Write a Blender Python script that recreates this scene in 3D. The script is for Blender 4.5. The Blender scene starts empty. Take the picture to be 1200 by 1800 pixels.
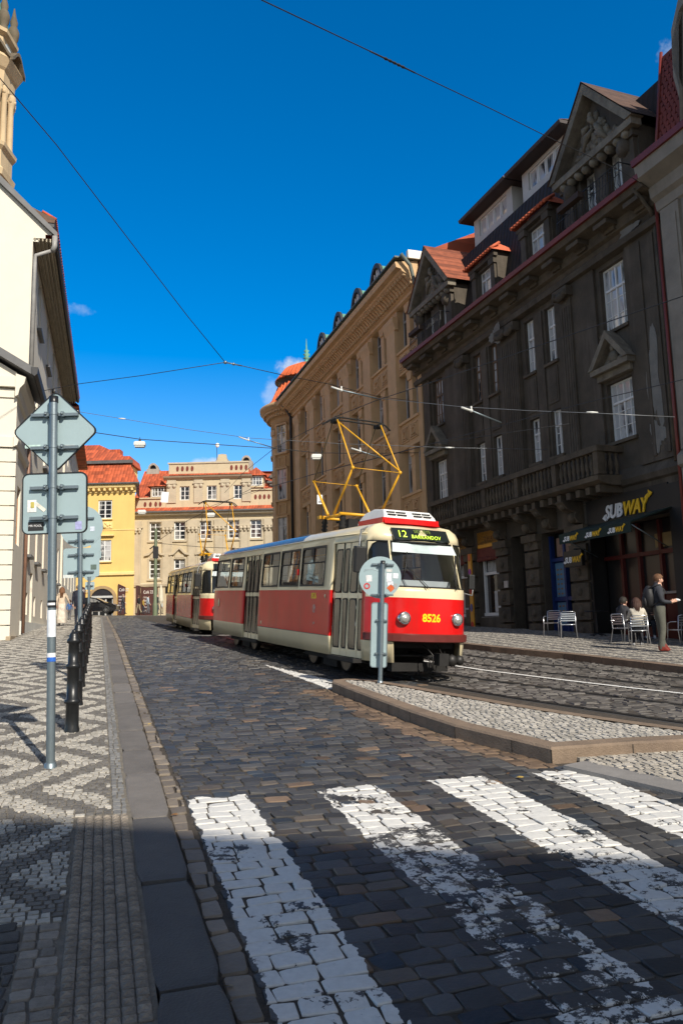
import bpy, bmesh, math, random
import numpy as np
from mathutils import Vector, Matrix
random.seed(7); rng = np.random.default_rng(7)
scene = bpy.context.scene
col = scene.collection
rad = math.radians
# ------------------------------------------------------------------ survey helpers (measured view rays -> real places)
FPX = 1379.0; PITCH = math.atan(205/FPX); ROLL = .025
EYE = np.array([0, 0, 1.6])
_f = np.array([0, math.cos(PITCH), math.sin(PITCH)]); _r0 = np.array([1., 0, 0]); _u0 = np.cross(_r0, _f)
_r = _r0*math.cos(ROLL) - _u0*math.sin(ROLL); _u = _u0*math.cos(ROLL) + _r0*math.sin(ROLL)
def ray(x, y): return _f + _r*(x-600)/FPX - _u*(y-900)/FPX
def at(x, y, Y):
    d = ray(x, y); return EYE + d*(Y/d[1])
def slope(Y):
    if Y < 24: return .054*Y
    if Y < 60: return 1.296 + .035*(Y-24)
    if Y < 110: return 2.556 + .018*(Y-60)
    return 3.456
def gz(X, Y): return slope(Y) - .025*max(-40, min(40, X))
def gzv(X, Y):
    s = np.where(Y < 24, .054*Y, np.where(Y < 60, 1.296+.035*(Y-24), np.where(Y < 110, 2.556+.018*(Y-60), 3.456)))
    return s - .025*np.clip(X, -40, 40)
# street frame: t across (right), s along (away)
CT, ST = .955, .296
def lf(t, s): return (t*CT - s*ST, t*ST + s*CT)
def tolf(X, Y): return (X*CT + Y*ST, -X*ST + Y*CT)
def lin(c):
    if isinstance(c, str):
        c = [int(c[i:i+2], 16)/255 for i in (0, 2, 4)]
        c = [v/12.92 if v <= .04045 else ((v+.055)/1.055)**2.4 for v in c]
    return (c[0], c[1], c[2], 1.0)
# ------------------------------------------------------------------ materials
MATS = {}
def pm(name, base, rough=.8, var=.15, scale=2.0, bump=.0, bscale=60, metal=0, stain=None, stain_amt=.5, streak=False, spec=.5, attr=False, coat=0, tile=None, det=6):
    if name in MATS: return MATS[name]
    m = bpy.data.materials.new(name); m.use_nodes = True; nt = m.node_tree; N = nt.nodes; L = nt.links
    b = N['Principled BSDF']; b.inputs['Roughness'].default_value = rough; b.inputs['Metallic'].default_value = metal
    b.inputs['Specular IOR Level'].default_value = spec
    if coat: b.inputs['Coat Weight'].default_value = coat; b.inputs['Coat Roughness'].default_value = .06
    c = lin(base)
    tc = N.new('ShaderNodeTexCoord')
    n = N.new('ShaderNodeTexNoise'); n.inputs['Scale'].default_value = scale; n.inputs['Detail'].default_value = det; n.inputs['Roughness'].default_value = .65
    L.new(tc.outputs['Object'], n.inputs['Vector'])
    mx = N.new('ShaderNodeMix'); mx.data_type = 'RGBA'
    mr = N.new('ShaderNodeMapRange'); mr.inputs[1].default_value = .3; mr.inputs[2].default_value = .7
    L.new(n.outputs['Fac'], mr.inputs[0]); L.new(mr.outputs[0], mx.inputs['Factor'])
    if attr:
        at_ = N.new('ShaderNodeAttribute'); at_.attribute_name = 'col'
        h1 = N.new('ShaderNodeMix'); h1.data_type = 'RGBA'; h1.blend_type = 'MULTIPLY'; h1.inputs['Factor'].default_value = 1
        L.new(at_.outputs['Color'], h1.inputs['A']); L.new(mx.outputs['Result'], h1.inputs['B'])
        mx.inputs['A'].default_value = (1-var,)*3+(1,); mx.inputs['B'].default_value = (1+var,)*3+(1,)
        out = h1.outputs['Result']
    else:
        mx.inputs['A'].default_value = tuple(max(0, v*(1-var)) for v in c[:3])+(1,)
        mx.inputs['B'].default_value = tuple(min(1, v*(1+var)) for v in c[:3])+(1,)
        out = mx.outputs['Result']
    if stain:
        n2 = N.new('ShaderNodeTexNoise'); n2.inputs['Scale'].default_value = .55; n2.inputs['Detail'].default_value = 8; n2.inputs['Roughness'].default_value = .7
        if streak:
            mp = N.new('ShaderNodeMapping'); mp.inputs['Scale'].default_value = (2.2, 2.2, .25); L.new(tc.outputs['Object'], mp.inputs['Vector']); L.new(mp.outputs[0], n2.inputs['Vector'])
        else: L.new(tc.outputs['Object'], n2.inputs['Vector'])
        r2 = N.new('ShaderNodeMapRange'); r2.inputs[1].default_value = .5; r2.inputs[2].default_value = .68; r2.inputs[4].default_value = stain_amt
        L.new(n2.outputs['Fac'], r2.inputs[0])
        m2 = N.new('ShaderNodeMix'); m2.data_type = 'RGBA'; L.new(r2.outputs[0], m2.inputs['Factor']); L.new(out, m2.inputs['A']); m2.inputs['B'].default_value = lin(stain)
        out = m2.outputs['Result']
    hgt = None
    if tile:
        wx, wz = tile   # widths of pantiles and of courses in metres
        sp = N.new('ShaderNodeSeparateXYZ'); L.new(tc.outputs['Object'], sp.inputs[0])
        def wave(sock, w, sharp):
            a = N.new('ShaderNodeMath'); a.operation = 'MULTIPLY'; a.inputs[1].default_value = 1/w; L.new(sock, a.inputs[0])
            f = N.new('ShaderNodeMath'); f.operation = 'FRACT'; L.new(a.outputs[0], f.inputs[0])
            if sharp: return f.outputs[0]
            g = N.new('ShaderNodeMath'); g.operation = 'MULTIPLY'; g.inputs[1].default_value = math.pi; L.new(f.outputs[0], g.inputs[0])
            h = N.new('ShaderNodeMath'); h.operation = 'SINE'; L.new(g.outputs[0], h.inputs[0]); return h.outputs[0]
        a = wave(sp.outputs['X'], wx, False); bz = wave(sp.outputs['Z'], wz, True)
        ad = N.new('ShaderNodeMath'); ad.operation = 'SUBTRACT'; L.new(a, ad.inputs[0]); L.new(bz, ad.inputs[1]); hgt = ad.outputs[0]
        # per-tile tone
        vor = N.new('ShaderNodeTexWhiteNoise'); vor.noise_dimensions = '2D'
        sn = N.new('ShaderNodeVectorMath'); sn.operation = 'SNAP'; sn.inputs[1].default_value = (wx, 99, wz); L.new(tc.outputs['Object'], sn.inputs[0])
        cx = N.new('ShaderNodeSeparateXYZ'); L.new(sn.outputs[0], cx.inputs[0]); cb = N.new('ShaderNodeCombineXYZ'); L.new(cx.outputs[0], cb.inputs[0]); L.new(cx.outputs[2], cb.inputs[1])
        L.new(cb.outputs[0], vor.inputs['Vector'])
        m3 = N.new('ShaderNodeMix'); m3.data_type = 'RGBA'; m3.blend_type = 'MULTIPLY'; m3.inputs['Factor'].default_value = 1
        r3 = N.new('ShaderNodeMapRange'); r3.inputs[3].default_value = .6; r3.inputs[4].default_value = 1.15; L.new(vor.outputs['Value'], r3.inputs[0])
        L.new(out, m3.inputs['A']); L.new(r3.outputs[0], m3.inputs['B']); out = m3.outputs['Result']
    L.new(out, b.inputs['Base Color'])
    if bump or hgt is not None:
        bp = N.new('ShaderNodeBump'); bp.inputs['Distance'].default_value = .02; bp.inputs['Strength'].default_value = bump or .6
        if hgt is not None:
            bp.inputs['Distance'].default_value = .06; L.new(hgt, bp.inputs['Height'])
        else:
            nb = N.new('ShaderNodeTexNoise'); nb.inputs['Scale'].default_value = bscale; nb.inputs['Detail'].default_value = 5
            L.new(tc.outputs['Object'], nb.inputs['Vector']); L.new(nb.outputs['Fac'], bp.inputs['Height'])
        L.new(bp.outputs[0], b.inputs['Normal'])
    MATS[name] = m; return m
def glass(name, tint, rough=.03, clear=.75):
    m = bpy.data.materials.new(name); m.use_nodes = True; nt = m.node_tree; N = nt.nodes; L = nt.links
    o = N['Material Output']; N.remove(N['Principled BSDF'])
    t = N.new('ShaderNodeBsdfTransparent'); t.inputs[0].default_value = lin(tint)
    g = N.new('ShaderNodeBsdfGlossy'); g.inputs['Roughness'].default_value = rough; g.inputs[0].default_value = (.9, .95, 1, 1)
    fr = N.new('ShaderNodeFresnel'); fr.inputs[0].default_value = 1.6
    mp = N.new('ShaderNodeMapRange'); mp.inputs[3].default_value = 1-clear; mp.inputs[4].default_value = 1.0; L.new(fr.outputs[0], mp.inputs[0])
    nz = N.new('ShaderNodeTexNoise'); nz.inputs['Scale'].default_value = 1.2; tc = N.new('ShaderNodeTexCoord'); L.new(tc.outputs['Object'], nz.inputs['Vector'])
    bp = N.new('ShaderNodeBump'); bp.inputs['Strength'].default_value = .12; bp.inputs['Distance'].default_value = .02; L.new(nz.outputs['Fac'], bp.inputs['Height']); L.new(bp.outputs[0], g.inputs['Normal'])
    x = N.new('ShaderNodeMixShader'); L.new(mp.outputs[0], x.inputs[0]); L.new(t.outputs[0], x.inputs[1]); L.new(g.outputs[0], x.inputs[2]); L.new(x.outputs[0], o.inputs[0])
    MATS[name] = m; return m
def pane_mat(name, dark, light, amt=.5, scale=1.5, rough=.06):
    """window seen from outside: glossy glass over a room that is partly curtained"""
    m = bpy.data.materials.new(name); m.use_nodes = True; nt = m.node_tree; N = nt.nodes; L = nt.links
    b = N['Principled BSDF']; b.inputs['Roughness'].default_value = rough; b.inputs['Specular IOR Level'].default_value = .9; b.inputs['IOR'].default_value = 1.6
    tc = N.new('ShaderNodeTexCoord'); mp = N.new('ShaderNodeMapping'); mp.inputs['Scale'].default_value = (scale, scale, scale*.35); L.new(tc.outputs['Object'], mp.inputs['Vector'])
    n = N.new('ShaderNodeTexNoise'); n.inputs['Scale'].default_value = 1.0; n.inputs['Detail'].default_value = 3; L.new(mp.outputs[0], n.inputs['Vector'])
    r = N.new('ShaderNodeMapRange'); r.inputs[1].default_value = .62-.3*amt; r.inputs[2].default_value = .72-.3*amt; L.new(n.outputs['Fac'], r.inputs[0])
    x = N.new('ShaderNodeMix'); x.data_type = 'RGBA'; x.inputs['A'].default_value = lin(dark); x.inputs['B'].default_value = lin(light); L.new(r.outputs[0], x.inputs['Factor']); L.new(x.outputs['Result'], b.inputs['Base Color'])
    n3 = N.new('ShaderNodeTexNoise'); n3.inputs['Scale'].default_value = .9; L.new(tc.outputs['Object'], n3.inputs['Vector'])
    bp = N.new('ShaderNodeBump'); bp.inputs['Strength'].default_value = .25; bp.inputs['Distance'].default_value = .03; L.new(n3.outputs['Fac'], bp.inputs['Height']); L.new(bp.outputs[0], b.inputs['Normal'])
    MATS[name] = m; return m
# ------------------------------------------------------------------ mesh builder
class MB:
    def __init__(s): s.v = []; s.f = []; s.m = []; s.sm = []
    def add(s, vs, fs, mi=0, smooth=False):
        o = len(s.v); s.v += [tuple(map(float, p)) for p in vs]
        for f in fs: s.f.append(tuple(i+o for i in f)); s.m.append(mi); s.sm.append(smooth)
        return s
    def box(s, a, b, mi=0, M=None):
        (x0, y0, z0), (x1, y1, z1) = a, b
        vs = [(x0,y0,z0),(x1,y0,z0),(x1,y1,z0),(x0,y1,z0),(x0,y0,z1),(x1,y0,z1),(x1,y1,z1),(x0,y1,z1)]
        if M is not None: vs = [tuple(M @ Vector(p)) for p in vs]
        fs = [(0,3,2,1),(4,5,6,7),(0,1,5,4),(1,2,6,5),(2,3,7,6),(3,0,4,7)]
        return s.add(vs, fs, mi)
    def quad(s, a, b, c, d, mi=0): return s.add([a, b, c, d], [(0,1,2,3)], mi)
    def poly(s, pts, mi=0): return s.add(pts, [tuple(range(len(pts)))], mi)
    def prism(s, pts2, h0, h1, axis='y', mi=0, M=None):
        """extrude a 2-D outline: axis y -> pts are (x,z); axis z -> (x,y); axis x -> (y,z)"""
        n = len(pts2)
        def P(p, h): return {'y': (p[0], h, p[1]), 'z': (p[0], p[1], h), 'x': (h, p[0], p[1])}[axis]
        vs = [P(p, h0) for p in pts2] + [P(p, h1) for p in pts2]
        if M is not None: vs = [tuple(M @ Vector(p)) for p in vs]
        fs = [tuple(range(n))[::-1], tuple(range(n, 2*n))] + [(i, (i+1) % n, n+(i+1) % n, n+i) for i in range(n)]
        return s.add(vs, fs, mi)
    def tube(s, pts, r, n=8, mi=0, cap=True):
        pts = [Vector(p) for p in pts]; rs = r if isinstance(r, (list, tuple)) else [r]*len(pts)
        vs = []; fs = []; prev = None
        for i, p in enumerate(pts):
            d = (pts[min(i+1, len(pts)-1)] - pts[max(i-1, 0)]).normalized()
            if prev is None:
                a = Vector((0, 0, 1)) if abs(d.z) < .9 else Vector((1, 0, 0)); x = d.cross(a).normalized()
            else: x = (prev - d*prev.dot(d)).normalized()
            prev = x; y = d.cross(x)
            for k in range(n):
                a = 2*math.pi*k/n; vs.append(tuple(p + (x*math.cos(a) + y*math.sin(a))*rs[i]))
        for i in range(len(pts)-1):
            for k in range(n): fs.append((i*n+k, i*n+(k+1) % n, (i+1)*n+(k+1) % n, (i+1)*n+k))
        s.add(vs, fs, mi, True)
        if cap:
            o = len(s.v) - len(vs)
            s.f.append(tuple(o+k for k in range(n))[::-1]); s.m.append(mi); s.sm.append(False)
            s.f.append(tuple(o+(len(pts)-1)*n+k for k in range(n))); s.m.append(mi); s.sm.append(False)
        return s
    def lathe(s, prof, c=(0, 0, 0), n=20, mi=0, a0=0, a1=2*math.pi, smooth=True):
        full = abs(a1-a0-2*math.pi) < 1e-6; m = n if full else n+1
        vs = []; fs = []
        for (r, z) in prof:
            for k in range(m):
                a = a0 + (a1-a0)*k/n; vs.append((c[0]+r*math.cos(a), c[1]+r*math.sin(a), c[2]+z))
        for i in range(len(prof)-1):
            for k in range(n):
                k2 = (k+1) % m; fs.append((i*m+k, i*m+k2, (i+1)*m+k2, (i+1)*m+k))
        return s.add(vs, fs, mi, smooth)
    def blob(s, c, r, mi=0, n=8, jit=0.0):
        rx, ry, rz = r if isinstance(r, (tuple, list)) else (r, r, r)
        vs = []; fs = []
        for i in range(n//2+1):
            th = math.pi*i/(n//2)
            for k in range(n):
                a = 2*math.pi*k/n; j = 1+random.uniform(-jit, jit)
                vs.append((c[0]+rx*j*math.sin(th)*math.cos(a), c[1]+ry*j*math.sin(th)*math.sin(a), c[2]+rz*j*math.cos(th)))
        for i in range(n//2):
            for k in range(n): fs.append((i*n+k, (i+1)*n+k, (i+1)*n+(k+1) % n, i*n+(k+1) % n))
        return s.add(vs, fs, mi, True)
    def build(s, name, mats, parent=None, zb=None, bevel=0, loc=None):
        if not isinstance(mats, (list, tuple)): mats = [mats]
        me = bpy.data.meshes.new(name)
        off = 0
        if parent is not None and zb is None: off = parent.get('_zb', 0)
        vs = [(p[0], p[1], p[2]-off) for p in s.v] if off else s.v
        me.from_pydata(vs, [], s.f); 
        for m in mats: me.materials.append(m)
        me.polygons.foreach_set('material_index', s.m); me.polygons.foreach_set('use_smooth', s.sm)
        me.update()
        o = bpy.data.objects.new(name, me); col.objects.link(o)
        if parent is not None: o.parent = parent
        if loc is not None: o.location = loc
        if bevel:
            bm = bmesh.new(); bm.from_mesh(me); bmesh.ops.recalc_face_normals(bm, faces=bm.faces)
            bm.to_mesh(me); bm.free()
            b = o.modifiers.new('bevel', 'BEVEL'); b.width = bevel; b.segments = 2; b.limit_method = 'ANGLE'; b.angle_limit = rad(40)
        return o
def np_mesh(name, V, Fq, cols=None, mats=None, smooth=False, parent=None, Ft=None):
    me = bpy.data.meshes.new(name); nv = len(V); nq = len(Fq); nt_ = 0 if Ft is None else len(Ft)
    me.vertices.add(nv); me.vertices.foreach_set('co', np.asarray(V, np.float32).ravel())
    loops = np.asarray(Fq, np.int32).ravel()
    if nt_: loops = np.concatenate([loops, np.asarray(Ft, np.int32).ravel()])
    me.loops.add(len(loops)); me.loops.foreach_set('vertex_index', loops)
    me.polygons.add(nq+nt_)
    st = np.concatenate([np.arange(nq)*4, nq*4+np.arange(nt_)*3]).astype(np.int32)
    me.polygons.foreach_set('loop_start', st); me.polygons.foreach_set('use_smooth', np.full(nq+nt_, smooth))
    if cols is not None:
        ca = me.color_attributes.new('col', 'FLOAT_COLOR', 'POINT'); ca.data.foreach_set('color', np.asarray(cols, np.float32).ravel())
    for m in (mats or []): me.materials.append(m)
    me.update(calc_edges=True); me.validate()
    o = bpy.data.objects.new(name, me); col.objects.link(o)
    if parent: o.parent = parent
    return o
def tag(o, label=None, cat=None, group=None, kind=None):
    if label: o['label'] = label
    if cat: o['category'] = cat
    if group: o['group'] = group
    if kind: o['kind'] = kind
    return o
def thing(name, label, cat, loc=(0, 0, 0), rz=0, group=None, M=None):
    o = bpy.data.objects.new(name, None); col.objects.link(o); o.empty_display_size = .2
    if M is not None: o.matrix_world = M
    else: o.location = loc; o.rotation_euler = (0, 0, rz)
    return tag(o, label, cat, group)
def copy_tree(o, parent=None):
    c = o.copy(); col.objects.link(c)
    if parent is not None: c.parent = parent
    for ch in [x for x in bpy.data.objects if x.parent == o]: copy_tree(ch, c)
    return c
def text(s, size, M, mat, name='lettering', parent=None, ext=.004, shear=0, off=0, align='LEFT', sx=1, label=None):
    cu = bpy.data.curves.new('txt', 'FONT'); cu.body = s; cu.size = size; cu.extrude = ext; cu.shear = shear; cu.offset = off; cu.align_x = align; cu.space_character = 1.1 if s == 'BARRANDOV' else 1.0; cu.resolution_u = 4
    t = bpy.data.objects.new('txt', cu); col.objects.link(t); bpy.context.view_layer.update()
    me = bpy.data.meshes.new_from_object(t.evaluated_get(bpy.context.evaluated_depsgraph_get()))
    bpy.data.objects.remove(t); bpy.data.curves.remove(cu)
    me.transform(M @ Matrix.Diagonal((sx, 1, 1, 1))); me.materials.clear(); me.materials.append(mat)
    o = bpy.data.objects.new(name, me); col.objects.link(o)
    if parent: o.parent = parent
    return o
# text lying on a facade (local frame u, outward y, z): letters run towards -u
def fac_text_M(u, y, z): return Matrix(((-1, 0, 0, u), (0, 0, 1, y), (0, 1, 0, z), (0, 0, 0, 1)))
# ------------------------------------------------------------------ common materials
C_white = pm('white_plaster', 'f0eadc', .85, .05, 1.2, .15, 30, stain='c9c2b0', stain_amt=.25, streak=True)
C_alum = pm('galvanised_steel', '7f8b90', .42, .12, 6, .05, 90, metal=.7)
C_plate = pm('sign_back_grey', '9fb3b6', .5, .06, 2, .02, metal=.25, stain='83969a', stain_amt=.35)
C_black = pm('black_paint', (.012, .013, .014), .35, .2, 8, .05)
C_iron = pm('dark_iron', (.02, .02, .022), .55, .25, 8, .1)
C_rail = pm('worn_rail_steel', (.05, .048, .046), .35, .3, 4, metal=.8)
C_granite = pm('granite', (.23, .215, .2), .8, .14, 6, .35, 90, stain=(.14, .13, .12), stain_amt=.5)
C_granite_brown = pm('brown_granite', (.2, .145, .1), .8, .22, 5, .5, 60, stain=(.1, .07, .055), stain_amt=.6)
C_joint = pm('joint_sand', (.06, .048, .036), .95, .4, 12, .6, 120)
C_glassd = pane_mat('window_glass_dark', (.015, .018, .022), (.25, .25, .24), .35)
C_glassl = pane_mat('window_glass_curtain', (.03, .035, .04), (.5, .5, .5), .75, 2.2)
C_wframe = pm('white_window_paint', (.72, .72, .7), .5, .06, 3)
C_tile = pm('red_clay_roof', (.5, .1, .035), .8, .2, 1.0, .8, tile=(.32, .42), stain=(.25, .07, .04), stain_amt=.35)
C_tilec = pm('red_clay_roof_small', (.5, .09, .03), .8, .25, 1.0, .8, tile=(.22, .3))
C_tiled = pm('dark_slate_roof', (.022, .015, .012), .85, .35, 3, .8, tile=(.24, .22))
C_copper = pm('green_copper', (.12, .3, .22), .7, .2, 3)
C_redpaint = pm('dark_red_gutter', (.16, .022, .018), .45, .2, 3)
C_lead = pm('lead_sheet', (.1, .1, .1), .5, .2, 3)
# ------------------------------------------------------------------ GROUND
def ground_sheet():
    xs = np.concatenate([np.array([-600, -300, -150, -80, -50]), np.arange(-40, 41, 2.0), np.array([50, 80, 150, 300, 600])])
    ys = np.concatenate([np.array([-300, -120, -60, -30, -15, -8]), np.arange(-4, 60, 2.0), np.arange(60, 130, 5.0), np.array([160, 250, 500, 900])])
    X, Y = np.meshgrid(xs, ys); Z = gzv(X, Y) - .03
    V = np.stack([X, Y, Z], -1).reshape(-1, 3); nx = len(xs); ny = len(ys)
    I = np.arange(nx*ny).reshape(ny, nx)
    F = np.stack([I[:-1, :-1], I[:-1, 1:], I[1:, 1:], I[1:, :-1]], -1).reshape(-1, 4)
    o = np_mesh('ground', V, F, mats=[C_joint]); tag(o, kind='structure')
ground_sheet()
def strip(name, tpts, mat, dz, s_list, step=.5, kind='structure'):
    """sheet between t=a(s) and t=b(s)"""
    mb = MB(); n = 0
    pv = None
    for s_ in s_list:
        a, b = tpts(s_); k = max(1, int(abs(b-a)/2)); row = []
        for i in range(k+1):
            t = a+(b-a)*i/k; X, Y = lf(t, s_); row.append((X, Y, gz(X, Y)+dz))
        if pv is not None and len(pv) == len(row):
            o = len(mb.v); mb.v += pv+row; m = len(row)
            for i in range(m-1): mb.f.append((o+i, o+i+1, o+m+i+1, o+m+i)); mb.m.append(0); mb.sm.append(False)
        pv = row
    o = mb.build(name, mat); tag(o, kind=kind); return o
# stones: domed setts as one sheet of real blocks ---------------------------------------------------
def setts(name, cells, mat, base_cols, dz=.0, h=.035, gap=.012, dome=.006, jit=.012, fine=True, tilt=.004, kind='structure', rot=.03):
    """cells: (n,4) arrays of tc, sc, wt, ws in street frame"""
    c = np.asarray(cells, float); n = len(c)
    if fine:
        a = np.array([(-.84,-1),(.84,-1),(1,-.78),(1,.78),(.84,1),(-.84,1),(-1,.78),(-1,-.78)])*.5
    else: a = np.array([(-1,-1),(1,-1),(1,1),(-1,1)])*.5
    k = len(a)
    ring = a[None, :, :]*np.stack([c[:, 2]-gap, c[:, 3]-gap], -1)[:, None, :]
    ring = ring + rng.uniform(-jit, jit, (n, k, 2))
    th = rng.normal(0, rot, n); ct, st = np.cos(th)[:, None], np.sin(th)[:, None]
    ring = np.stack([ring[..., 0]*ct-ring[..., 1]*st, ring[..., 0]*st+ring[..., 1]*ct], -1)
    tl = rng.normal(0, tilt, (n, 2)); zo = rng.normal(0, tilt*.8, n)
    def lay(sc, z):
        r = ring*sc + c[:, None, :2]
        zz = z + zo[:, None] + (ring[..., 0]*tl[:, None, 0]+ring[..., 1]*tl[:, None, 1])*12
        X = r[..., 0]*CT - r[..., 1]*ST; Y = r[..., 0]*ST + r[..., 1]*CT
        return np.stack([X, Y, gzv(X, Y)+dz+zz], -1)
    lays = [lay(1.0, -h), lay(.985, -dome*1.5), lay(.90, 0)] if fine else [lay(1.0, -h), lay(.88, 0)]
    nl = len(lays); V = np.stack(lays, 1)   # n, nl, k, 3
    per = nl*k
    if fine:
        ctr = V[:, -1].mean(1)[:, None, :] + np.array([0, 0, dome*.6]); V = np.concatenate([V.reshape(n, per, 3), ctr], 1); per += 1
    V = V.reshape(-1, 3); base = (np.arange(n)*per)[:, None]
    q = []
    for l in range(nl-1):
        for i in range(k): q.append([l*k+i, l*k+(i+1) % k, (l+1)*k+(i+1) % k, (l+1)*k+i])
    if not fine: q.append([(nl-1)*k+i for i in range(4)])
    q = np.array(q); F = (base[:, :, None] + q[None]).reshape(-1, 4)
    Ft = None
    if fine:
        t_ = np.array([[(nl-1)*k+i, (nl-1)*k+(i+1) % k, nl*k] for i in range(k)]); Ft = (base[:, :, None]+t_[None]).reshape(-1, 3)
    cols = np.repeat(np.concatenate([base_cols, np.ones((n, 1))], 1), per, 0)
    o = np_mesh(name, V, F, cols, [mat], smooth=False, Ft=Ft)
    if kind: tag(o, kind=kind)
    return o
def courses(t0, t1, s0, s1, w, d, shift=True):
    out = []; s = s0; i = 0
    while s < s1:
        dd = d*rng.uniform(.92, 1.08); a = t0(s) if callable(t0) else t0; b = t1(s) if callable(t1) else t1
        t = a - (rng.uniform(0, w) if shift else 0)
        while t < b:
            ww = w*rng.uniform(.72, 1.3)
            if t+ww > a and t < b:
                l = max(t, a); r = min(t+ww, b)
                if r-l > .03: out.append((.5*(l+r), s+dd/2, r-l, dd))
            t += ww
        s += dd; i += 1
    return np.array(out)
# --- layout lines in the street frame
def pl(tab):
    xs = [p[0] for p in tab]; ys = [p[1] for p in tab]
    return lambda s: float(np.interp(s, xs, ys))
isl_left = pl([(6.47, 3.93), (6.97, 3.81), (7.79, 3.6), (8.82, 3.51), (10.1, 3.46), (11.3, 3.42), (11.95, 3.42)])
rail_a = pl([(4, 8.6), (7.88, 6.57), (10.31, 5.69), (13.11, 4.92), (17, 4.35), (23, 3.85), (34, 3.3), (48, 2.6)])
rail_b = pl([(4, 10.2), (9.02, 7.53), (11.73, 6.52), (13.42, 6.04), (17, 5.5), (23, 5.0), (34, 4.45), (48, 3.8)])
rail_c = pl([(4, 12.0), (10.5, 8.8), (13.75, 7.64), (16.5, 7.0), (22, 6.5), (34, 6.0), (48, 5.3)])
rail_d = pl([(4, 13.2), (11.56, 9.71), (15.18, 8.42), (18, 7.95), (23, 7.5), (34, 7.1), (48, 6.4)])
kerb_r = pl([(2, 13.6), (7, 11.6), (12.07, 10.15), (15.05, 9.73), (16.67, 9.26), (18.18, 8.9), (24, 8.5), (34, 8.0), (48, 7.4), (60, 7.2)])
S_LONG = list(np.arange(-6, 64, 1.0))
road_mat = None
def road_material():
    m = bpy.data.materials.new('basalt_setts'); m.use_nodes = True; nt = m.node_tree; N = nt.nodes; L = nt.links
    b = N['Principled BSDF']; b.inputs['Specular IOR Level'].default_value = .38
    geo = N.new('ShaderNodeNewGeometry')
    def dot(v):
        d = N.new('ShaderNodeVectorMath'); d.operation = 'DOT_PRODUCT'; d.inputs[1].default_value = v; L.new(geo.outputs['Position'], d.inputs[0]); return d.outputs['Value']
    t = dot((CT, ST, 0)); s = dot((-ST, CT, 0))
    def M(op, a, b_=None, c=None):
        n = N.new('ShaderNodeMath'); n.operation = op
        for i, v in enumerate((a, b_, c)):
            if v is None: continue
            if isinstance(v, (int, float)): n.inputs[i].default_value = v
            else: L.new(v, n.inputs[i])
        return n.outputs[0]
    def noise(sc, det=6, rough=.6, vec=None, dist=0):
        n = N.new('ShaderNodeTexNoise'); n.inputs['Scale'].default_value = sc; n.inputs['Detail'].default_value = det; n.inputs['Roughness'].default_value = rough; n.inputs['Distortion'].default_value = dist
        L.new(vec or geo.outputs['Position'], n.inputs['Vector']); return n.outputs['Fac']
    at_ = N.new('ShaderNodeAttribute'); at_.attribute_name = 'col'
    # stone colour
    nf = noise(14, 8, .7); mr = M('MULTIPLY_ADD', nf, .9, .55)
    mul = N.new('ShaderNodeMix'); mul.data_type = 'RGBA'; mul.blend_type = 'MULTIPLY'; mul.inputs['Factor'].default_value = 1
    L.new(at_.outputs['Color'], mul.inputs['A']); L.new(mr, mul.inputs['B'])
    # paint mask: stripes
    edge = M('MULTIPLY_ADD', noise(9, 4), .10, -.05)
    te = M('ADD', t, edge); se = M('ADD', s, M('MULTIPLY_ADD', noise(5, 5), .3, -.15))
    def band(v, lo, hi): return M('MULTIPLY', M('GREATER_THAN', v, lo), M('LESS_THAN', v, hi))
    tot = None
    for lo, hi, wear in ((.66, 1.11, .41), (1.66, 2.15, .47), (2.62, 3.13, .45), (3.57, 4.06, .41), (4.55, 5.05, .30)):
        bd = band(te, lo, hi)
        # wear grows in a patch
        w = M('ADD', noise(2.2, 3), M('MULTIPLY', noise(22, 8, .75), .55))
        if wear > .4:
            ww = M('GREATER_THAN', w, wear+.22)
        else: ww = M('GREATER_THAN', w, wear+.18)
        bd = M('MULTIPLY', bd, ww)
        tot = bd if tot is None else M('MAXIMUM', tot, bd)
    tot = M('MULTIPLY', tot, M('LESS_THAN', se, 6.22))
    # worn patches of 2nd and 3rd stripes close to the viewer
    for (lo_t, hi_t, s_hi, th_) in ((1.55, 2.3, 5.1, .5), (2.5, 3.3, 4.3, .55), (3.4, 5.2, 4.0, .57)):
        d2 = M('MULTIPLY', band(te, lo_t, hi_t), M('LESS_THAN', se, s_hi)); nn = M('GREATER_THAN', noise(7, 9, .8), th_)
        tot = M('MULTIPLY', tot, M('SUBTRACT', 1.0, M('MULTIPLY', d2, nn)))
    # keep-out hatch ahead of the island: a wedge painted on the setts
    wl = M('ADD', M('MULTIPLY', s, -.055), 4.09)   # left edge t
    wr = M('ADD', M('MULTIPLY', s, -.19), 6.27)
    wedge = M('MULTIPLY', M('MULTIPLY', M('GREATER_THAN', te, wl), M('LESS_THAN', te, wr)), band(s, 11.9, 15.9))
    inner = M('MULTIPLY', M('MULTIPLY', M('GREATER_THAN', te, M('ADD', wl, .22)), M('LESS_THAN', te, M('ADD', wr, -.2))), band(s, 12.4, 15.0))
    fr = M('FRACT', M('MULTIPLY', M('ADD', s, t), .85)); inner = M('MULTIPLY', inner, M('GREATER_THAN', fr, .35))
    wedge = M('MULTIPLY', M('MULTIPLY', wedge, M('SUBTRACT', 1.0, inner)), M('GREATER_THAN', noise(16, 6), .36))
    tot = M('MAXIMUM', tot, wedge)
    # nothing painted deep in the joints
    pc = noise(30, 4)
    white = N.new('ShaderNodeMix'); white.data_type = 'RGBA'; white.inputs['A'].default_value = (.5, .49, .46, 1); white.inputs['B'].default_value = (.74, .72, .67, 1); L.new(pc, white.inputs['Factor'])
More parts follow.
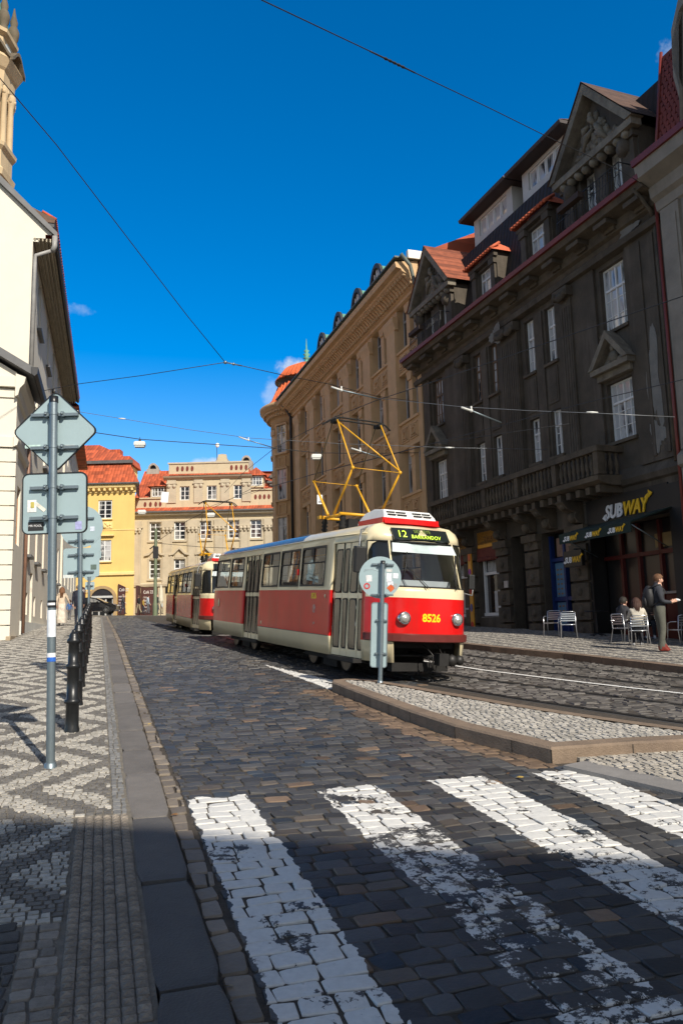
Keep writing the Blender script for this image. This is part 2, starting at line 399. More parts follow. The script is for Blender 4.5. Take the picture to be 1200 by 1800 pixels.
    fin = N.new('ShaderNodeMix'); fin.data_type = 'RGBA'; L.new(tot, fin.inputs['Factor']); L.new(mul.outputs['Result'], fin.inputs['A']); L.new(white.outputs['Result'], fin.inputs['B'])
    L.new(fin.outputs['Result'], b.inputs['Base Color'])
    rr = M('MULTIPLY_ADD', noise(7, 4), .3, .42); L.new(rr, b.inputs['Roughness'])
    bp = N.new('ShaderNodeBump'); bp.inputs['Strength'].default_value = .5; bp.inputs['Distance'].default_value = .008
    hh = M('ADD', noise(45, 6), M('MULTIPLY', tot, .25)); L.new(hh, bp.inputs['Height']); L.new(bp.outputs[0], b.inputs['Normal'])
    return m
road_mat = road_material()
def basalt_cols(n, c, brown=None):
    base = np.array([.056, .054, .052]); tone = rng.uniform(.55, 1.5, n)[:, None]
    colr = base*tone
    br = rng.random(n) < .07
    colr[br] = np.array([.078, .064, .05])*tone[br]
    bl = rng.random(n) < .12
    colr[bl] = np.array([.034, .04, .048])*tone[bl]
    if brown is not None:
        colr[brown] = np.array([.14, .095, .062])*tone[brown]
    return colr
# left carriageway
def rt(s):
    if s < 6.3: return 12.0
    if s < 11.95: return isl_left(s)
    return min(rail_a(s)-.1, 30)
cA = courses(.64, rt, -1.0, 15.0, .178, .13)
# island footprint test for crossing area
br = np.array([(abs(c[0]-rt(c[1])) < .35 and c[1] > 6.3 and c[1] < 12) or rng.random() < .03 for c in cA])
setts('road', cA, road_mat, basalt_cols(len(cA), cA, br), fine=True, h=.04, gap=.008, dome=.003, jit=.007, tilt=.0024)
cB = courses(.64, rt, 15.0, 62.0, .2, .165)
setts('road', cB, road_mat, basalt_cols(len(cB), cB), fine=False, h=.03, gap=.015, jit=.008)
# tram tracks: setts between and beside rails
cC = courses(lambda s: (rail_a(s)-.1 if s > 7.7 else 12.0), lambda s: kerb_r(s), 6.6, 40.0, .22, .15)
keep = []
for c in cC:
    ok = all(abs(c[0]-r(c[1])) > .12 for r in (rail_a, rail_b, rail_c, rail_d)); keep.append(ok)
cC = cC[np.array(keep)]
tc_ = np.array([.105, .095, .085])*rng.uniform(.6, 1.35, len(cC))[:, None]
setts('tram_track', cC, road_mat, tc_, fine=False, h=.03, gap=.014, jit=.01)
for k, r in enumerate((rail_a, rail_b, rail_c, rail_d)):
    mb = MB()
    for s_ in np.arange(6.9 if k < 2 else 4.5, 48, .5):
        for (o0, o1, z) in ((-.04, .02, .006), (.05, .065, .006)):
            p = [];
            for ss in (s_, s_+.5):
                for oo in (o0, o1):
                    X, Y = lf(r(ss)+oo, ss); p.append((X, Y, gz(X, Y)+z))
            mb.quad(p[0], p[1], p[3], p[2])
    tag(mb.build('rail', C_rail), kind='structure')
    strip('rail_bed', lambda s_, r=r: (r(s_)-.11, r(s_)+.12), pm('rail_bed_asphalt', (.04, .038, .036), .9, .3, 5, .4), -.008, list(np.arange(6.9 if k < 2 else 4.5, 48, .5)))
# line between the two tracks
strip('road_marking', lambda s_: ((rail_b(s_)+rail_c(s_))/2+.08, (rail_b(s_)+rail_c(s_))/2+.18), pm('road_paint', (.75, .74, .7), .7, .12, 9, .3), .012, list(np.arange(7.5, 30, .25)))
# gutter, kerb
cG = courses(.505, .635, -1, 60, .125, .2, shift=False)
gcol = np.array([.2, .165, .125])*rng.uniform(.7, 1.2, len(cG))[:, None]
setts('gutter', cG, road_mat, gcol, fine=True, dz=.003, gap=.012, jit=.006, h=.03)
kc = []
s_ = -1.2; lens = []
while s_ < 60:
    l = rng.uniform(.95, 1.25); kc.append((.36, s_+l/2, .28, l)); s_ += l
kc = np.array(kc)
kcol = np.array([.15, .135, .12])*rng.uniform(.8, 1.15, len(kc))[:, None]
kcol[kc[:, 1] < 5.6] *= np.array([.5, .52, .55])  # nearest kerb stones darkened and cooled: foreground shade put into their colour
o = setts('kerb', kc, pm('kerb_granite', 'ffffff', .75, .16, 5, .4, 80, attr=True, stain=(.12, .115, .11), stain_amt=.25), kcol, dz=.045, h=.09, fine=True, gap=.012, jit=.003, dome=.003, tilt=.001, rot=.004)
# pavement ---------------------------------------------------------------------------------------
mos_mat = pm('mosaic_stone', 'ffffff', .8, .2, 25, .5, 140, attr=True)
def tri(x): return abs(((x) % 1.0)*2-1)   # 1 at integers, 0 at half
def mosaic_cols(c):
    n = len(c); out = np.zeros((n, 3))
    for i, (t, s, _, _) in enumerate(c):
        k = 1 - tri((s-5.7)/1.84)            # 0 at s=5.7
        v = ((t - .05 + .70*k)/.48) % 1.0
        dark = v < .46
        out[i] = np.array([.15, .138, .122]) if dark else np.array([.42, .39, .335])
    return out*rng.uniform(.72, 1.2, n)[:, None]
def wall_t(s): return -3.2 if s < 26 else -3.4
def tact_t(s): return -.12
PZ = .05
c1 = courses(-4.6, .115, 5.82, 14.0, .058, .056)
setts('pavement', c1, mos_mat, mosaic_cols(c1), dz=PZ, fine=False, h=.02, gap=.006, jit=.004, tilt=.0012)
c2 = courses(-4.8, .115, 14.0, 30.0, .1, .09)
setts('pavement', c2, mos_mat, mosaic_cols(c2), dz=PZ, fine=False, h=.02, gap=.008, jit=.004, tilt=.001)
c2 = courses(-5.5, .115, 30.0, 56.0, .2, .18)
setts('pavement', c2, mos_mat, mosaic_cols(c2), dz=PZ, fine=False, h=.02, gap=.01, jit=.004, tilt=.001)
c3 = courses(-4.6, -.13, 4.1, 5.82, .058, .056)
setts('pavement', c3, mos_mat, mosaic_cols(c3), dz=PZ, fine=False, h=.02, gap=.006, jit=.004, tilt=.0012)
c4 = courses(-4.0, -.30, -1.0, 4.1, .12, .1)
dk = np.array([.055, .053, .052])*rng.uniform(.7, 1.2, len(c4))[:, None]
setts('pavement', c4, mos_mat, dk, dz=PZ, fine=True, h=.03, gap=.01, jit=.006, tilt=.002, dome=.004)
c5 = courses(-.30, -.125, -1.0, 4.06, .086, .085, shift=False)
setts('pavement', c5, mos_mat, np.array([.25, .215, .175])*rng.uniform(.7, 1.15, len(c5))[:, None], dz=PZ, fine=True, h=.03, gap=.008, jit=.004, tilt=.002, dome=.004)
c6 = courses(.118, .215, 5.8, 56, .05, .1, shift=False)
setts('pavement', c6, mos_mat, np.array([.2, .195, .185])*rng.uniform(.75, 1.15, len(c6))[:, None], dz=PZ, fine=False, h=.02, gap=.006, jit=.003, tilt=.001)
# tactile strip: ribbed relief blocks
def tactile():
    V = []; mb = MB(); cells = []
    for j in range(6):
        t0 = -.115 + j*.0555
        s = 3.12
        while s < 5.78:
            l = .062; cells.append((t0+.0277, s+l/2, .0555, l)); s += l
    c = np.array(cells); cl = np.array([.24, .205, .165])*rng.uniform(.75, 1.12, len(c))[:, None]
    setts('tactile_paving', c, mos_mat, cl, dz=PZ, fine=True, h=.02, gap=.004, jit=.0015, tilt=.001, dome=.003)
    # raised star-shaped studs
    n = len(c); a = np.arange(8)*math.pi/4; rr = np.where(np.arange(8) % 2 == 1, .030, .011)
    ring = np.stack([rr*np.cos(a), rr*np.sin(a)], -1)
    X = c[:, None, 0]+ring[None, :, 0]; S = c[:, None, 1]+ring[None, :, 1]
    XX = X*CT-S*ST; YY = X*ST+S*CT; Z = gzv(XX, YY)+PZ+.001
    cx = c[:, 0]*CT-c[:, 1]*ST; cy = c[:, 0]*ST+c[:, 1]*CT
    Vv = np.concatenate([np.stack([XX, YY, Z], -1), np.stack([cx, cy, gzv(cx, cy)+PZ+.011], -1)[:, None]], 1).reshape(-1, 3)
    b = (np.arange(n)*9)[:, None, None]; t_ = np.array([[i, (i+1) % 8, 8] for i in range(8)])
    cols = np.repeat(np.concatenate([cl*1.15, np.ones((n, 1))], 1), 9, 0)
    o = np_mesh('tactile_paving', Vv, np.zeros((0, 4), int), cols, [mos_mat], Ft=(b+t_[None]).reshape(-1, 3)); tag(o, kind='structure')
    cz = courses(-.13, .215, -1.0, 3.1, .06, .058)
    setts('pavement', cz, mos_mat, np.array([.2, .19, .17])*rng.uniform(.6, 1.2, len(cz))[:, None], dz=PZ, fine=False, h=.02, gap=.006, jit=.004, tilt=.0015)
tactile()
strip('pavement_bed', lambda s_: (-7.5, .24), pm('pavement_grit', (.17, .15, .12), .95, .3, 12, .6, 120), .041, S_LONG)
strip('road_bed', lambda s_: (.2, 14), C_joint, -.0085, S_LONG)
strip('pavement', lambda s_: (-7.5, -4.6), pm('pavement_far', (.25, .23, .2), .85, .2, 8, .4, 60), .045, list(np.arange(-6, 64, 2.0)))
# island ------------------------------------------------------------------------------------------
isl_out = [(6.47, 3.93), (6.97, 3.81), (7.79, 3.6), (8.82, 3.51), (10.1, 3.46), (11.3, 3.42), (11.75, 3.42), (11.98, 3.5), (12.06, 3.75), (11.9, 4.08), (11.13, 4.34), (9.93, 4.68), (8.93, 4.98), (8.11, 5.27), (7.45, 5.55), (6.85, 5.85), (6.3, 6.2), (6.42, 5.45), (6.47, 4.8)]
isl_in = None
def offset_poly(p, d):
    n = len(p); out = []
    for i in range(n):
        a = Vector((p[i-1][1], p[i-1][0])); b = Vector((p[i][1], p[i][0])); c = Vector((p[(i+1) % n][1], p[(i+1) % n][0]))
        e1 = (b-a).normalized(); e2 = (c-b).normalized(); nn = Vector((-(e1.y+e2.y), e1.x+e2.x)).normalized(); k = d/max(.5, nn.dot(Vector((-e1.y, e1.x))))
        q = b + nn*k; out.append((q.y, q.x))
    return out
def area(p): return sum(p[i-1][1]*p[i][0]-p[i][1]*p[i-1][0] for i in range(len(p)))/2
def island():
    p = isl_out; sg = 1 if area(p) > 0 else -1
    inn = offset_poly(p, .2*sg); H = .14
    def W(q, z): X, Y = lf(q[1], q[0]); return (X, Y, gz(X, Y)+z)
    n = len(p); mb = MB()
    top_o = offset_poly(p, .02*sg)
    rings = [[W(q, -.02) for q in p], [W(q, H-.02) for q in p], [W(q, H) for q in top_o], [W(q, H+.002) for q in inn]]
    vs = sum(rings, []); fs = []
    for l in range(3):
        for i in range(n): fs.append((l*n+i, l*n+(i+1) % n, (l+1)*n+(i+1) % n, (l+1)*n+i))
    mb.add(vs, fs); 
    # joints between kerb blocks
    tag(mb.build('island_kerb', C_granite_brown), kind='structure')
    jm = MB()
    for i in range(n):
        a, b = p[i], p[(i+1) % n]; L_ = math.dist(a, b); k = max(1, round(L_/.75))
        for j in range(k):
            f = j/k; q = (a[0]+(b[0]-a[0])*f, a[1]+(b[1]-a[1])*f)
            d = ((b[0]-a[0])/L_, (b[1]-a[1])/L_); nn = (-d[1], d[0])
            if True:
                qi = inn[i] if j == 0 else None
                m_ = ((q[0]), (q[1]))
                w = .006
                for e in (0,):
                    A = W((q[0]-d[0]*w, q[1]-d[1]*w), -.02); B = W((q[0]+d[0]*w, q[1]+d[1]*w), -.02); Cc = W((q[0]+d[0]*w, q[1]+d[1]*w), H-.02); D = W((q[0]-d[0]*w, q[1]-d[1]*w), H-.02)
                    ox = nn[0]*.003*(-sg); oy = nn[1]*.003*(-sg)
                    def sh(P): X, Y = (oy*CT-ox*ST, oy*ST+ox*CT); return (P[0]-X, P[1]-Y, P[2])
                    def sh2(P): X, Y = (oy*CT-ox*ST, oy*ST+ox*CT); return (P[0]+X, P[1]+Y, P[2])
                    jm.quad(sh(A), sh(B), sh(Cc), sh(D)); jm.quad(sh2(A), sh2(B), sh2(Cc), sh2(D))
    tag(jm.build('island_kerb_joint', C_joint), kind='structure')
    # infill cobbles
    poly_in = inn
    def inside(t, s):
        c = False; m = len(poly_in)
        for i in range(m):
            s1, t1 = poly_in[i-1]; s2, t2 = poly_in[i]
            if (s1 > s) != (s2 > s) and t < (t2-t1)*(s-s1)/(s2-s1)+t1: c = not c
        return c
    cc = courses(3.3, 6.6, 6.3, 12.2, .085, .08)
    cc = np.array([c for c in cc if inside(c[0], c[1])])
    setts('island_cobbles', cc, mos_mat, np.array([.42, .39, .34])*rng.uniform(.65, 1.15, len(cc))[:, None], dz=H-.004, fine=False, h=.02, gap=.012, jit=.006, tilt=.002)
    fb = MB(); m = len(poly_in); c0 = (sum(q[0] for q in poly_in)/m, sum(q[1] for q in poly_in)/m)
    fb.poly([W(q, H-.016) for q in (poly_in if sg > 0 else poly_in[::-1])]); tag(fb.build('island_bed', C_joint), kind='structure')
    # flush refuge in front of the island
    ref = [(6.3, 3.86), (6.35, 4.7), (6.3, 5.4), (6.2, 6.2), (3.6, 7.0), (3.8, 5.1), (4.6, 4.5), (5.14, 4.2)]
    def inside2(t, s, P):
        c = False; m = len(P)
        for i in range(m):
            s1, t1 = P[i-1]; s2, t2 = P[i]
            if (s1 > s) != (s2 > s) and t < (t2-t1)*(s-s1)/(s2-s1)+t1: c = not c
        return c
    sl = MB(); edge = [(6.25, 3.9), (5.14, 4.27), (4.6, 4.5), (3.8, 4.95), (3.0, 5.5)]
    for a, b in zip(edge[:-1], edge[1:]):
        d = Vector((b[0]-a[0], b[1]-a[1])).normalized(); nn = Vector((-d.y, d.x)); w = .3
        if nn.y < 0: nn = -nn
        g = .008
        A = (a[0]+d.x*g, a[1]+d.y*g); B = (b[0]-d.x*g, b[1]-d.y*g)
        q = [A, B, (B[0]+nn.x*w, B[1]+nn.y*w), (A[0]+nn.x*w, A[1]+nn.y*w)]
        lo = [W(x, -.02) for x in q]; hi = [W(x, .035) for x in q]
        sl.add(lo+hi, [(4,5,6,7),(0,1,5,4),(1,2,6,5),(2,3,7,6),(3,0,4,7),(0,3,2,1)])
    tag(sl.build('refuge_slab', C_granite), kind='structure')
    cc = courses(4.0, 8.0, 3.0, 6.45, .085, .08)
    edge_t = pl(sorted([(a, b+.32) for a, b in edge]))
    rr_ = pl([(3.0, 9.5), (6.6, 6.4)])
    cc = np.array([c for c in cc if c[0] > edge_t(c[1]) and c[0] < rr_(c[1])])
    setts('refuge_cobbles', cc, mos_mat, np.array([.42, .38, .32])*rng.uniform(.65, 1.15, len(cc))[:, None], dz=.038, fine=False, h=.03, gap=.012, jit=.006, tilt=.002)
island()
# a few fallen leaves and scraps in the gutter and by the island
lr = random.Random(11); lm = [pm('leaf_brown', (.16, .08, .03), .8, .3, 30), pm('leaf_yellow', (.4, .27, .06), .8, .3, 30)]
for i in range(16):
    if i < 9: t_, s_ = lr.uniform(.5, .66), lr.uniform(3.2, 14)
    else: t_, s_ = lr.uniform(3.2, 5.2), lr.uniform(5.9, 6.4)
    X, Y = lf(t_, s_); z = gz(X, Y)+.008; a = lr.uniform(0, 6.28); L_ = lr.uniform(.02, .035)
    pts = [(X+L_*k*math.cos(a)-w*L_*math.sin(a), Y+L_*k*math.sin(a)+w*L_*math.cos(a), z+h) for k, w, h in ((-1, 0, .0), (-.3, .5, .008), (.5, .4, .01), (1.1, 0, .004), (.5, -.4, .0), (-.3, -.5, .002))]
    tag(MB().add(pts, [(0, 1, 5), (1, 2, 4, 5), (2, 3, 4)]).build('fallen_leaf', lm[i % 2]), 'dry fallen leaf lying on the stones', 'leaf', 'fallen leaves on the setts')
# right pavement and kerb
kr = MB(); s_ = 2.0; pv = None
ks = list(np.arange(2.0, 58, 1.1))
for a, b in zip(ks[:-1], ks[1:]):
    pts = []
    b_ = b - .015
    for (ss, tt) in ((a, kerb_r(a)), (b_, kerb_r(b_)), (b_, kerb_r(b_)+.3), (a, kerb_r(a)+.3)):
        X, Y = lf(tt, ss); pts.append((X, Y, gz(X, Y)))
    lo = [(p[0], p[1], p[2]-.03) for p in pts]; hi = [(p[0], p[1], p[2]+.13) for p in pts]
    kr.add(lo+hi, [(4,7,6,5),(0,1,5,4),(1,2,6,5),(2,3,7,6),(3,0,4,7)])
tag(kr.build('kerb', pm('kerb_brown', (.17, .12, .085), .8, .25, 4, .4, 60)), kind='structure')
cR = courses(lambda s: kerb_r(s)+.31, lambda s: kerb_r(s)+6.5, 4, 42, .11, .1)
def right_cols(c):
    v = (((c[:, 0]-c[:, 1])/.9) % 1 < .5) ^ (((c[:, 0]+c[:, 1])/.9) % 1 < .5)
    out = np.where(v[:, None], np.array([.15, .14, .13]), np.array([.36, .33, .28])); return out*rng.uniform(.75, 1.15, len(c))[:, None]
setts('pavement', cR, mos_mat, right_cols(cR), dz=.125, fine=False, h=.02, gap=.008, jit=.004, tilt=.001)
strip('pavement_bed', lambda s_: (kerb_r(s_)+.28, kerb_r(s_)+12), C_joint, .11, S_LONG)
# plain setts of the far square
strip('road', lambda s_: (-16, 14), pm('far_setts', (.11, .1, .09), .8, .25, 4, .4, 30), .0, list(np.arange(60, 110, 2.0)))
# ------------------------------------------------------------------ BUILDINGS
def building(name, label, cat, p0, dr, zb, group=None):
    """local frame: x along the front (dr), y outward, z up (absolute heights, lowered by zb)"""
    o = thing(name, label, cat, (p0[0], p0[1], zb), math.atan2(dr[1], dr[0]), group); o['_zb'] = float(zb); return o
def wall(mb, u0, u1, z0, z1, holes, y=0.0, depth=.25, mi=0):
    us = sorted({u0, u1, *[h[0] for h in holes], *[h[1] for h in holes]}); zs = sorted({z0, z1, *[h[2] for h in holes], *[h[3] for h in holes]})
    us = [u for u in us if u0-1e-6 <= u <= u1+1e-6]; zs = [z for z in zs if z0-1e-6 <= z <= z1+1e-6]
    for a, b in zip(us[:-1], us[1:]):
        za = None
        for c, d in list(zip(zs[:-1], zs[1:])):
            m = ((a+b)/2, (c+d)/2)
            if any(h[0] < m[0] < h[1] and h[2] < m[1] < h[3] for h in holes): continue
            mb.quad((b, y, c), (a, y, c), (a, y, d), (b, y, d), mi)
    for (a, b, c, d) in [h[:4] for h in holes]:
        yi = y-depth
        mb.quad((a, y, c), (a, y, d), (a, yi, d), (a, yi, c), mi); mb.quad((b, y, d), (b, y, c), (b, yi, c), (b, yi, d), mi)
        mb.quad((a, y, d), (b, y, d), (b, yi, d), (a, yi, d), mi); mb.quad((b, y, c), (a, y, c), (a, yi, c), (b, yi, c), mi)
def window(root, a, b, c, d, y, cols=2, rows=3, transom=None, fm=None, gm=None, sill=None, fw=.06, name='window'):
    fm = fm or C_wframe; gm = gm or C_glassd
    mb = MB(); t = .05
    mb.box((a, y, c), (a+fw, y+t, d)); mb.box((b-fw, y, c), (b, y+t, d)); mb.box((a+fw, y, c), (b-fw, y+t, c+fw)); mb.box((a+fw, y, d-fw), (b-fw, y+t, d))
    zt = None
    if transom: zt = c+(d-c)*transom; mb.box((a+fw, y+.005, zt-fw*.6), (b-fw, y+t+.02, zt+fw*.6))
    for i in range(1, cols):
        u = a+(b-a)*i/cols; w = fw*.5 if i*2 == cols else fw*.25; mb.box((u-w, y+.003, c+fw), (u+w, y+t+.008, d-fw))
    for i in range(1, rows):
        z = c+(d-c)*i/rows
        if zt and abs(z-zt) < (d-c)/rows*.4: continue
        mb.box((a+fw, y+.01, z-fw*.22), (b-fw, y+t-.012, z+fw*.22))
    w = mb.build(name, fm, root)
    p = MB().box((a+.01, y-.02, c+.01), (b-.01, y+.012, d-.01)).build('pane', gm, root); 
    p.parent = w
    if sill:
        MB().box((a-.1, y+.05, c-.1), (b+.1, sill[0], c-.002)).build('sill', sill[1], root).parent = w
    return w
def molding(mb, u0, u1, prof, y=0.0, mi=0, cap=True):
    """horizontal moulding: prof list of (outward, z)"""
    n = len(prof); vs = [(u0, y+p[0], p[1]) for p in prof]+[(u1, y+p[0], p[1]) for p in prof]
    fs = [(i, i+1, n+i+1, n+i) for i in range(n-1)]
    if cap: fs += [tuple(range(n))[::-1], tuple(range(n, 2*n))]
    mb.add(vs, fs, mi)
def closed(mb, u0, u1, yb, z0, z1, mi=0, y=0):
    mb.quad((u0, y, z0), (u0, yb, z0), (u0, yb, z1), (u0, y, z1), mi); mb.quad((u1, yb, z0), (u1, y, z0), (u1, y, z1), (u1, yb, z1), mi)
    mb.quad((u0, yb, z0), (u1, yb, z0), (u1, yb, z1), (u0, yb, z1), mi)
def relief(mb, c, r, y, n=26, mi=0, seed=1, tri_=None, sc=.16):
    """low carved ornament: a cluster of lumps and limbs"""
    R = random.Random(seed)
    for i in range(n):
        for _ in range(20):
            u = R.uniform(-1, 1); z = R.uniform(-1, 1)
            if tri_ is None or z < 1-2*abs(u)-.15: break
        k = R.uniform(.5, 1.3)
        s = r[0]*sc*k
        mb.blob((c[0]+u*r[0], y, c[1]+z*r[1]), (s*R.uniform(.5, 1.6), .1*k, s*R.uniform(.6, 1.8)), mi, 8, .15)
# ============ dark grey house with gables and balcony (right)
D_DR = np.array([-.348, .937]); D_DR /= np.linalg.norm(D_DR); D_P = np.array([8.3, 23.5])
M_dark = pm('sooty_render', (.075, .06, .043), .9, .3, 1.3, .5, 25, stain=(.17, .14, .11), stain_amt=.55, streak=True)
M_darks = pm('sooty_stone', (.1, .078, .053), .9, .35, 2.5, .8, 18, stain=(.025, .022, .02), stain_amt=.6)
M_relief = pm('sooty_relief', (.19, .165, .125), .9, .35, 3, .8, 18, stain=(.045, .04, .035), stain_amt=.65)
M_darkbase = pm('black_shopfront', (.014, .013, .013), .5, .2, 3)
M_peel = pm('peeled_plaster', (.2, .19, .17), .95, .2, 3, .4, 30)
def dark_house():
    B = building('gabled_house', 'soot-dark grey house with two carved gables and a long stone balcony above its shops', 'building', D_P, D_DR, 1.1)
    U0, U1 = -2.95, 12.95
    wins = [(-1.15, -.05, 10.45, 12.55, 2), (-1.12, .0, 7.0, 8.85, 2), (10.65, 11.6, 10.45, 12.55, 2), (10.6, 11.6, 7.1, 8.85, 2)]
    for (a, b) in ((3.62, 4.2), (2.36, 2.94), (7.35, 7.95), (6.1, 6.7)):
        wins += [(a, b, 10.5, 12.5, 1), (a, b, 7.22, 8.82, 1)]
    holes = [w[:4] for w in wins]
    ground_h = [(-2.2, 1.35, 1.0, 4.55), (2.35, 3.95, 1.1, 4.7), (4.85, 5.9, 1.1, 4.8), (6.85, 8.35, 1.9, 4.75), (9.3, 10.5, 1.9, 4.75), (11.2, 12.4, 1.4, 4.6)]
    mb = MB(); wall(mb, U0, U1, 5.35, 13.2, holes, 0, .22); wall(mb, U0, U1, .6, 5.35, ground_h, -.02, .55)
    closed(mb, U0, U1, -10, .6, 13.2)
    mb.quad((U0, 0, 13.2), (U1, 0, 13.2), (U1, -10, 13.2), (U0, -10, 13.2))
    mb.build('wall', M_dark, B)
    for (a, b, c, d, big) in wins:
        pairwood = (5 < a < 8 and c > 9) or (a > 10 and c > 9)
        window(B, a, b, c, d, -.2, cols=4 if big == 2 else 2, rows=4, transom=.66, fm=pm('brown_window_wood', (.16, .1, .06), .6, .2, 4) if pairwood else C_wframe, gm=C_glassl, sill=(.1, M_darks), fw=.055)
    # pilasters, panels, string courses
    mb = MB()
    for (a, b) in ((-2.93, -1.32), (.14, 1.9), (4.44, 5.6), (8.18, 10.2), (11.78, 12.93)): mb.box((a, -.01, 6.05), (b, .1, 12.72))
    for u in (-2.55, -2.0): mb.box((u-.0, .1, 6.2), (u+.12, .14, 12.6))
    for u in (1.55, 4.75, 5.3, 8.5):
        mb.box((u-.28, .09, 6.12), (u+.28, .17, 12.3)); 
        for k in range(4): mb.box((u-.22+k*.125, .16, 6.4), (u-.15+k*.125, .19, 12.0))
        mb.box((u-.38, .1, 12.3), (u+.38, .38, 12.62)); mb.blob((u, .34, 12.35), (.3, .12, .16)); mb.blob((u-.25, .36, 12.4), (.12, .12, .14)); mb.blob((u+.25, .36, 12.4), (.12, .12, .14))
    for u in (3.27, 7.02): mb.box((u-.22, 0, 6.2), (u+.22, .06, 12.5))
    for (a, b) in ((3.62, 4.2), (2.36, 2.94), (7.35, 7.95), (6.1, 6.7)):
        mb.box((a, 0, 9.05), (b, .035, 10.3)); mb.box((a+.08, .035, 9.15), (b-.08, .05, 10.2))
    molding(mb, U0-.02, U1, [(0, 12.7), (.26, 12.74), (.3, 12.9), (.22, 12.98), (0, 13.0)], cap=True)
    molding(mb, U0-.02, U1, [(0, 5.55), (.12, 5.6), (.18, 5.75), (.1, 5.9), (0, 6.1)])
    mb.build('pilaster', M_dark, B)
    # wide window surrounds with triangular heads
    for u, zt in ((-.57, 8.9), (11.1, 8.9)):
        mb = MB(); mb.box((u-.85, 0, 9.15), (u+.85, .38, 9.32)); mb.box((u-.75, 0, 8.95), (u+.75, .2, 9.15))
        mb.prism([(u-.9, 9.32), (u-.68, 9.32), (u, 10.12), (u+.68, 9.32), (u+.9, 9.32), (u, 10.38)], .0, .42)
        mb.prism([(u-.7, 9.32), (u+.7, 9.32), (u, 10.15)], .0, .06)
        # bust in the pediment
        mb.blob((u, .14, 9.86), (.1, .11, .13)); mb.blob((u, .12, 9.58), (.22, .12, .2)); mb.blob((u-.28, .1, 9.45), (.18, .09, .1)); mb.blob((u+.28, .1, 9.45), (.18, .09, .1))
        mb.build('pediment', M_relief, B)
    # bare plaster where the render fell off
    mb = MB()
    R = random.Random(3)
    def patch(cu, cz, w, h, y=.012, seed=1):
        R = random.Random(seed); n = 22
        pts = []
        for i in range(n):
            a = 2*math.pi*i/n; k = R.uniform(.65, 1.15); pts.append((cu+w*k*math.cos(a), y, cz+h*k*math.sin(a)))
        mb.poly(pts)
    for q_ in ((-2.15, 8.4, .3, 1.7, .115, 2), (-2.1, 6.75, .36, .5, .119, 5), (5.6, 12.55, .5, .45, .33, 8), (-1.7, 13.1, .5, .2, .2, 11)):
        mb = MB(); R = random.Random(q_[5]); pts = []
        for i in range(40):
            a = 2*math.pi*i/40; k = .8+.22*math.sin(3*a+q_[5])+R.uniform(-.12, .12); pts.append((q_[0]+q_[2]*k*math.cos(a), q_[4], q_[1]+q_[3]*k*math.sin(a)))
        c_ = (q_[0], q_[4], q_[1]); mb.add(pts+[c_], [(i, (i+1) % 40, 40) for i in range(40)]); mb.build('bare_patch', M_peel, B)
    # great cornice and gutter
    mb = MB(); molding(mb, U0-.1, U1, [(0, 13.0), (.1, 13.02), (.16, 13.2), (.3, 13.26), (.34, 13.55), (.8, 13.62), (.86, 13.8), (.0, 13.95)])
    for i in range(12):
        u = U0+.5+i*1.35; mb.box((u-.3, .12, 13.42), (u+.3, .74, 13.56)); mb.box((u-.22, .12, 13.3), (u+.22, .4, 13.42))
    mb.build('cornice', M_darks, B)
    mb = MB(); mb.prism([(.82, 13.8), (.96, 13.8), (.98, 13.95), (.78, 13.97)], U0-.12, U1, 'x'); mb.build('gutter', C_redpaint, B)
    # mansard roof
    mb = MB()
    mb.quad((U1, -.15, 13.9), (U0, -.15, 13.9), (U0, -.9, 17.85), (U1, -.9, 17.85)); mb.quad((U1, -.9, 17.85), (U0, -.9, 17.85), (U0, -6, 19.6), (U1, -6, 19.6))
    mb.poly([(U0, -.15, 13.9), (U0, -10, 13.9), (U0, -10, 17), (U0, -6, 19.6), (U0, -.9, 17.85)]); mb.poly([(U1, -.15, 13.9), (U1, -10, 13.9), (U1, -10, 17), (U1, -6, 19.6), (U1, -.9, 17.85)])
    mb.quad((U0, -10, 17), (U1, -10, 17), (U1, -6, 19.6), (U0, -6, 19.6))
    rf = mb.build('roof', C_tiled, B)
    # carved gables
    for u0, sd in ((-.58, 1), (10.75, 2)):
        w = 1.75; mb = MB()
        hs = [(u0-.98, u0-.3, 14.15, 16.0), (u0+.25, u0+.95, 14.15, 16.0)]
        wall(mb, u0-w, u0+w, 13.95, 16.15, hs, .12, .35); mb.quad((u0-w, .12, 13.95), (u0-w, -1.5, 13.95), (u0-w, -1.5, 16.15), (u0-w, .12, 16.15)); mb.quad((u0+w, .12, 13.95), (u0+w, -1.5, 13.95), (u0+w, -1.5, 16.15), (u0+w, .12, 16.15))
        mb.prism([(u0-w, 16.15), (u0+w, 16.15), (u0, 18.3)], -1.5, .14)
        for s in (-1, 1):
            mb.box((u0+s*1.45-.24, .12, 13.95), (u0+s*1.45+.24, .26, 15.75)); mb.box((u0+s*1.45-.32, .12, 15.75), (u0+s*1.45+.32, .34, 15.95))
            mb.lathe([(.0, .3), (.2, .2), (.24, 0), (.2, -.2), (0, -.3)], (u0+s*1.3, .26, 15.6), 8)
        mb.build('gable', M_dark, B)
        mb = MB(); mb.box((u0-w-.18, .12, 15.98), (u0+w+.18, .5, 16.2))
        mb.prism([(u0-w-.28, 16.2), (u0-w+.02, 16.2), (u0, 18.22), (u0+w-.02, 16.2), (u0+w+.28, 16.2), (u0, 18.6)], .1, .56)
        relief(mb, (u0, 16.95), (w*.78, .8), .16, 110, 0, sd, True, .085)
